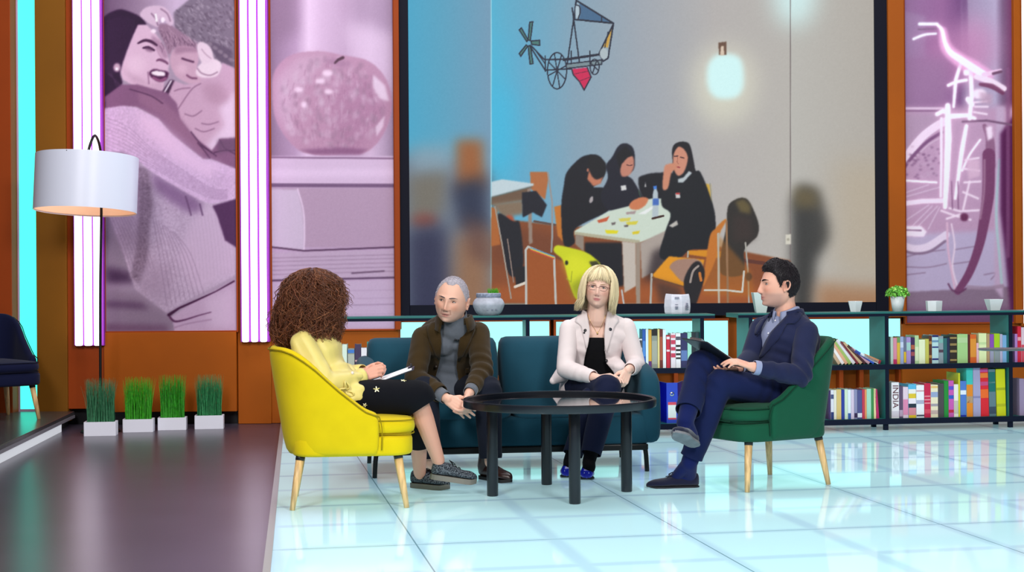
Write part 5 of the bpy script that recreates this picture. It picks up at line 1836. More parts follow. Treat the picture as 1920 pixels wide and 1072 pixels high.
PRINT = mat('matt_print', vcol='col', rough=.55, spec=.25)  # pink wash of the wall lighting is mixed into the print colours


def picture(name, label, px, cv, Yf, gain=1.0):
    X0, X1, Z0, Z1 = rect(*px, Yf)
    t = thing(name, label, 'picture', ((X0 + X1) / 2, Yf + .05, Z0))
    print_mesh('print', cv, px, Yf, PRINT, t, TOP, gain=gain)
    b = MB()
    w = .014
    b.bx(X0 - w, X0, Yf - .012, Yf + .1, Z0 - w, TOP)
    b.bx(X1, X1 + w, Yf - .012, Yf + .1, Z0 - w, TOP)
    b.bx(X0, X1, Yf - .012, Yf + .1, Z0 - w, Z0)
    b.bx(X0, X1, Yf + .001, Yf + .1, Z0, TOP)
    obj('frame', b, ORANGE2, t, bevel=.002)
    return t


GAIN = .92
mp = picture('wall_picture', 'tall pink-lit picture of a laughing mother with a child, at left', (197, 0, 442, 620), paint_mother(), 11.88, GAIN)
X0, X1, Z0, Z1 = rect(195, 620, 443, 772, 11.86)
b = MB().bx(X0, X1, 11.86, WALLY + .05, Z0, Z1 - .012)
obj('lower_panel', b, ORANGE, mp, bevel=.004)
picture('wall_picture', 'tall pink-lit picture of an apple on a stack of books', (509, 0, 738, 617), paint_apple(), 11.92, GAIN)
picture('wall_picture', 'tall pink-lit picture of a bicycle at the right', (1698, 0, 1902, 604), paint_bike(), 11.92, GAIN)

X0, X1, Z0, Z1 = rect(767, 0, 1640, 569, 11.92)
scr = thing('video_screen', 'huge video screen showing students round a table, behind the sofa', 'screen', ((X0 + X1) / 2, 11.97, Z0))
print_mesh('display', paint_screen(), (767, 0, 1640, 569), 11.92, mat('led_display', vcol='col', vcol_emit=True, rough=.5, spec=.15, emit_s=.92), scr, 4.4, step=1.25)
Xa, Xb, Za, _ = rect(749, 0, 1667, 592, 11.90)
b = MB()
b.bx(Xa, X0 - .001, 11.90, 12.04, Za, TOP)
b.bx(X1 + .001, Xb, 11.90, 12.04, Za, TOP)
b.bx(X0 - .001, X1 + .001, 11.90, 12.04, Za, Z0 - .001)
b.bx(X0 - .001, X1 + .001, 11.93, 12.04, Z0 - .001, TOP)
b.bx(X0 - .001, X1 + .001, 11.90, 11.93, 4.41, TOP)
obj('frame', b, mat('screen_frame', '#06081a', rough=.6, spec=.15), scr, bevel=.003)
# ================================================================== people
V = lambda *a: np.array(a, float)


def unit(v):
    v = np.asarray(v, float)
    return v / (np.linalg.norm(v) + 1e-12)


def A3(v):
    return np.array(v, float)


def PX(x, y, Y):
    return A3(P(x, y, Y))


EYE = V(0, 0, CAMZ)


def pix_ray(x, y):
    return unit(PX(x, y, 1.0) - EYE)


def bvh_of(me):
    co = coords(me)
    return BVHTree.FromPolygons([Vector(c) for c in co], [tuple(p.vertices) for p in me.polygons])


PIXY = [8.0]


def pix_hit(bv, x, y, off=0.0):
    """surface point under a photo pixel, lifted off the surface"""
    d = Vector(pix_ray(x, y))
    h, n, _, _ = bv.ray_cast(Vector(EYE), d)
    if h is None:
        h2, n, _, _ = bv.find_nearest(Vector(PX(x, y, PIXY[0])))
        h = h2
    if n.dot(d) > 0:
        n = -n
    return A3(h + n * off), A3(n)


def smooth_noise(p, freq, seed):
    r = np.random.default_rng(seed)
    out = np.zeros(len(p))
    for k in range(7):
        d = r.normal(size=3)
        d *= freq * r.uniform(.6, 1.5) / np.linalg.norm(d)
        w = np.sin(p @ d * .37 + r.uniform(0, 6)) * 1.3
        out += np.sin(p @ d + w + r.uniform(0, 6))
    return out / 7 ** .5


def wrinkle(me, amp, freq, seed, bends=(), bend_amp=.006):
    """soft folds; extra ring folds near the bends (point, axis, reach)"""
    co = coords(me)
    n = np.empty(len(co) * 3)
    me.vertices.foreach_get('normal', n)
    n = n.reshape(-1, 3)
    d = amp * smooth_noise(co, freq, seed)
    for c, ax, reach in bends:
        r = co - A3(c)
        dist = np.linalg.norm(r, axis=1)
        s = r @ unit(ax)
        ph = s * 2 * PI / .062 + 2.2 * smooth_noise(co, 9, seed + 5)
        w = np.sin(ph)
        d += bend_amp * np.exp(-(dist / reach) ** 2) * (np.abs(w) ** .7 * np.sign(w)) * np.clip(.55 + .7 * smooth_noise(co, 11, seed + 9), 0, 1.2)
    set_coords(me, co + n * d[:, None])


# ---------------------------------------------------------------- head
def head_frame(yaw, pitch, roll):
    y, p, r = (math.radians(q) for q in (yaw, pitch, roll))
    f = V(math.sin(y) * math.cos(p), -math.cos(y) * math.cos(p), math.sin(p))
    l = unit(np.cross(V(0, 0, 1), f))
    u = np.cross(f, l)
    c, s = math.cos(r), math.sin(r)
    u, l = u * c + l * s, l * c - u * s
    return np.stack([f, l, u], 1)      # columns forward, left, up


def g2(l, u, l0, u0, sl, su):
    return np.exp(-((l - l0) / sl) ** 2 - ((u - u0) / su) ** 2)


def head_surface(D, k):
    """star-shaped head; D unit directions (forward, left, up); k = feature dict"""
    f, l, u = D.T
    af = np.where(f > 0, .094, .100)
    au = np.where(u > 0, .118, .118)
    r = 1 / np.sqrt((f / af) ** 2 + (l / (.0765 * k.get('wide', 1))) ** 2 + (u / au) ** 2)
    p = D * r[:, None]
    t = np.clip(-p[:, 2] / .118, 0, 1)
    p[:, 1] *= 1 - k.get('jaw', .26) * t ** 1.6
    back = p[:, 0] < 0
    p[:, 0] = np.where(back, p[:, 0] * (1 - .45 * t ** 1.2), p[:, 0])
    fr = np.clip(p[:, 0] / .04, 0, 1)
    L, U = p[:, 1], p[:, 2]
    p[:, 0] += fr * .040 * t ** 2 * np.exp(-(L / .045) ** 2) * k.get('chin', 1)
    d = np.zeros(len(p))
    for s in (-1, 1):
        d += -.0105 * g2(L, U, s * .031, .003, .016, .011)
        d += .0055 * g2(L, U, s * .030, .022, .022, .008) * k.get('brow', 1)
        d += .0050 * g2(L, U, s * .043, -.026, .018, .020)
        d += -.003 * g2(L, U, s * .045, -.060, .016, .02)
        d += .0045 * g2(L, U, s * .013, -.040, .0065, .006) * k.get('nose', 1)
        d += -.0022 * g2(L, U, s * .027, -.052, .006, .012) * k.get('fold', 1)
        d += .0024 * g2(L, U, s * .031, .0105, .017, .0035)
        d += .0016 * g2(L, U, s * .031, -.007, .016, .003)
    nz = np.interp(U, [-.056, -.050, -.044, -.036, -.02, .0, .014, .03], [0, .004, .017, .0255, .020, .011, .005, 0]) * k.get('nose', 1)
    sg = np.interp(U, [-.05, -.04, -.02, .01], [.0125, .0115, .0085, .0085])
    d += nz * np.exp(-(L / sg) ** 2)
    ms = k.get('mouth', 1)
    d += .0048 * g2(L, U, 0, -.0615, .021, .0052) * ms
    d += .0055 * g2(L, U, 0, -.0745, .018, .0062) * ms
    d += -.0042 * g2(L, U, 0, -.0680, .027, .0024) * (.5 + .5 * ms)
    d += -.004 * k.get('open', 0) * g2(L, U, 0, -.0685, .017, .0045)
    d += -.0035 * g2(L, U, 0, -.086, .022, .006)
    d += .0055 * g2(L, U, 0, -.104, .018, .012) * k.get('chin', 1)
    p[:, 0] += d * fr
    return p


def head_mesh(k, n=150, m=110):
    v, D = [], []
    for i in range(1, m):
        ph = PI * i / m
        th = 2 * PI * np.arange(n) / n
        D.append(np.stack([math.sin(ph) * np.cos(th), math.sin(ph) * np.sin(th), np.full(n, math.cos(ph))], 1))
    D.append(np.array([[0, 0, 1.], [0, 0, -1.]]))
    D = np.concatenate(D)
    p = head_surface(D, k)
    f = []
    for i in range(m - 2):
        for j in range(n):
            q = (j + 1) % n
            f.append((i * n + j, (i + 1) * n + j, (i + 1) * n + q, i * n + q))
    t = (m - 1) * n
    for j in range(n):
        q = (j + 1) % n
        f.append((t, j, q))
        f.append((t + 1, (m - 2) * n + q, (m - 2) * n + j))
    return p, f


def hand_mb(mb, wrist, d, n, right, s=1.0, curl=(20, 25, 20), fan=.0, thumb=.5, curls=None, arm_r=.026):
    """hand with palm, four jointed fingers and thumb. d wrist->knuckles, n the way the palm faces"""
    d = unit(d)
    n = unit(np.asarray(n, float) - d * np.dot(n, d))
    t = np.cross(d, n) * (1 if right else -1)
    W = A3(wrist)
    offs = (.027, .009, -.009, -.026)
    klen = (.088, .092, .087, .078)
    flen = (.073, .081, .076, .060)
    for i in range(4):
        k0 = W + d * .012 * s + t * offs[i] * .62 * s
        k1 = W + d * klen[i] * s + t * offs[i] * s - n * .002 * s
        mb.capsule(k0, k1, .0145 * s, .0108 * s, 12)
        a = 0
        p = k1
        r = (.0092, .0084, .0076, .0066)
        c = curls[i] if curls else curl
        for j, part in enumerate((.45, .30, .25)):
            a += math.radians(c[j])
            dr = d * math.cos(a) + n * math.sin(a) + t * fan * (1.5 - i) * .35
            q = p + unit(dr) * flen[i] * part * s
            mb.capsule(p, q, r[j] * s * (.9 if i == 3 else 1), r[j + 1] * s * (.9 if i == 3 else 1), 10)
            p = q
    mb.capsule(W + d * .03 * s, W + d * .07 * s, .016 * s, .013 * s, 12, (n, .8))
    b0 = W + d * .02 * s + t * .016 * s + n * .004 * s
    dr = unit(d * .62 + t * .62 + n * thumb)
    b1 = b0 + dr * .042 * s
    mb.capsule(b0, b1, .0145 * s, .0115 * s, 12)
    dr2 = unit(d * .85 + t * .28 + n * (thumb + .1))
    b2 = b1 + dr2 * .032 * s
    mb.capsule(b1, b2, .0108 * s, .0095 * s, 10)
    mb.capsule(b2, b2 + unit(dr2 - t * .15) * .025 * s, .0095 * s, .0072 * s, 10)
    return t


def sring(c, l, f, hw, hd, e=.85, n=22, fb=1.0):
    """superellipse ring across the torso; fb scales the back half depth"""
    r = []
    for k in range(n):
        a = 2 * PI * k / n
        cx, sy = math.cos(a), math.sin(a)
        x = abs(cx) ** e * (1 if cx > 0 else -1) * hw
        y = abs(sy) ** e * (1 if sy > 0 else -1) * hd
        if y < 0:
            y *= fb
        r.append(A3(c) + l * x + f * y)
    return r


class Body:
    """joint positions; l axes point to the person's own left"""
    def __init__(s, **j):
        s.__dict__.update({k: (A3(v) if not np.isscalar(v) and k != 'prof' else v) for k, v in j.items()})
        s.lh = unit(s.hipL - s.hipR)
        s.ls = unit(s.shL - s.shR)
        s.pel = (s.hipL + s.hipR) / 2

    def stations(s, g, prof=None, t0=-.22, t1=1.0):
        """torso rings"""
        prof = prof or s.prof
        rings = []
        ts = [t for t in (-.22, -.12, 0, .15, .3, .45, .6, .72, .83, .91, .96, 1.0) if t0 <= t <= t1]
        mid = (s.pel + s.neck) / 2 + s.bulge
        for t in ts:
            u = max(t, 0)
            c = (1 - u) ** 2 * s.pel + 2 * u * (1 - u) * mid + u * u * s.neck
            tan = unit(2 * (1 - u) * (mid - s.pel) + 2 * u * (s.neck - mid))
            if t < 0:
                c = s.pel + unit(mid - s.pel) * t * np.linalg.norm(s.neck - s.pel)
            l = unit(s.lh * (1 - u) + s.ls * u)
            l = unit(l - tan * (l @ tan))
            f = np.cross(l, tan)
            hw = np.interp(t, prof[0], prof[1])
            hd = np.interp(t, prof[0], prof[2])
            rings.append((c, l, f, hw + g, hd + g))
        return rings

    def torso(s, mb, g, **k):
        rr = s.stations(g, **k)
        mb.loft([sring(c, l, f, hw, hd) for c, l, f, hw, hd in rr])
        top = rr[-1]
        return mb

    def shoulders(s, mb, g, r=.058):
        for sh in (s.shL, s.shR):
            up = V(0, 0, .0)
            mb.capsule(s.neck + (sh - s.neck) * .10 - V(0, 0, .012), sh - V(0, 0, .016), r * .78 + g, r * .86 + g * .9, 16)
            mb.capsule(s.neck + (sh - s.neck) * .3 - V(0, 0, .10), sh - V(0, 0, .06), r * 1.1 + g, r * .88 + g * .9, 16)


MALE = ((-.22, -.12, 0, .15, .3, .45, .6, .72, .83, .91, .96, 1.0),
        (.150, .172, .175, .168, .160, .165, .178, .178, .150, .105, .082, .066),
        (.095, .120, .122, .115, .110, .115, .122, .120, .100, .082, .070, .060))
FEMALE = ((-.22, -.12, 0, .15, .3, .45, .6, .72, .83, .91, .96, 1.0),
          (.150, .172, .172, .152, .135, .138, .150, .150, .125, .086, .064, .052),
          (.095, .118, .115, .098, .090, .100, .122, .112, .088, .068, .056, .048))


def skin_mat(name, rough=.5):
    return mat(name, vcol='col', rough=rough, spec=.35, sss=.12, bump=(160, .06, .002))


def build_body(p, B, Hc, Hf, k, hs, hands, skin, voxel_size=.0036):
    """continuous skin mesh: head, neck, torso, arms, hands, legs"""
    mb = MB()
    hp, hf = head_mesh(k)
    hp = hp * hs
    mb.add(hp @ Hf.T + Hc, hf)
    L = lambda f, l, u: Hc + Hf @ (V(f, l, u) * hs)
    for sd in (-1, 1):      # ears
        e = MB()
        e.ellipsoid((0, 0, 0), (.0165, .0055, .029), n=18, m=12)
        rim = [(.012, sd * .003, .006), (.010, sd * .006, .022), (.0, sd * .010, .030), (-.012, sd * .012, .026), (-.019, sd * .012, .012), (-.017, sd * .010, -.006), (-.008, sd * .007, -.020)]
        e.tube(catmull(rim, 4), .0046, 8)
        e.ellipsoid((.002, sd * .004, -.024), (.0085, .005, .010), n=12, m=8)
        e.ellipsoid((.012, sd * .004, -.004), (.006, .005, .008), n=12, m=8)
        R = Matrix.Rotation(sd * .35, 3, 'Z') @ Matrix.Rotation(-.18, 3, 'Y')
        v = e.verts() @ np.array(R).T + V(-.012, sd * .0765 * k.get('wide', 1), -.010)
        mb.add(v * hs @ Hf.T + Hc, e.f)
    nr = k.get('neck', .056)
    mb.chain([B.neck - V(0, 0, .03), B.neck + (Hc - B.neck) * .45 + Hf[:, 0] * -.004, L(-.032, 0, -.045)], [nr * 1.12, nr, nr * .98], 18)
    B.torso(mb, -.012)
    B.shoulders(mb, -.014)
    for sh, el, wr in ((B.shL, B.elL, B.wrL), (B.shR, B.elR, B.wrR)):
        w = B.armw
        mb.chain([sh - V(0, 0, .016), el, wr], [.042 * w, .037 * w, .0255 * w], 14)
        mb.capsule(el, el + (wr - el) * .45, .038 * w, .036 * w, 14)
        mb.capsule(wr, wr + (wr - el) * .04, .0255 * w, .024 * w, 12)
    for hp_, kn, an in ((B.hipL, B.knL, B.anL), (B.hipR, B.knR, B.anR)):
        w = B.legw
        mb.chain([hp_, kn], [.078 * w, .054 * w], 16)
        mb.chain([kn, kn + (an - kn) * .35, an], [.052 * w, .052 * w, .034 * w], 16)
    for h in hands:
        hand_mb(mb, **h)
    for hp_, kn, an, toe in ((B.hipL, B.knL, B.anL, B.toeL), (B.hipR, B.knR, B.anR, B.toeR)):
        mb.capsule(an, an - V(0, 0, .008), .030, .028, 12)
    me = voxel('body', mb, voxel_size, 3, .5)
    # skin colours and painted shade in head space
    co = coords(me)
    q = (co - Hc) @ Hf / hs
    f, l, u = q.T
    c = np.tile(lin(skin['base']), (len(co), 1))
    near = (np.abs(l) < .1) & (np.abs(u) < .16) & (f > -.15) & (f < .16)

    def tint(w, col):
        w = np.clip(w * near, 0, 1)[:, None]
        c[:] = c * (1 - w) + lin(col) * w
    front = np.clip(f / .03, 0, 1)
    for s_ in (-1, 1):
        tint(.5 * g2(l, u, s_ * .042, -.028, .020, .018) * front, skin['cheek'])
        tint(.45 * g2(l, u, s_ * .031, .002, .020, .010) * front, skin['skin_shade'])  # shade of the eye hollows painted into the skin
        tint(.55 * np.exp(-((l - s_ * .079) / .012) ** 2 - ((u + .008) / .03) ** 2 - ((f + .01) / .03) ** 2), skin['cheek'])
    tint(.4 * g2(l, u, 0, -.038, .014, .012) * front, skin['cheek'])
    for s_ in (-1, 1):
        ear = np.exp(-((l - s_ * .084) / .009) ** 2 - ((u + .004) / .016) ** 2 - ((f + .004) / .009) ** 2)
        tint(.75 * ear, skin['skin_shade'])  # ear hollow darkened in colour to stand for its shade
    if skin.get('stubble'):
        w = np.clip((-u - .040) / .015, 0, 1) * np.clip((.115 - np.abs(l) * .2 + u * .0 + 0), 0, 1) / .115 * np.clip((f + .02) / .03, 0, 1) * (u > -.14)
        tint(w * skin['stubble'][1], skin['stubble'][0])
    lw = np.maximum(np.clip(1.2 - (np.abs(l) / .026) ** 2 - ((u + .0635) / .0044) ** 2, 0, 1), np.clip(1.2 - (np.abs(l) / .022) ** 2 - ((u + .0735) / .0056) ** 2, 0, 1))
    tint(lw * front * skin.get('lipw', .8), skin['lip'])
    tint(np.clip(1.2 - (l / .027) ** 2 - ((u + .0682) / (.0019 + .0016 * k.get('open', 0))) ** 2, 0, 1) * front * .9, skin['mouth'])
    for s_ in (-1, 1):
        tint(.5 * k.get('fold', .4) / 1.8 * np.exp(-((l - s_ * (.022 + .20 * (-.042 - u))) / .0028) ** 2) * ((u < -.040) & (u > -.066)) * front, skin['skin_shade'])  # shade in the smile folds painted as a dark line
    for s_ in (-1, 1):
        tint(.8 * g2(l, u, s_ * .0085, -.0485, .0048, .003) * front, skin['mouth'])
    set_vcol(me, c)
    o = link('body', me, skin_mat('skin'), p)
    bv = bvh_of(me)
    hit = lambda l, u: _face_hit(bv, Hc, Hf, hs, l, u)
    return o, me, bv, hit


def _face_hit(bv, Hc, Hf, hs, l, u):
    o = Hc + Hf @ (V(.25, l, u) * hs)
    h, n, _, _ = bv.ray_cast(Vector(o), Vector(-Hf[:, 0]))
    return A3(h if h is not None else o - Hf[:, 0] * .16 * hs)


def face_parts(p, Hf, hs, hit, iris, browcol, gaze=(0, 0), lash='#1c1212', brow_w=.0032, lid=1.0, brow_r=(0, 0)):
    """eyes (> iris, eyelash) and eyebrows"""
    f = Hf[:, 0]
    for s in (-1, 1):
        c = hit(s * .031, .002) - f * .0035 * hs
        R = Hf
        e = MB().ellipsoid(c, (.0065 * hs, .0135 * hs, .0062 * hs * lid), R, 18, 12)
        eo = obj('eye', e, mat('eye_white', '#b9b0ae', rough=.3), p, smooth=True)
        ci = c + f * .0040 * hs + Hf[:, 1] * gaze[0] * hs + Hf[:, 2] * gaze[1] * hs
        b = MB().ellipsoid(ci, (.0032 * hs, .0052 * hs, .0052 * hs * min(1, lid + .1)), R, 14, 10, lin(iris))
        b.ellipsoid(ci + f * .0008 * hs, (.0030 * hs, .0026 * hs, .0026 * hs), R, 12, 8, lin('#050505'))
        b.ellipsoid(ci + f * .0022 * hs + Hf[:, 2] * .0016 * hs + Hf[:, 1] * .0012 * hs, (.0012 * hs, .0006 * hs, .0006 * hs), R, 8, 6, lin('#e8e8e8'))  # catchlight on the eye added as a pale bead
        obj('iris', b, mat('iris', vcol='col', rough=.15), eo, smooth=True)
        arc = []
        for q in np.linspace(-1, 1, 9):
            arc.append(c + Hf[:, 1] * (s * .0148 * q) * hs + Hf[:, 2] * (.0066 * lid * (1 - q * q) + .0004 - .0012 * q) * hs + f * (.0058 * (1 - q * q * .8)) * hs)
        b = MB().tube(arc, [.0006, .0011, .0014, .0016, .0016, .0016, .0014, .0011, .0006], 6)
        obj('eyelash', b, mat('lash', lash, rough=.6), eo, smooth=True)
        arc, rad = [], []
        for q in np.linspace(0, 1, 9):
            l = s * (.012 + .038 * q)
            u = .0205 + .0060 * math.sin(q * 2.3) - .003 * q + brow_r[0] * (1 - q)
            arc.append(hit(l, u) + f * .0006)
            rad.append(brow_w * (.75 + .6 * math.sin(PI * min(q * 1.15, 1)) - .45 * q))
        b = MB().tube(arc, rad, 8, flat=(f, .5))
        obj('eyebrow', b, mat('brow_' + browcol, browcol, rough=.8), p, smooth=True)


def cap_hair(p, name, k, Hc, Hf, hs, hairline, thick, color, n_strand, comb, seed, len_=(.012, .022), rad=.0013, var=.35, lift=.18):
    """short hair: scalp shell that thins to the hairline, covered by short combed strands"""
    n, m = 120, 80
    D = []
    for i in range(m):
        ph = math.radians(3 + 127 * i / (m - 1))
        th = 2 * PI * np.arange(n) / n
        D.append(np.stack([math.sin(ph) * np.cos(th), math.sin(ph) * np.sin(th), np.full(n, math.cos(ph))], 1))
    D = np.concatenate(D)
    q = head_surface(D, k)
    psi = np.degrees(np.abs(np.arctan2(q[:, 1], q[:, 0])))
    edge = q[:, 2] - np.interp(psi, *hairline)      # >0 inside the hair
    th = np.array([thick(*r) for r in np.stack([psi, q[:, 2]], 1)])
    rng = np.random.default_rng(seed)
    off = np.where(edge > 0, th * np.clip(edge / .014, 0, 1) ** .5, -.004)
    v = q + D * off[:, None]
    f = []
    for i in range(m - 1):
        for j in range(n):
            a, b_, c, d = i * n + j, i * n + (j + 1) % n, (i + 1) * n + (j + 1) % n, (i + 1) * n + j
            if max(edge[a], edge[b_], edge[c], edge[d]) > -.003:
                f.append((a, d, c, b_))
    base = lin(color)
    mb = MB()
    mb.add(v * hs @ Hf.T + Hc, f, np.tile(base * .8, (len(v), 1)))
    idx = np.where((edge > .003))[0]
    for t in rng.choice(idx, n_strand):
        r0 = v[t] + rng.normal(size=3) * .0012
        nrm = D[t]
        c = comb(psi[t], q[t])
        c = c - nrm * (c @ nrm)
        dr = unit(unit(c) + nrm * lift + rng.normal(size=3) * .11)
        ln = rng.uniform(*len_) * (.5 + .5 * min(1, edge[t] / .03))
        pts = [r0 - nrm * .002, r0 + dr * ln * .5, r0 + unit(dr - nrm * (lift + .22)) * ln + nrm * .001]
        g = base * rng.uniform(1 - var, 1 + var)
        mb.tube([Hc + Hf @ (x * hs) for x in pts], [rad, rad * .85, rad * .2], 4, True, np.tile(g, (12, 1)))
    return obj(name, mb, mat('hair_' + color, vcol='col', rough=.55, spec=.4), p, smooth=True)


# ---------------------------------------------------------------- cloth helpers
def cut_plane(me, co, no, center, reach):
    """open hem: remove what lies beyond the plane, near `center` only"""
    bm = bmesh.new()
    bm.from_mesh(me)
    C = Vector(center)
    vs = [v for v in bm.verts if (v.co - C).length < reach]
    s = set(vs)
    es = [e for e in bm.edges if e.verts[0] in s and e.verts[1] in s]
    fs = [f for f in bm.faces if all(v in s for v in f.verts)]
    bmesh.ops.bisect_plane(bm, geom=vs + es + fs, plane_co=Vector(co), plane_no=Vector(no), clear_outer=True, dist=1e-5)
    bm.to_mesh(me)
    bm.free()


def in_poly(x, y, poly):
    ins = np.zeros(len(x), bool)
    n = len(poly)
    for i in range(n):
        (x1, y1), (x2, y2) = poly[i], poly[(i + 1) % n]
        if y1 == y2:
            continue
        ins ^= ((y1 > y) != (y2 > y)) & (x < (x2 - x1) * (y - y1) / (y2 - y1) + x1)
    return ins


def cut_front(me, poly, facing, keep=None):
    """cut an opening (photo outline) through the side of the cloth that faces `facing`; edges snap to the outline"""
    co = coords(me)
    n = np.empty(len(co) * 3)
    me.vertices.foreach_get('normal', n)
    n = n.reshape(-1, 3)
    px, py = proj(co)
    front = (n @ unit(facing)) > -.05
    ins = in_poly(px, py, poly) & front
    bm = bmesh.new()
    bm.from_mesh(me)
    bm.verts.ensure_lookup_table()
    kill = [f for f in bm.faces if sum(ins[v.index] for v in f.verts) * 2 >= len(f.verts)]
    bmesh.ops.delete(bm, geom=kill, context='FACES')
    E = np.array(poly, float)
    for v in bm.verts:
        if not v.is_boundary:
            continue
        x, y = proj(np.array(v.co))
        best = None
        for i in range(len(E)):
            a, b = E[i], E[(i + 1) % len(E)]
            d = b - a
            t = min(1, max(0, ((V(x, y) - a) @ d) / (d @ d + 1e-9)))
            q = a + d * t
            ds = np.hypot(*(q - V(x, y)))
            if best is None or ds < best[0]:
                best = (ds, q)
        if best[0] < 6:
            Y = v.co.y
            v.co = P(best[1][0], best[1][1], Y)
    bm.to_mesh(me)
    bm.free()


def join_meshes(name, ms):
    mb = MB()
    for me in ms:
        mb.add(coords(me), [tuple(p.vertices) for p in me.polygons])
    return mesh_of(name, mb)


def cloth(name, me, m, parent, thick=.004):
    o = link(name, me, m, parent)
    if thick:
        s = o.modifiers.new('thickness', 'SOLIDIFY')
        s.thickness = thick
        s.offset = -1
    return o


def patch(name, bv, inner, outer, m, parent, off=.006, n=10, k=4, thick=.004):
    """strip of cloth lying on a surface between two photo outlines"""
    a = catmull(inner, 5)
    b = catmull(outer, 5)
    a = [a[int(i)] for i in np.linspace(0, len(a) - 1, n)]
    b = [b[int(i)] for i in np.linspace(0, len(b) - 1, n)]
    v, f = [], []
    for i in range(n):
        for j in range(k):
            t = j / (k - 1)
            q = a[i] * (1 - t) + b[i] * t
            v.append(pix_hit(bv, q[0], q[1], off)[0])
    for i in range(n - 1):
        for j in range(k - 1):
            f.append((i * k + j, i * k + j + 1, (i + 1) * k + j + 1, (i + 1) * k + j))
    # calm depth jumps
    me = bpy.data.meshes.new(name)
    me.from_pydata([tuple(q) for q in v], [], f)
    o = cloth(name, me, m, parent, thick)
    o.modifiers[0].offset = 0
    return o


def collar_band(name, parent, neck, f, ax, r, h, fall, open_deg, m, lift=0.0, drop=.03, thick=.0025, spread=.012):
    """folded collar round the neck, open at the front"""
    n = 30
    o = math.radians(open_deg)
    rows = [[], [], [], []]
    f = unit(V(f[0], f[1], 0))
    side = np.cross(V(0, 0, 1), f)
    for a in np.linspace(o, 2 * PI - o, n):
        dv = f * math.cos(a) + side * math.sin(a)
        fr = max(dv @ f, 0)
        z = V(0, 0, 1)
        rows[0].append(neck + dv * r + z * (lift - drop * fr))
        top = neck + dv * (r - .005) + ax * h * (1 - .35 * fr) + z * (lift - drop * .5 * fr)
        rows[1].append(top)
        rows[2].append(top + dv * .005 - z * .002)
        rows[3].append(neck + dv * (r + spread * (1 + .5 * fr)) + z * (lift - fall * (1 + .5 * fr) - drop * fr))
    v = sum(rows, [])
    fc = [(k * n + i, k * n + i + 1, (k + 1) * n + i + 1, (k + 1) * n + i) for k in range(3) for i in range(n - 1)]
    me = bpy.data.meshes.new(name)
    me.from_pydata([tuple(q) for q in v], [], fc)
    return cloth(name, me, m, parent, thick)


def shoe(p, heel, toe, up, L, w, name, m, sole_m, sole_h=.018, h_heel=.075, h_toe=.04, point=.6, low=.0, extras=None, label=None):
    """shoe from the heel point to the toe point, sole underneath along -up"""
    heel, toe = A3(heel), A3(toe)
    x = unit(toe - heel)
    z = unit(A3(up) - x * (A3(up) @ x))
    y = np.cross(z, x)
    M = np.stack([x, y, z], 1)
    st = np.linspace(0, 1, 27) ** .9
    rings, srings = [], []
    for t in st:
        ww = w * np.interp(t, [0, .04, .12, .3, .5, .68, .84, .94, 1], [.30, .55, .74, .76, .84, 1.0, .86, .55 * point + .15, .14])
        hh = np.interp(t, [0, .06, .2, .36, .5, .65, .85, .96, 1], [h_heel * .8, h_heel, h_heel * (1 - low), h_heel * (.98 - low * .6), h_heel * .78, h_heel * .60, h_toe, h_toe * .7, h_toe * .35])
        r = []
        for a in np.linspace(0, 2 * PI, 19)[:-1]:
            cx, cz = math.cos(a), math.sin(a)
            yy = abs(cx) ** .8 * (1 if cx > 0 else -1) * ww * (1 - .25 * max(cz, 0))
            zz = sole_h + hh * .42 + abs(cz) ** .75 * (1 if cz > 0 else -1) * hh * (.58 if cz > 0 else .42)
            r.append(heel + M @ V(t * L, yy, zz))
        rings.append(r)
        s2 = ww * .95 + .001
        lift = .0 if t < .85 else (t - .85) * .05
        srings.append([heel + M @ V(t * L * .985 + .002, s * s2, zz + lift) for s, zz in ((-1, .0), (-.94, -.0005), (.94, -.0005), (1, .0), (1.0, sole_h), (-1.0, sole_h))])
    o = obj(name, MB().loft(rings), m, p, smooth=True, sub=1)
    if label:
        o['label'] = label
    so = obj('sole', MB().loft(srings), sole_m, o, bevel=.003)
    return o, M, heel
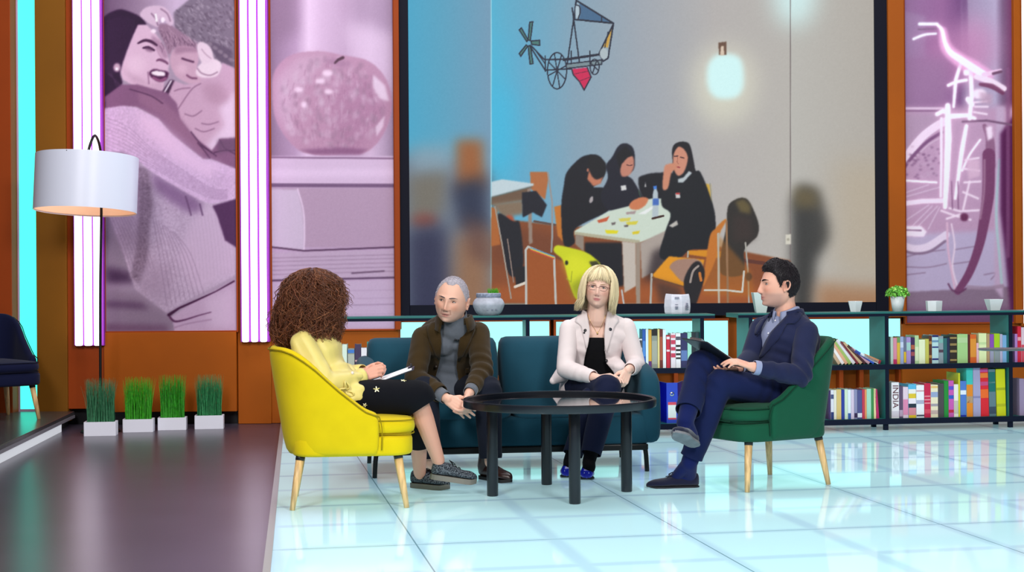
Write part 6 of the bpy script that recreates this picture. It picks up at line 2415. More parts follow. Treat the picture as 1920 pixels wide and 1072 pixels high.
# ---------------------------------------------------------------- woman with curly hair, yellow blouse
def person_yellow():
    PIXY[0] = 7.4
    t = thing('person', 'person with big curly brown hair in a pale yellow blouse on the yellow armchair', 'person', (-.80, 7.45, 0))
    B = Body(hipR=PX(640, 746, 7.35), hipL=PX(646, 744, 7.54), neck=PX(577, 612, 7.45), shR=PX(567, 637, 7.29), shL=PX(590, 632, 7.61),
             elR=PX(610, 722, 7.24), wrR=PX(678, 707, 7.40), elL=PX(622, 712, 7.66), wrL=PX(688, 697, 7.53),
             knR=PX(781, 744, 7.45), anR=PX(822, 862, 7.60), toeR=PX(860, 893, 7.63), knL=PX(782, 772, 7.63), anL=PX(787, 886, 7.90), toeL=PX(815, 908, 7.92),
             bulge=V(-.05, 0, 0), prof=FEMALE, armw=.95, legw=.97)
    Hc = PX(594, 566, 7.47)
    Hf = head_frame(140, 2, 0)
    k = dict(jaw=.30, chin=.9, brow=.6)
    skin = dict(base='#d89c86', cheek='#d88878', skin_shade='#b07a6a', lip='#b05058', mouth='#702830')
    hands = [dict(wrist=B.wrR, d=(.86, .10, .34), n=(.12, .9, -.3), right=True, s=.93, curls=((25, 40, 30), (28, 45, 30), (30, 48, 30), (34, 50, 30)), thumb=.3),
             dict(wrist=B.wrL, d=(.80, -.30, .30), n=(-.1, -.75, -.65), right=False, s=.93, curls=((35, 55, 35), (38, 55, 35), (40, 55, 35), (44, 55, 35)), thumb=.4)]
    bo, bm_, bv, hit = build_body(t, B, Hc, Hf, k, .98, hands, skin)
    face_parts(t, Hf, .98, hit, '#3a2416', '#2c1a12')
    # culottes
    mb = MB()
    B.torso(mb, .004, t1=.15)
    mb.chain([B.hipR, B.hipR * .35 + B.knR * .65, B.knR + V(.0, 0, .0)], [.092, .094, .088], 20)
    mb.chain([B.knR, B.knR * .86 + B.anR * .14], [.088, .090], 20)
    mb.chain([B.hipL, B.knL, B.knL * .52 + B.anL * .48], [.088, .078, .080], 20)
    me = voxel('culottes', mb, .0065, 6)
    d = unit(B.anR - B.knR)
    c = B.knR + d * .065
    cut_plane(me, c, unit(V(.55, .0, -.85)), c, .17)
    d = unit(B.anL - B.knL)
    c = B.knL + d * .20
    cut_plane(me, c, d, c, .15)
    wrinkle(me, .0035, 16, 3, [(B.hipR + V(.05, 0, .04), (1, 0, .3), .12), (B.knR, (.5, 0, -1), .08)], .004)
    cu = cloth('culottes', me, mat('black_crepe', '#06070f', rough=.85, sheen=.02, bump=(300, .1, .001)), t)
    cb = bvh_of(me)
    # little embroidered flowers
    for i, (x, y, s) in enumerate(((706, 730, 7), (757, 709, 6.5), (684, 759, 5))):
        h, n = pix_hit(cb, x, y, .002)
        a = unit(np.cross(n, V(.2, .1, 1)))
        b_ = np.cross(n, a)
        b = MB()
        for q in range(5):
            th = q * 2 * PI / 5 + i
            dv = a * math.cos(th) + b_ * math.sin(th)
            R = np.stack([dv, np.cross(n, dv), n], 1)
            b.ellipsoid(h + dv * s * .0013, (s * .0012, s * .00050, .0012), R, 8, 6, lin('#ece6c8') if (q + i) % 3 else lin('#b8b070'))
        b.ellipsoid(h + n * .001, (s * .0004, s * .0004, .0014), np.stack([a, b_, n], 1), 8, 6, lin('#d8c860'))
        obj('flower', b, mat('embroidery', vcol='col', rough=.6), cu, smooth=True)
    # blouse
    mb = MB()
    B.torso(mb, .014, t0=-.12)
    B.shoulders(mb, .012, .053)
    mb.chain([B.pel + V(-.02, -.06, .06), PX(668, 738, 7.33)], [.13, .058], 18)
    mb.chain([B.pel + V(-.02, .06, .06), PX(668, 738, 7.56)], [.12, .058], 18)
    mb.chain([B.shR - V(0, 0, .014), B.elR, B.elR * .15 + B.wrR * .85], [.060, .058, .046], 18)
    mb.chain([B.shL - V(0, 0, .014), B.elL, B.elL * .15 + B.wrL * .85], [.060, .058, .046], 18)
    mb.capsule(B.neck - V(0, 0, .02), B.neck + V(.008, 0, .03), .068, .060)
    me = voxel('blouse', mb, .0062, 5)
    for el, wr in ((B.elR, B.wrR), (B.elL, B.wrL)):
        d = unit(wr - el)
        c = el * .10 + wr * .90
        cut_plane(me, c, d, c, .062)
    wrinkle(me, .006, 12, 8, [(B.elR, B.wrR - B.shR, .10), (B.elR * .4 + B.wrR * .6, B.wrR - B.elR, .06), (B.pel + V(.08, -.1, .1), (0, 0, 1), .14), (B.shR - V(0, 0, .1), (1, 0, .5), .12)], .008)
    YEL = mat('pale_yellow_satin', '#d8c670', rough=.5, sheen=.2, bump=(120, .08, .002), vary=(5, .05))
    bl = cloth('blouse', me, YEL, t)
    # flared cuff, tie loops and pearl
    d = unit(B.wrR - B.elR)
    c = B.elR * .12 + B.wrR * .88
    b = MB().tube([c - d * .012, c, c + d * .018, c + d * .030], [.030, .036, .042, .044], 20, caps=False)
    cloth('cuff', mesh_of('cuff', b), YEL, bl, .003)
    bb = bvh_of(me)
    h, n = pix_hit(bb, 660, 700, .004)
    obj('pearl_button', MB().ellipsoid(h, (.008, .008, .008)), mat('pearl', '#e6d6cc', rough=.2, coat=.5), bl, smooth=True)
    b = MB()
    for x, y, r, a in ((648, 722, .022, .4), (655, 738, .020, 1.2), (640, 730, .018, 2.2)):
        h, n = pix_hit(bb, x, y, .006)
        e1 = unit(np.cross(n, V(math.cos(a), .1, math.sin(a))))
        e2 = np.cross(n, e1)
        b.tube([h + e1 * r * math.cos(q) + e2 * r * .55 * math.sin(q) + n * .006 * math.sin(2 * q) for q in np.linspace(0, 2 * PI, 18)], .0045, 7)
    obj('sleeve_tie', b, YEL, bl, smooth=True)
    # shoes: patterned grey oxfords with thick soles
    m = mat('grey_mottled_knit', None, rough=.8, vcol=None) if False else mottled('grey_mottled_knit', '#5d646c', '#20242c', 160)
    sm = mat('grey_sole', '#77736c', rough=.7)
    for s_, heel, toe, up, nm in (('R', PX(806, 897, 7.59), PX(888, 908, 7.66), V(.0, -.05, 1), 'near'), ('L', FP(771, 913), FP(832, 918), V(0, 0, 1), 'far')):
        so, M, hl = shoe(t, heel, toe, up, .248, .043, 'shoe', m, sm, .026, .068, .040)
        b = MB()
        for q in (.42, .50, .58):
            a = [hl + M @ V(q * .248, y, .026 + .066 * np.interp(q, [.4, .6], [.86, .68]) - abs(y) * .25 + .006) for y in (-.020, -.008, .008, .020)]
            b.tube(a, .0022, 6)
        for s2 in (-1, 1):
            b.tube(catmull([hl + M @ V(.105, .0, .088), hl + M @ V(.09, s2 * .018, .104), hl + M @ V(.112, s2 * .026, .092), hl + M @ V(.105, .0, .088)], 5), .0018, 6)
        obj('lace', b, mat('dark_lace', '#15171c', rough=.8), so, smooth=True)
    # curls
    curls(t, Hc, Hf)
    # clipboard on the lap
    a0, a1 = PX(672, 731, 7.36), PX(776, 693, 7.44)
    ax = unit(a1 - a0)
    ay = unit(V(-.05, 1, .02))
    az = unit(np.cross(ax, ay))
    L = np.linalg.norm(a1 - a0)
    cb_ = thing('clipboard', 'dark clipboard with white paper on the lap of the curly haired woman', 'clipboard', a0)
    R = np.stack([ax, ay, az], 1)
    mid = a0 + ax * L / 2 + ay * .115
    obj('board', MB().box(mid, (L, .225, .004), R), mat('dark_board', '#0c0f26', rough=.4), cb_, bevel=.001)
    obj('paper', MB().box(mid + az * .0055 - ax * .004, (L * .95, .205, .006), R), mat('white_paper', '#eef2f6', rough=.6), cb_)
    b = MB().box(mid + az * .012 + ax * L * .44, (.022, .09, .006), R)
    b.tube([mid + az * .012 + ax * L * .45 - ay * .04, mid + az * .024 + ax * L * .47 - ay * .02, mid + az * .024 + ax * L * .47 + ay * .02, mid + az * .012 + ax * L * .45 + ay * .04], .003, 8)
    obj('clip', b, mat('dark_clip', '#20242c', rough=.3, metal=.8), cb_, bevel=.001)


def mottled(name, c1, c2, scale, rough=.8):
    if name in MATS:
        return MATS[name]
    m = mat(name, c1, rough=rough)
    nt = m.node_tree
    tc = nt.nodes.new('ShaderNodeTexCoord')
    nz = nt.nodes.new('ShaderNodeTexNoise')
    nz.inputs['Scale'].default_value = scale
    nt.links.new(tc.outputs['Object'], nz.inputs['Vector'])
    rp = nt.nodes.new('ShaderNodeValToRGB')
    rp.color_ramp.elements[0].position = .44
    rp.color_ramp.elements[1].position = .56
    rp.color_ramp.elements[0].color = lin4(c2)
    rp.color_ramp.elements[1].color = lin4(c1)
    nt.links.new(nz.outputs['Fac'], rp.inputs['Fac'])
    nt.links.new(rp.outputs['Color'], nt.nodes['Principled BSDF'].inputs['Base Color'])
    return m


def curls(p, Hc, Hf):
    rng = np.random.default_rng(21)
    C = Hc + V(-.018, 0, -.005)
    zs = [-.285, -.25, -.20, -.13, -.06, .0, .06, .105, .14, .165, .180]
    rs = [.085, .130, .158, .178, .183, .178, .160, .135, .100, .062, .010]
    f2 = unit(V(Hf[0, 0], Hf[1, 0], 0))
    core = MB()
    rings = []
    for z, r in zip(zs, rs):
        ring = []
        for a in np.linspace(0, 2 * PI, 33)[:-1]:
            dv = V(math.cos(a), math.sin(a), 0)
            fr = max(0, dv @ f2)
            rr = r * .84 * (1 - .45 * fr ** 2 * (1 if z < .07 else .3))
            ring.append(C + dv * rr + V(-.02 * (z < -.1), 0, z * .94))
        rings.append(ring)
    core.loft(rings)
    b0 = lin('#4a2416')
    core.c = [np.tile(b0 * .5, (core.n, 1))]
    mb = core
    for q in range(6200):
        a = rng.uniform(0, 2 * PI)
        dv = V(math.cos(a), math.sin(a), 0)
        fr = max(0, dv @ f2)
        z0 = rng.uniform(-.16, .178)
        ln = rng.uniform(.035, .10)
        if z0 - ln < -.30:
            ln = max(.03, z0 + .30)
        n = 16
        R = np.interp(z0, zs, rs)
        depth = rng.uniform(.80, 1.0) if rng.random() < .80 else rng.uniform(1.0, 1.13)
        depth *= 1 + .05 * math.sin(3.1 * a + 9 * z0) + .04 * math.sin(7 * a - 21 * z0)
        depth *= 1.0 * (1 - .42 * fr ** 2 * (1 if z0 < .07 else .3))
        hr = rng.uniform(.0035, .0080)
        turns = ln / rng.uniform(.022, .040)
        ph = rng.uniform(0, 2 * PI)
        drift = rng.normal() * .9
        pts = []
        for i in range(n):
            s = i / (n - 1)
            z = z0 - ln * s * (.75 if z0 > .12 else 1)
            rad = np.interp(z, zs, rs) * depth + .006 * s
            if z0 > .12:
                rad += .01 * s
            aa = a + drift * s * .35
            d2 = V(math.cos(aa), math.sin(aa), 0)
            t2 = V(-math.sin(aa), math.cos(aa), 0)
            w = ph + turns * 2 * PI * s
            e = hr * min(1, s * 5 + .3) * (.7 + .5 * math.sin(5 * s + ph))
            pts.append(C + d2 * (rad + e * math.cos(w)) + t2 * e * math.sin(w) + V(-.02 * max(0, min(1, -z * 8)), 0, z))
        tone = rng.uniform(.5, 1.5)
        col = (lin('#643620') if rng.random() < .72 else lin('#804e30')) * tone
        th = rng.uniform(.0009, .0017)
        mb.tube(pts, [th] * (n - 3) + [th * .8, th * .6, th * .3], 3, True, np.tile(col, (n * 3, 1)))
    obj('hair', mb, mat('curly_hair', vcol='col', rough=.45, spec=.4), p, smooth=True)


# ---------------------------------------------------------------- man with clipboard, navy suit
def person_suit():
    PIXY[0] = 8.0
    t = thing('person', 'person with short dark hair in a navy suit, legs crossed, on the green armchair', 'person', (1.35, 8.04, 0))
    f = unit(V(-.81, -.58, 0))
    B = Body(hipL=PX(1462, 738, 7.99), hipR=PX(1440, 731, 8.17), neck=PX(1476, 588, 8.09), shL=PX(1512, 617, 7.95), shR=PX(1428, 611, 8.20),
             elL=PX(1501, 704, 7.80), wrL=PX(1412, 688, 7.74), elR=PX(1408, 672, 8.10), wrR=PX(1384, 690, 7.93),
             knL=PX(1350, 718, 7.79), anL=PX(1292, 868, 7.83), toeL=PX(1235, 902, 7.83), knR=PX(1316, 682, 7.90), anR=PX(1284, 792, 7.67), toeR=PX(1262, 815, 7.55),
             bulge=V(.05, .03, 0), prof=MALE, armw=1.05, legw=1.05)
    Hc = PX(1461, 534, 8.06)
    Hf = head_frame(-84, 1, -2)
    k = dict(jaw=.04, chin=1.25, brow=1.2, nose=1.02, neck=.054, open=0)
    skin = dict(base='#dfa892', cheek='#d68872', skin_shade='#a87060', lip='#b86a64', mouth='#6a3030', stubble=('#9a7a74', .55), lipw=.7)
    hands = [dict(wrist=B.wrL, d=(-.93, .05, .30), n=(-.25, .25, -.93), right=False, s=1.0, curls=((16, 20, 16), (16, 22, 16), (18, 24, 16), (22, 26, 18)), thumb=.2),
             dict(wrist=B.wrR, d=(-.75, -.55, -.1), n=(-.2, .1, .97), right=True, s=1.0, curls=((10, 20, 16), (10, 22, 16), (12, 24, 16), (14, 26, 18)), thumb=.5)]
    hs = 1.03
    bo, bme, bv, hit = build_body(t, B, Hc, Hf, k, hs, hands, skin)
    face_parts(t, Hf, hs, hit, '#2c1a10', '#1c1216', brow_w=.0042, lid=.85)
    hl = ([0, 25, 45, 60, 70, 80, 88, 96, 108, 125, 180], [.066, .066, .060, .044, .020, -.018, .012, .022, -.030, -.062, -.082])
    cap_hair(t, 'hair', k, Hc, Hf, hs, hl, lambda psi, u: np.interp(u, [-.08, 0, .05, .09, .12], [.003, .006, .010, .014, .016]) + (.008 if psi < 60 and u > .06 else 0), '#1d161c', 5200,
             lambda psi, q: V(.9 if q[2] > .05 and psi < 120 else .15, q[1] * 1.5, .05 if q[2] > .06 and psi < 80 else -.9), 5, (.014, .024), .0010, .35, .10)
    # trousers
    NAVY = mat('navy_wool_trousers', '#0f1a42', rough=.85, sheen=.05, bump=(260, .12, .001), vary=(8, .08))
    mb = MB()
    B.torso(mb, .006, t1=.3)
    mb.chain([B.hipL, B.knL], [.094, .076], 20)
    mb.chain([B.knL, B.knL * .45 + B.anL * .55, B.anL + (B.anL - B.knL) * .05], [.076, .066, .060], 20)
    mr = MB()
    mr.chain([B.hipR, B.knR], [.094, .076], 20)
    mr.chain([B.knR, B.knR * .45 + B.anR * .55, B.anR], [.076, .070, .064], 20)
    me = voxel('trousers', mb, .0062, 5)
    me2 = voxel('trousers', mr, .0062, 5)
    d = unit(B.anL - B.knL)
    c = B.anL - d * .035
    cut_plane(me, c, d, c, .13)
    d = unit(B.anR - B.knR)
    c = B.anR - d * .075
    cut_plane(me2, c, unit(d + V(0, -.1, 0)), c, .135)
    me = join_meshes('trousers', [me, me2])
    me.update()
    wrinkle(me, .003, 14, 4, [(B.knL, B.anL - B.hipL, .10), (B.knR, B.anR - B.hipR, .10), (B.hipL + V(-.08, -.03, .05), (-1, -.3, .4), .12), (B.anL, B.anL - B.knL, .10)], .0045)
    cloth('trousers', me, NAVY, t)
    # shoes
    m = mat('navy_suede', '#10122e', rough=.75, sheen=.3, bump=(200, .1, .001))
    so, M, h0 = shoe(t, FP(1311, 912.5), FP(1211, 914.5), V(0, 0, 1), .285, .046, 'shoe', m, mat('dark_sole', '#14121a', rough=.6), .008, .072, .036, .4, .25)
    ML, hL = M, h0
    b = MB()
    for s2 in (-1, 1):
        b.tube(catmull([h0 + M @ V(.150, 0, .066), h0 + M @ V(.135, s2 * .018, .078), h0 + M @ V(.158, s2 * .026, .066), h0 + M @ V(.150, 0, .066)], 5), .0028, 6)
        b.tube([h0 + M @ V(.152, 0, .066), h0 + M @ V(.175, s2 * .018, .055)], .0026, 6)
    obj('tassel', b, m, so, smooth=True)
    hr, tr = PX(1297, 838, 7.70), PX(1262, 812, 7.54)
    hr = A3(PX(1307, 838, 7.72))
    tr = hr + unit(V(-.5, -.8, .33)) * .27
    so, M, h0 = shoe(t, hr, tr, V(-.12, .42, .9), .28, .045, 'shoe', m, mat('worn_grey_sole', '#77787c', rough=.8, vary=(25, .15)), .013, .072, .036, .5, .25,
                     label='shoe lifted on the crossed leg, grey sole showing')
    for (kn, an), (M_, h_) in zip(((B.knL, B.anL), (B.knR, B.anR)), ((ML, hL), (M, h0))):
        hp_ = h_ + M_ @ V(.052, 0, .055)
        b = MB().chain([kn * .35 + an * .65, an, hp_], [.052, .044, .036], 18)
        b.capsule(an, h_ + M_ @ V(.135, 0, .050), .040, .024, 18)
        b.capsule(hp_, h_ + M_ @ V(.135, 0, .046), .036, .026, 18)
        sk = voxel('sock', b, .005, 3)
        cloth('sock', sk, mat('navy_sock', '#0b184c', rough=.9, sheen=.1, bump=(300, .2, .001)), t, 0)
    # shirt
    SHIRT = mat('grey_blue_shirt', '#8d95b4', rough=.75, sheen=.1, bump=(200, .1, .001), vary=(10, .05))
    mb = MB()
    B.torso(mb, .004, t0=-.12)
    B.shoulders(mb, -.004)
    me = voxel('shirt', mb, .007, 4)
    wrinkle(me, .003, 22, 14, [(B.pel * .6 + B.neck * .4 + f * .1, (0, 0, 1), .15)], .005)
    sh = cloth('shirt', me, SHIRT, t, 0)
    sb = bvh_of(me)
    nk = B.neck
    ax = unit(Hc - B.neck + V(.02, 0, 0))
    collar_band('collar', sh, nk, f, ax, .068, .040, .014, 16, SHIRT, .0, .030)
    b = MB()
    for x, y in ((1454, 601), (1441, 625), (1427, 658), (1417, 690)):
        h, n = pix_hit(sb, x, y, .003)
        e1 = unit(np.cross(n, V(0, 0, 1)))
        b.ellipsoid(h, (.0058, .0058, .0022), np.stack([e1, np.cross(n, e1), n], 1), 10, 6)
    obj('button', b, mat('pale_button', '#e6e6ee', rough=.3), sh, smooth=True)
    # jacket
    JK = mat('navy_jacket', '#1b2140', rough=.85, sheen=.10, bump=(240, .2, .0015), vary=(9, .10))
    mb = MB()
    B.torso(mb, .026, t0=-.22)
    B.shoulders(mb, .010, .060)
    mb.capsule(B.pel + V(.06, -.10, .10), B.pel + V(.03, -.14, -.02), .085, .07)
    me = voxel('jacket', mb, .0062, 5)
    wrinkle(me, .003, 13, 6, [(B.pel * .5 + B.neck * .5 + V(0, -.15, 0), (.2, 0, 1), .16)], .004)
    jb = bvh_of(me)
    inner_near = [(1488, 578), (1469, 599), (1445, 625), (1431, 652), (1424, 672)]
    inner_far = [(1449, 579), (1432, 603), (1416, 637), (1404, 664)]
    cut_front(me, [(1470, 540), (1499, 552), (1494, 568)] + inner_near + [(1412, 715), (1385, 722), (1398, 680)] + inner_far[::-1] + [(1452, 560)], V(-.75, -.66, 0))
    co = coords(me)
    ms = MB()
    ms.chain([B.shL - V(0, 0, .014), B.elL, B.elL * .16 + B.wrL * .84], [.066, .060, .045], 20)
    s1 = voxel('sl', ms, .0062, 5)
    d = unit(B.wrL - B.elL)
    c = B.elL * .13 + B.wrL * .87
    cut_plane(s1, c, d, c, .08)
    wrinkle(s1, .003, 15, 7, [(B.elL, B.wrL - B.shL, .11), (B.elL * .5 + B.wrL * .5, B.wrL - B.elL, .07)], .005)
    ms = MB()
    ms.chain([B.shR - V(0, 0, .014), B.elR, B.elR * .16 + B.wrR * .84], [.066, .058, .045], 20)
    s2_ = voxel('sl', ms, .0065, 5)
    d2 = unit(B.wrR - B.elR)
    c2 = B.elR * .13 + B.wrR * .87
    cut_plane(s2_, c2, d2, c2, .08)
    jo = cloth('jacket', join_meshes('jacket', [me, s1, s2_]), JK, t, .005)
    patch('lapel', jb, inner_near, [(1508, 582), (1494, 606), (1476, 608), (1462, 634), (1432, 668)], JK, jo, .005, 14, 5)
    collar_band('collar', jo, B.neck, f, unit(V(.0, 0, 1)), .084, .014, .024, 42, JK, .012, .030, .004, .010)
    patch('lapel', jb, [(1436, 598), (1428, 613), (1421, 626)], [(1428, 600), (1417, 615), (1412, 630)], JK, jo, .005, 10, 4)
    for el, wr in ((B.elL, B.wrL), (B.elR, B.wrR)):
        d = unit(wr - el)
        c = el * .06 + wr * .94
        b = MB().tube([c - d * .05, c, c + d * .012], [.036, .036, .034], 20, caps=False)
        cloth('cuff', mesh_of('cuff', b), SHIRT, sh, .002)
    sbv = bvh_of(s1)
    b = MB()
    for x, y in ((1412, 701), (1418, 702), (1424, 703)):
        h, n = pix_hit(sbv, x, y, .002)
        b.ellipsoid(h, (.005, .003, .005), None, 8, 6)
    obj('cuff_button', b, mat('dark_button', '#0a0a10', rough=.4), jo, smooth=True)
    # clipboard
    B_, C_, A_ = PX(1324, 645, 7.70), PX(1393, 692, 7.83), PX(1282, 641, 7.90)
    ax, ay = unit(C_ - B_), unit(A_ - B_)
    ay = unit(ay - ax * (ax @ ay))
    az = unit(np.cross(ax, ay))
    if az[2] < 0:
        az = -az
    L, W = np.linalg.norm(C_ - B_), np.linalg.norm(A_ - B_)
    cb = thing('clipboard', 'black clipboard tilted on the raised knee of the man in the navy suit', 'clipboard', B_)
    R = np.stack([ax, ay, az], 1)
    mid = B_ + ax * L / 2 + ay * W / 2
    obj('board', MB().box(mid + az * .012, (L, W, .006), R), mat('grey_board', '#23262c', rough=.4), cb, bevel=.001)
    obj('paper', MB().box(mid + az * .017, (L * .92, W * .92, .003), R), mat('white_paper', '#eef2f6', rough=.6), cb)
    b = MB().box(mid + az * .023 - ax * L * .44, (.025, .10, .010), R)
    obj('clip', b, mat('chrome', '#c8c8c8', rough=.2, metal=1), cb, bevel=.001)


person_yellow()
person_suit()
# ---------------------------------------------------------------- grey-haired man on the sofa, brown jacket
def person_brown():
    PIXY[0] = 8.36
    t = thing('person', 'person with short grey hair in a brown corduroy jacket, leaning forward on the sofa', 'person', (-.30, 8.45, 0))
    B = Body(hipR=PX(805, 728, 8.62), hipL=PX(868, 727, 8.64), neck=PX(852, 606, 8.42), shR=PX(793, 628, 8.43), shL=PX(896, 621, 8.48),
             elR=PX(778, 708, 8.28), wrR=PX(838, 747, 8.10), elL=PX(904, 697, 8.30), wrL=PX(879, 738, 8.10),
             knR=PX(796, 730, 8.20), anR=PX(806, 868, 8.14), toeR=PX(800, 893, 8.0), knL=PX(915, 730, 8.24), anL=PX(920, 866, 8.20), toeL=PX(935, 892, 8.02),
             bulge=V(0, .10, .03), prof=MALE, armw=1.02, legw=1.0)
    Hc = PX(847, 562, 8.34)
    Hf = head_frame(-14, -6, 10)
    k = dict(jaw=-.12, mouth=.8, chin=1.1, brow=1.25, nose=1.08, fold=1.8, neck=.060, open=.8, wide=1.08)
    skin = dict(base='#e2b29c', cheek='#d98a70', skin_shade='#8e5848', lip='#b0605c', mouth='#4a1c1c', stubble=('#b09a94', .35), lipw=.65)
    hands = [dict(wrist=B.wrR, d=(.80, -.32, -.50), n=(.15, .88, -.35), right=True, s=1.06, curls=((14, 18, 12), (16, 18, 12), (18, 20, 14), (22, 24, 16)), thumb=.1, fan=.14),
             dict(wrist=B.wrL, d=(-.06, -.52, -.86), n=(-.95, .10, -.05), right=False, s=1.06, curls=((48, 40, 20), (52, 42, 20), (55, 44, 20), (58, 46, 20)), thumb=.05, fan=.2)]
    hs = 1.07
    bo, bme, bv, hit = build_body(t, B, Hc, Hf, k, hs, hands, skin)
    face_parts(t, Hf, hs, hit, '#2a1c14', '#5e5254', gaze=(-.0022, 0), brow_w=.0030, lid=.62, brow_r=(-.001, 0))
    hl = ([0, 12, 28, 42, 55, 68, 80, 90, 98, 110, 130, 180], [.086, .084, .094, .090, .062, .030, .002, .016, .018, -.030, -.058, -.078])
    cap_hair(t, 'hair', k, Hc, Hf, hs, hl, lambda psi, u: np.interp(u, [-.08, 0, .06, .12], [.002, .004, .005, .006]), '#b9b3bd', 4200,
             lambda psi, q: V(.4, q[1] * 2, -.3), 6, (.006, .010), .0008, .22, .08)
    # trousers
    mb = MB()
    B.torso(mb, .004, t1=.2)
    for h, kn, an in ((B.hipL, B.knL, B.anL), (B.hipR, B.knR, B.anR)):
        mb.chain([h, kn], [.092, .078], 20)
        mb.chain([kn, kn * .5 + an * .5, an - (an - kn) * .08], [.078, .070, .066], 20)
    me = voxel('trousers', mb, .0066, 5)
    for kn, an in ((B.knL, B.anL), (B.knR, B.anR)):
        d = unit(an - kn)
        c = an - d * .02
        cut_plane(me, c, d, c, .13)
    wrinkle(me, .003, 14, 9, [(B.knL, B.anL - B.hipL, .1), (B.knR, B.anR - B.hipR, .1)], .004)
    cloth('trousers', me, mat('charcoal_trousers', '#171b28', rough=.85, sheen=.03, bump=(260, .15, .001)), t)
    bm_ = mat('brown_boot_leather', '#2e1410', rough=.35, vary=(12, .2))
    for kn, an, toe, hp, tp in ((B.knL, B.anL, B.toeL, FP(901, 896), FP(952, 905)), (B.knR, B.anR, B.toeR, FP(806, 890), FP(798, 907))):
        hp, tp = A3(hp), A3(tp)
        so, M, h0 = shoe(t, hp, hp + unit(tp - hp) * .29, V(0, 0, 1), .29, .048, 'boot', bm_, mat('black_sole', '#0c0a0a', rough=.6), .018, .085, .042, .5)
        b = MB().chain([h0 + M @ V(.05, 0, .07), kn * .30 + an * .70], [.046, .052], 18)
        obj('boot_shaft', b, bm_, so, smooth=True)
    # sweater
    SW = mat('grey_knit', '#5e646e', rough=.95, sheen=.2, bump=(220, .35, .002), vary=(30, .06))
    mb = MB()
    B.torso(mb, .010, t0=-.12)
    B.shoulders(mb, .0)
    mb.chain([B.neck - V(0, 0, .04), B.neck + (Hc - B.neck) * .42 + V(0, .004, 0)], [.082, .076], 20)
    me = voxel('sweater', mb, .0066, 4)
    nd = unit(Hc - B.neck)
    c = B.neck + nd * .066
    cut_plane(me, c, nd, c, .10)
    wrinkle(me, .003, 18, 16, [(B.pel * .55 + B.neck * .45 + V(0, -.12, 0), (.3, 0, 1), .14)], .004)
    sw = cloth('sweater', me, SW, t, .003)
    for el, wr in ((B.elL, B.wrL), (B.elR, B.wrR)):
        d = unit(wr - el)
        c = wr - d * .015
        b = MB().tube([c - d * .06, c - d * .01, c + d * .004], [.036, .034, .033], 20, caps=False)
        cloth('cuff', mesh_of('cuff', b), SW, sw, .003)
    # jacket
    CORD = corduroy()
    mb = MB()
    B.torso(mb, .030, t0=-.12)
    B.shoulders(mb, .012, .062)
    me = voxel('jacket', mb, .0064, 5)
    wrinkle(me, .004, 13, 12, [(B.pel * .5 + B.neck * .5, (.4, 0, 1), .25)], .003)
    jb = bvh_of(me)
    il = [(822, 590), (825, 612), (828, 645), (824, 680), (812, 722)]
    ir = [(872, 590), (868, 612), (860, 645), (856, 690), (861, 716)]
    cut_front(me, [(822, 560)] + il + [(806, 760), (868, 760)] + ir[::-1] + [(872, 560)], V(0, -1, .1))
    parts = [me]
    for sh, el, wr, sd in ((B.shL, B.elL, B.wrL, 7), (B.shR, B.elR, B.wrR, 9)):
        ms = MB().chain([sh - V(0, 0, .014), el, el * .24 + wr * .76], [.068, .062, .047], 20)
        s1 = voxel('sl', ms, .0064, 5)
        d = unit(wr - el)
        c = el * .22 + wr * .78
        cut_plane(s1, c, d, c, .085)
        wrinkle(s1, .0035, 15, sd, [(el, wr - sh, .12), (el * .5 + wr * .5, wr - el, .07)], .006)
        parts.append(s1)
    jo = cloth('jacket', join_meshes('jacket', parts), CORD, t, .006)
    collar_band('collar', jo, B.neck, V(0, -1, 0), V(0, 0, 1), .098, .026, .030, 38, CORD, .020, .034, .005, .018)
    patch('lapel', jb, [(823, 604), (826, 620), (828, 642), (826, 670)], [(808, 606), (801, 618), (806, 640), (822, 674)], CORD, jo, .006, 14, 5)
    patch('lapel', jb, [(870, 602), (867, 618), (861, 642), (857, 674)], [(884, 604), (890, 616), (882, 638), (862, 676)], CORD, jo, .006, 14, 5)
    patch('pocket_flap', jb, [(872, 690), (894, 684)], [(873, 700), (895, 694)], CORD, jo, .006, 8, 4)
    h, n = pix_hit(jb, 858, 638, .008)
    b = MB().box(h, (.018, .008, .007))
    b.ellipsoid(h + V(-.010, -.004, .001), (.006, .006, .006))
    obj('lapel_microphone', b, mat('mic_black', '#101014', rough=.4), jo, smooth=True)
    h, n = pix_hit(jb, 818, 686, .006)
    obj('button', MB().ellipsoid(h, (.009, .005, .009)), mat('brown_button', '#20150c', rough=.4), jo, smooth=True)


def corduroy():
    m = mat('brown_corduroy', '#35270f', rough=.85, sheen=.12, vary=(9, .18))
    nt = m.node_tree
    tc = nt.nodes.new('ShaderNodeTexCoord')
    w = nt.nodes.new('ShaderNodeTexWave')
    w.inputs['Scale'].default_value = 90
    w.inputs['Distortion'].default_value = 1.5
    nt.links.new(tc.outputs['Object'], w.inputs['Vector'])
    bp = nt.nodes.new('ShaderNodeBump')
    bp.inputs['Strength'].default_value = .4
    bp.inputs['Distance'].default_value = .002
    nt.links.new(w.outputs['Fac'], bp.inputs['Height'])
    nt.links.new(bp.outputs['Normal'], nt.nodes['Principled BSDF'].inputs['Normal'])
    return m


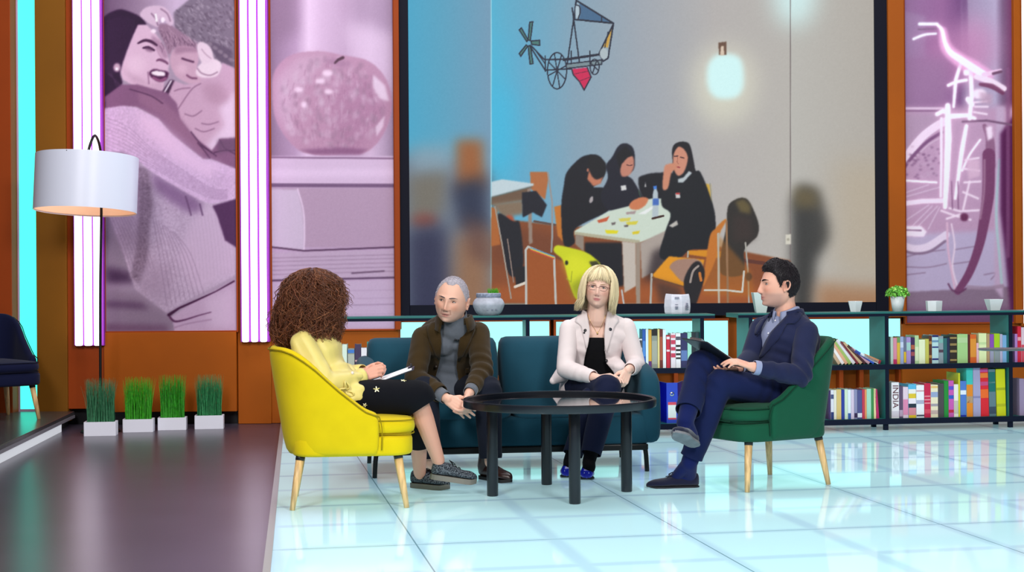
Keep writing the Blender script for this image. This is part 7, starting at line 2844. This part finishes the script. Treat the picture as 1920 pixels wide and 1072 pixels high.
# ---------------------------------------------------------------- blonde woman on the sofa, white blazer
def person_white():
    PIXY[0] = 8.68
    t = thing('person', 'person with a blonde bob and glasses in a white blazer, hands folded, on the sofa', 'person', (.48, 8.7, 0))
    B = Body(hipR=PX(1078, 728, 8.86), hipL=PX(1141, 727, 8.88), neck=PX(1119, 588, 8.76), shR=PX(1067, 612, 8.76), shL=PX(1174, 610, 8.78),
             elR=PX(1060, 692, 8.66), wrR=PX(1121, 709, 8.46), elL=PX(1189, 688, 8.72), wrL=PX(1178, 693, 8.50),
             knR=PX(1139, 728, 8.42), anR=PX(1104, 866, 8.26), toeR=PX(1100, 890, 8.12), knL=PX(1112, 748, 8.50), anL=PX(1068, 866, 8.36), toeL=PX(1063, 890, 8.2),
             bulge=V(0, .05, .0), prof=FEMALE, armw=.98, legw=1.0)
    B.elL = PX(1194, 684, 8.76)
    Hc = PX(1123, 540, 8.70)
    Hf = head_frame(-7, 1, 7)
    k = dict(jaw=.03, chin=.85, brow=.55, nose=.85, fold=1.0, neck=.057, wide=1.10, mouth=.4)
    skin = dict(base='#ebc2b0', cheek='#dc9484', skin_shade='#c8988a', lip='#c0606a', mouth='#8a3a44', lipw=.8)
    hands = [dict(wrist=B.wrR, d=(.95, -.10, .12), n=(-.1, -.45, -.90), right=True, s=.94, curls=((18, 28, 22), (20, 30, 22), (24, 34, 22), (28, 38, 22)), thumb=.35),
             dict(wrist=B.wrL, d=(-.42, -.42, -.80), n=(-.45, .82, -.2), right=False, s=.94, curls=((4, 12, 10), (30, 40, 30), (36, 45, 30), (40, 48, 30)), thumb=.35)]
    hs = .96
    bo, bme, bv, hit = build_body(t, B, Hc, Hf, k, hs, hands, skin)
    face_parts(t, Hf, hs, hit, '#4a5a60', '#a08058', brow_w=.0018, lid=.66)
    bob(t, k, Hc, Hf, hs)
    # glasses
    f = Hf[:, 0]
    b = MB()
    fr = []
    for s in (-1, 1):
        c = hit(s * .031, .002) + f * .014
        loop = [c + Hf[:, 1] * .0235 * (abs(math.cos(a)) ** .7 * (1 if math.cos(a) > 0 else -1)) + Hf[:, 2] * (.0135 * (abs(math.sin(a)) ** .7 * (1 if math.sin(a) > 0 else -1)) - .002) for a in np.linspace(0, 2 * PI, 29)]
        top = [q for q in loop[1:14]]
        b.tube(loop, .0009, 6)
        b.tube(top, .0017, 6)
        e = c + Hf[:, 1] * s * .0245 + Hf[:, 2] * .006
        b.tube([e, Hc + Hf @ (V(.055, s * .082, .006) * hs), Hc + Hf @ (V(-.005, s * .084, .004) * hs)], .0016, 6)
    m0 = (hit(.031, .002) + hit(-.031, .002)) / 2 + f * .016
    b.tube([m0 + Hf[:, 1] * -.009, m0 + f * .003 + Hf[:, 2] * .002, m0 + Hf[:, 1] * .009], .0015, 6)
    go = obj('glasses', b, mat('dark_red_frame', '#4a1020', rough=.3), t, smooth=True)
    # trousers
    mb = MB()
    B.torso(mb, .004, t1=.2)
    pm = []
    for h, kn, an in ((B.hipL, B.knL, B.anL), (B.hipR, B.knR, B.anR)):
        mb.chain([h, kn], [.096, .080], 20)
        mb.chain([kn, kn * .5 + an * .5, an - (an - kn) * .05], [.080, .066, .054], 20)
        q = voxel('trousers', mb, .0066, 5)
        d = unit(an - kn)
        c = an - d * .05
        cut_plane(q, c, d, c, .10)
        pm.append(q)
        mb = MB()
    me = join_meshes('trousers', pm)
    me.update()
    wrinkle(me, .003, 14, 19, [(B.knL, B.anL - B.hipL, .1), (B.knR, B.anR - B.hipR, .1)], .004)
    cloth('trousers', me, mat('dark_navy_trousers', '#0e1632', rough=.8, sheen=.04, bump=(260, .1, .001)), t)
    BL = mat('blue_patent', '#1020b4', rough=.25, coat=.3)
    for kn, an, x0, x1, yb in ((B.knR, B.anR, 1101, 1100, 900), (B.knL, B.anL, 1066, 1063, 896)):
        b = MB().chain([kn * .25 + an * .75, an, an + V(0, -.03, -.025)], [.044, .036, .036], 16)
        obj('sock', b, mat('black_sock', '#07070c', rough=.9), t, smooth=True)
        tp = A3(FP(x1, yb))
        hp = A3(an)
        hp = V(an[0] + .0, tp[1] + .225, 0)
        so, M, h0 = shoe(t, hp, tp, V(0, 0, 1), .235, .043, 'shoe', BL, mat('black_sole', '#0c0a0a', rough=.6), .008, .082, .062, 1.0, .30)
        b = MB()
        for y in (-.012, 0, .012):
            b.ellipsoid(h0 + M @ V(.226, y, .040), (.004, .004, .004), None, 8, 6)
        b.tube([h0 + M @ V(.150, -.022, .058), h0 + M @ V(.155, 0, .066), h0 + M @ V(.150, .022, .058)], .004, 8)
        obj('trim', b, mat('shoe_stud', '#9aa4e0', rough=.3, metal=.5), so, smooth=True)
    # black top
    mb = MB()
    B.torso(mb, .006, t0=-.12, t1=.91)
    me = voxel('top', mb, .0066, 4)
    zc = PX(1118, 629, 8.65)
    bm = bmesh.new()
    bm.from_mesh(me)
    bmesh.ops.bisect_plane(bm, geom=bm.verts[:] + bm.edges[:] + bm.faces[:], plane_co=Vector(zc), plane_no=Vector((0, .25, 1)), clear_outer=True)
    bm.to_mesh(me)
    bm.free()
    wrinkle(me, .002, 18, 4, [(B.pel * .6 + B.neck * .4 + V(0, -.1, 0), (0, 0, 1), .14)], .003)
    cloth('top', me, mat('black_top', '#07070c', rough=.8, sheen=.1), t, .003)
    # blazer
    BZ = mat('off_white_blazer', '#e4d8d8', rough=.75, sheen=.15, bump=(260, .12, .001), vary=(6, .03))
    mb = MB()
    B.torso(mb, .024, t0=-.22)
    B.shoulders(mb, .006, .056)
    mb.capsule(B.pel + V(-.09, -.02, .14), PX(1037, 714, 8.75), .09, .022)
    mb.capsule(B.pel + V(.09, -.03, .14), PX(1160, 690, 8.72), .085, .05)
    me = voxel('blazer', mb, .0062, 5)
    wrinkle(me, .003, 14, 33, [(B.pel * .6 + B.neck * .4 + V(.05, -.1, 0), (.3, 0, 1), .16)], .003)
    jb = bvh_of(me)
    il = [(1099, 578), (1103, 600), (1106, 622), (1102, 645), (1096, 672), (1092, 700)]
    ir = [(1139, 578), (1136, 600), (1133, 625), (1134, 655), (1137, 681), (1150, 697)]
    cut_front(me, [(1099, 555)] + il + [(1086, 735), (1166, 735)] + ir[::-1] + [(1139, 555)], V(0, -1, .1))
    parts = [me]
    for sh, el, wr, sd in ((B.shL, B.elL, B.wrL, 17), (B.shR, B.elR, B.wrR, 19)):
        ms = MB().chain([sh - V(0, 0, .012), el, el * .17 + wr * .83], [.058, .052, .038], 20)
        s1 = voxel('sl', ms, .0062, 5)
        d = unit(wr - el)
        c = el * .14 + wr * .86
        cut_plane(s1, c, d, c, .075)
        wrinkle(s1, .003, 15, sd, [(el, wr - sh, .11), (el * .5 + wr * .5, wr - el, .06)], .005)
        parts.append(s1)
    jo = cloth('blazer', join_meshes('blazer', parts), BZ, t, .005)
    collar_band('collar', jo, B.neck, V(0, -1, 0), V(0, 0, 1), .082, .012, .020, 72, BZ, .008, .034, .004, .014)
    patch('lapel', jb, [(1100, 585), (1103, 600), (1106, 622), (1102, 650)], [(1089, 586), (1079, 603), (1090, 613), (1099, 654)], BZ, jo, .007, 14, 5)
    patch('lapel', jb, [(1138, 585), (1136, 600), (1133, 624), (1134, 656)], [(1150, 586), (1160, 602), (1152, 613), (1137, 660)], BZ, jo, .007, 14, 5)
    for nm, x, y, r, col in (('brooch', 1143, 618, .010, '#1c2430'), ('button', 1137, 677, .009, '#18181c'), ('earclip_microphone', 1098, 620, .009, '#14161c')):
        h, n = pix_hit(jb, x, y, .012)
        e1 = unit(np.cross(n, V(0, 0, 1)))
        q = MB().ellipsoid(h, (r, r, .004), np.stack([e1, np.cross(n, e1), n], 1), 14, 8)
        if nm == 'earclip_microphone':
            q.ellipsoid(h + V(-.006, -.002, -.014), (.006, .005, .006), None, 10, 6)
            nm = 'lapel_microphone'
        obj(nm, q, mat('dark_' + nm, col, rough=.35), jo, smooth=True)
    # necklace
    pts = []
    for x, y in ((1103, 590), (1108, 604), (1114, 615), (1120, 623), (1126, 614), (1131, 603), (1135, 590)):
        pts.append(pix_hit(bv, x, y, .002)[0])
    b = MB().tube(catmull(pts, 5), .0012, 6)
    b.ellipsoid(pts[3] + V(0, -.004, -.006), (.0045, .0035, .007))
    obj('necklace', b, mat('gold', '#d8b878', rough=.25, metal=1), t, smooth=True)
    for s in (-1, 1):
        e = Hc + Hf @ (V(.004, s * .083, -.046) * hs)
        obj('earring', MB().ellipsoid(e, (.0055, .0055, .0065)), mat('gold', '#d8b878', rough=.25, metal=1), t, smooth=True)


def bob(p, k, Hc, Hf, hs):
    """straight chin-length hair with a fringe"""
    rng = np.random.default_rng(9)
    mb = MB()
    base = lin('#e4d3aa')

    def surf(ps, el):
        D = np.array([[math.cos(el) * math.cos(ps), math.cos(el) * math.sin(ps), math.sin(el)]])
        return head_surface(D, k)[0], D[0]
    part = math.radians(22)
    N = 2600
    for q in range(N):
        layer = rng.random()
        side = rng.random()
        if side < .09:
            ps = math.radians(rng.uniform(-46, 46))
            fringe = True
        else:
            ps = math.radians(rng.uniform(40, 320))
            fringe = False
        off = .007 + .014 * layer
        el0 = math.radians(rng.uniform(62, 88))
        pts = []
        a = abs(math.degrees(math.atan2(math.sin(ps), math.cos(ps))))
        if fringe:
            end = math.radians(np.interp(a, [0, 46], [30, 23]) + rng.uniform(-10, 6))
            for e in np.linspace(el0, end, 9):
                s_, d_ = surf(ps * (1 - .25 * (e - end)), e)
                pts.append(s_ + d_ * (off * .55 + .003))
        else:
            for e in np.linspace(el0, math.radians(6), 7):
                s_, d_ = surf(ps, e)
                bulk = off * (1 + .5 * math.cos(e))
                pts.append(s_ + d_ * (bulk + .003))
            s_ = pts[-1]
            hd = unit(V(s_[0], s_[1], 0))
            r0 = math.hypot(s_[0], s_[1])
            zend = np.interp(a, [40, 60, 90, 180], [-.108, -.125, -.135, -.130]) + rng.uniform(-.022, .03)
            left = ps > PI          # her right side flips out
            for z in np.linspace(s_[2] - .02, zend, 7):
                tt = (s_[2] - z) / (s_[2] - zend)
                rr = r0 + .008 * math.sin(tt * PI) - .010 * tt ** 2 + (.030 * max(0, tt - .72) / .28 if left else .012 * max(0, tt - .75) / .25)
                x, y = hd[0] * rr, hd[1] * rr
                if a < 75:
                    x -= .012 * tt
                pts.append(V(x, y, z))
        if a < 75 and not fringe:
            # keep the face clear
            for w in pts[4:]:
                if abs(w[1]) < .074:
                    w[1] = math.copysign(.074 + .004 * rng.random(), w[1])
                    w[0] = min(w[0], .052)
        tone = rng.uniform(.72, 1.22)
        col = base * tone
        th = rng.uniform(.0012, .0023)
        n = len(pts)
        mb.tube([Hc + Hf @ (w * hs) for w in pts], [th * .8] + [th] * (n - 5) + [th * .9, th * .7, th * .45, th * .15], 5, True, np.tile(np.minimum(col, 1), (n * 5, 1)))
    # scalp under the strands
    n, m = 72, 40
    D = []
    for i in range(m):
        ph = math.radians(2 + 118 * i / (m - 1))
        th = 2 * PI * np.arange(n) / n
        D.append(np.stack([math.sin(ph) * np.cos(th), math.sin(ph) * np.sin(th), np.full(n, math.cos(ph))], 1))
    D = np.concatenate(D)
    s_ = head_surface(D, k)
    psi = np.degrees(np.abs(np.arctan2(s_[:, 1], s_[:, 0])))
    ed = s_[:, 2] - np.interp(psi, [0, 50, 62, 72, 180], [.055, .05, .0, -.06, -.08])
    v = s_ + D * np.where(ed > 0, .008, -.004)[:, None]
    f = []
    for i in range(m - 1):
        for j in range(n):
            a, b_, c, d = i * n + j, i * n + (j + 1) % n, (i + 1) * n + (j + 1) % n, (i + 1) * n + j
            if max(ed[a], ed[b_], ed[c], ed[d]) > 0:
                f.append((a, d, c, b_))
    mb.add(v * hs @ Hf.T + Hc, f, np.tile(base * .6, (len(v), 1)))
    obj('hair', mb, mat('blonde_hair', vcol='col', rough=.4, spec=.5), p, smooth=True)


person_brown()
person_white()
# ================================================================== studio light
def area(name, loc, target, size, power, col=(1, 1, 1), sy=None):
    l = bpy.data.lights.new(name, 'AREA')
    l.energy = power
    l.color = col
    l.shape = 'RECTANGLE'
    l.size = size
    l.size_y = sy or size
    o = bpy.data.objects.new(name, l)
    COL.objects.link(o)
    o.location = loc
    d = Vector(target) - Vector(loc)
    o.rotation_euler = d.to_track_quat('-Z', 'Y').to_euler()
    tag(o, kind='structure')
    return o


area('studio_key_light', (2.4, 1.5, 4.2), (0.3, 8.2, .7), 1.4, 330, (1, .97, .94))
area('studio_key_light', (-2.6, 1.8, 4.2), (-.3, 8.2, .7), 1.4, 290, (1, .97, .95))
area('studio_top_light', (0, 8.6, 6.0), (0, 8.6, 0), 4.5, 150, (.95, .98, 1), 3.0)
area('studio_back_light', (1.6, 11.4, 5.6), (.2, 8.2, .8), 1.2, 70, (.9, .95, 1))
area('studio_wall_light', (-2.6, 8.6, 5.6), (-2.6, 12, 2.0), 1.4, 40, (1, .9, .98))
area('studio_wall_light', (3.2, 8.6, 5.6), (3.2, 12, 2.0), 1.4, 52, (1, .9, .98))
w = bpy.data.worlds.new('studio_air')
SC.world = w
w.use_nodes = True
w.node_tree.nodes['Background'].inputs['Color'].default_value = (.55, .58, .64, 1)
w.node_tree.nodes['Background'].inputs['Strength'].default_value = .22
SC.view_settings.view_transform = 'Standard'
SC.view_settings.look = 'None'
SC.view_settings.exposure = 0
SC.view_settings.gamma = 1
SC.view_settings.use_curve_mapping = False
SC.cycles.use_denoising = True
SC.cycles.max_bounces = 6
GROUPS = {'armchair': 'upholstered armchairs', 'tube_light': 'upright tube lights on the wall', 'wall_light': 'low glowing wall panels',
          'light_column': 'tall glowing light columns', 'wall_picture': 'tall pink-lit wall pictures', 'bookcase': 'low teal bookcases',
          'clipboard': 'clipboards held by the hosts', 'person': 'people sitting round the table'}
for o in SC.objects:
    if o.parent is None and 'label' in o and 'group' not in o:
        g_ = GROUPS.get(o.name.split('.')[0])
        if g_:
            o['group'] = g_
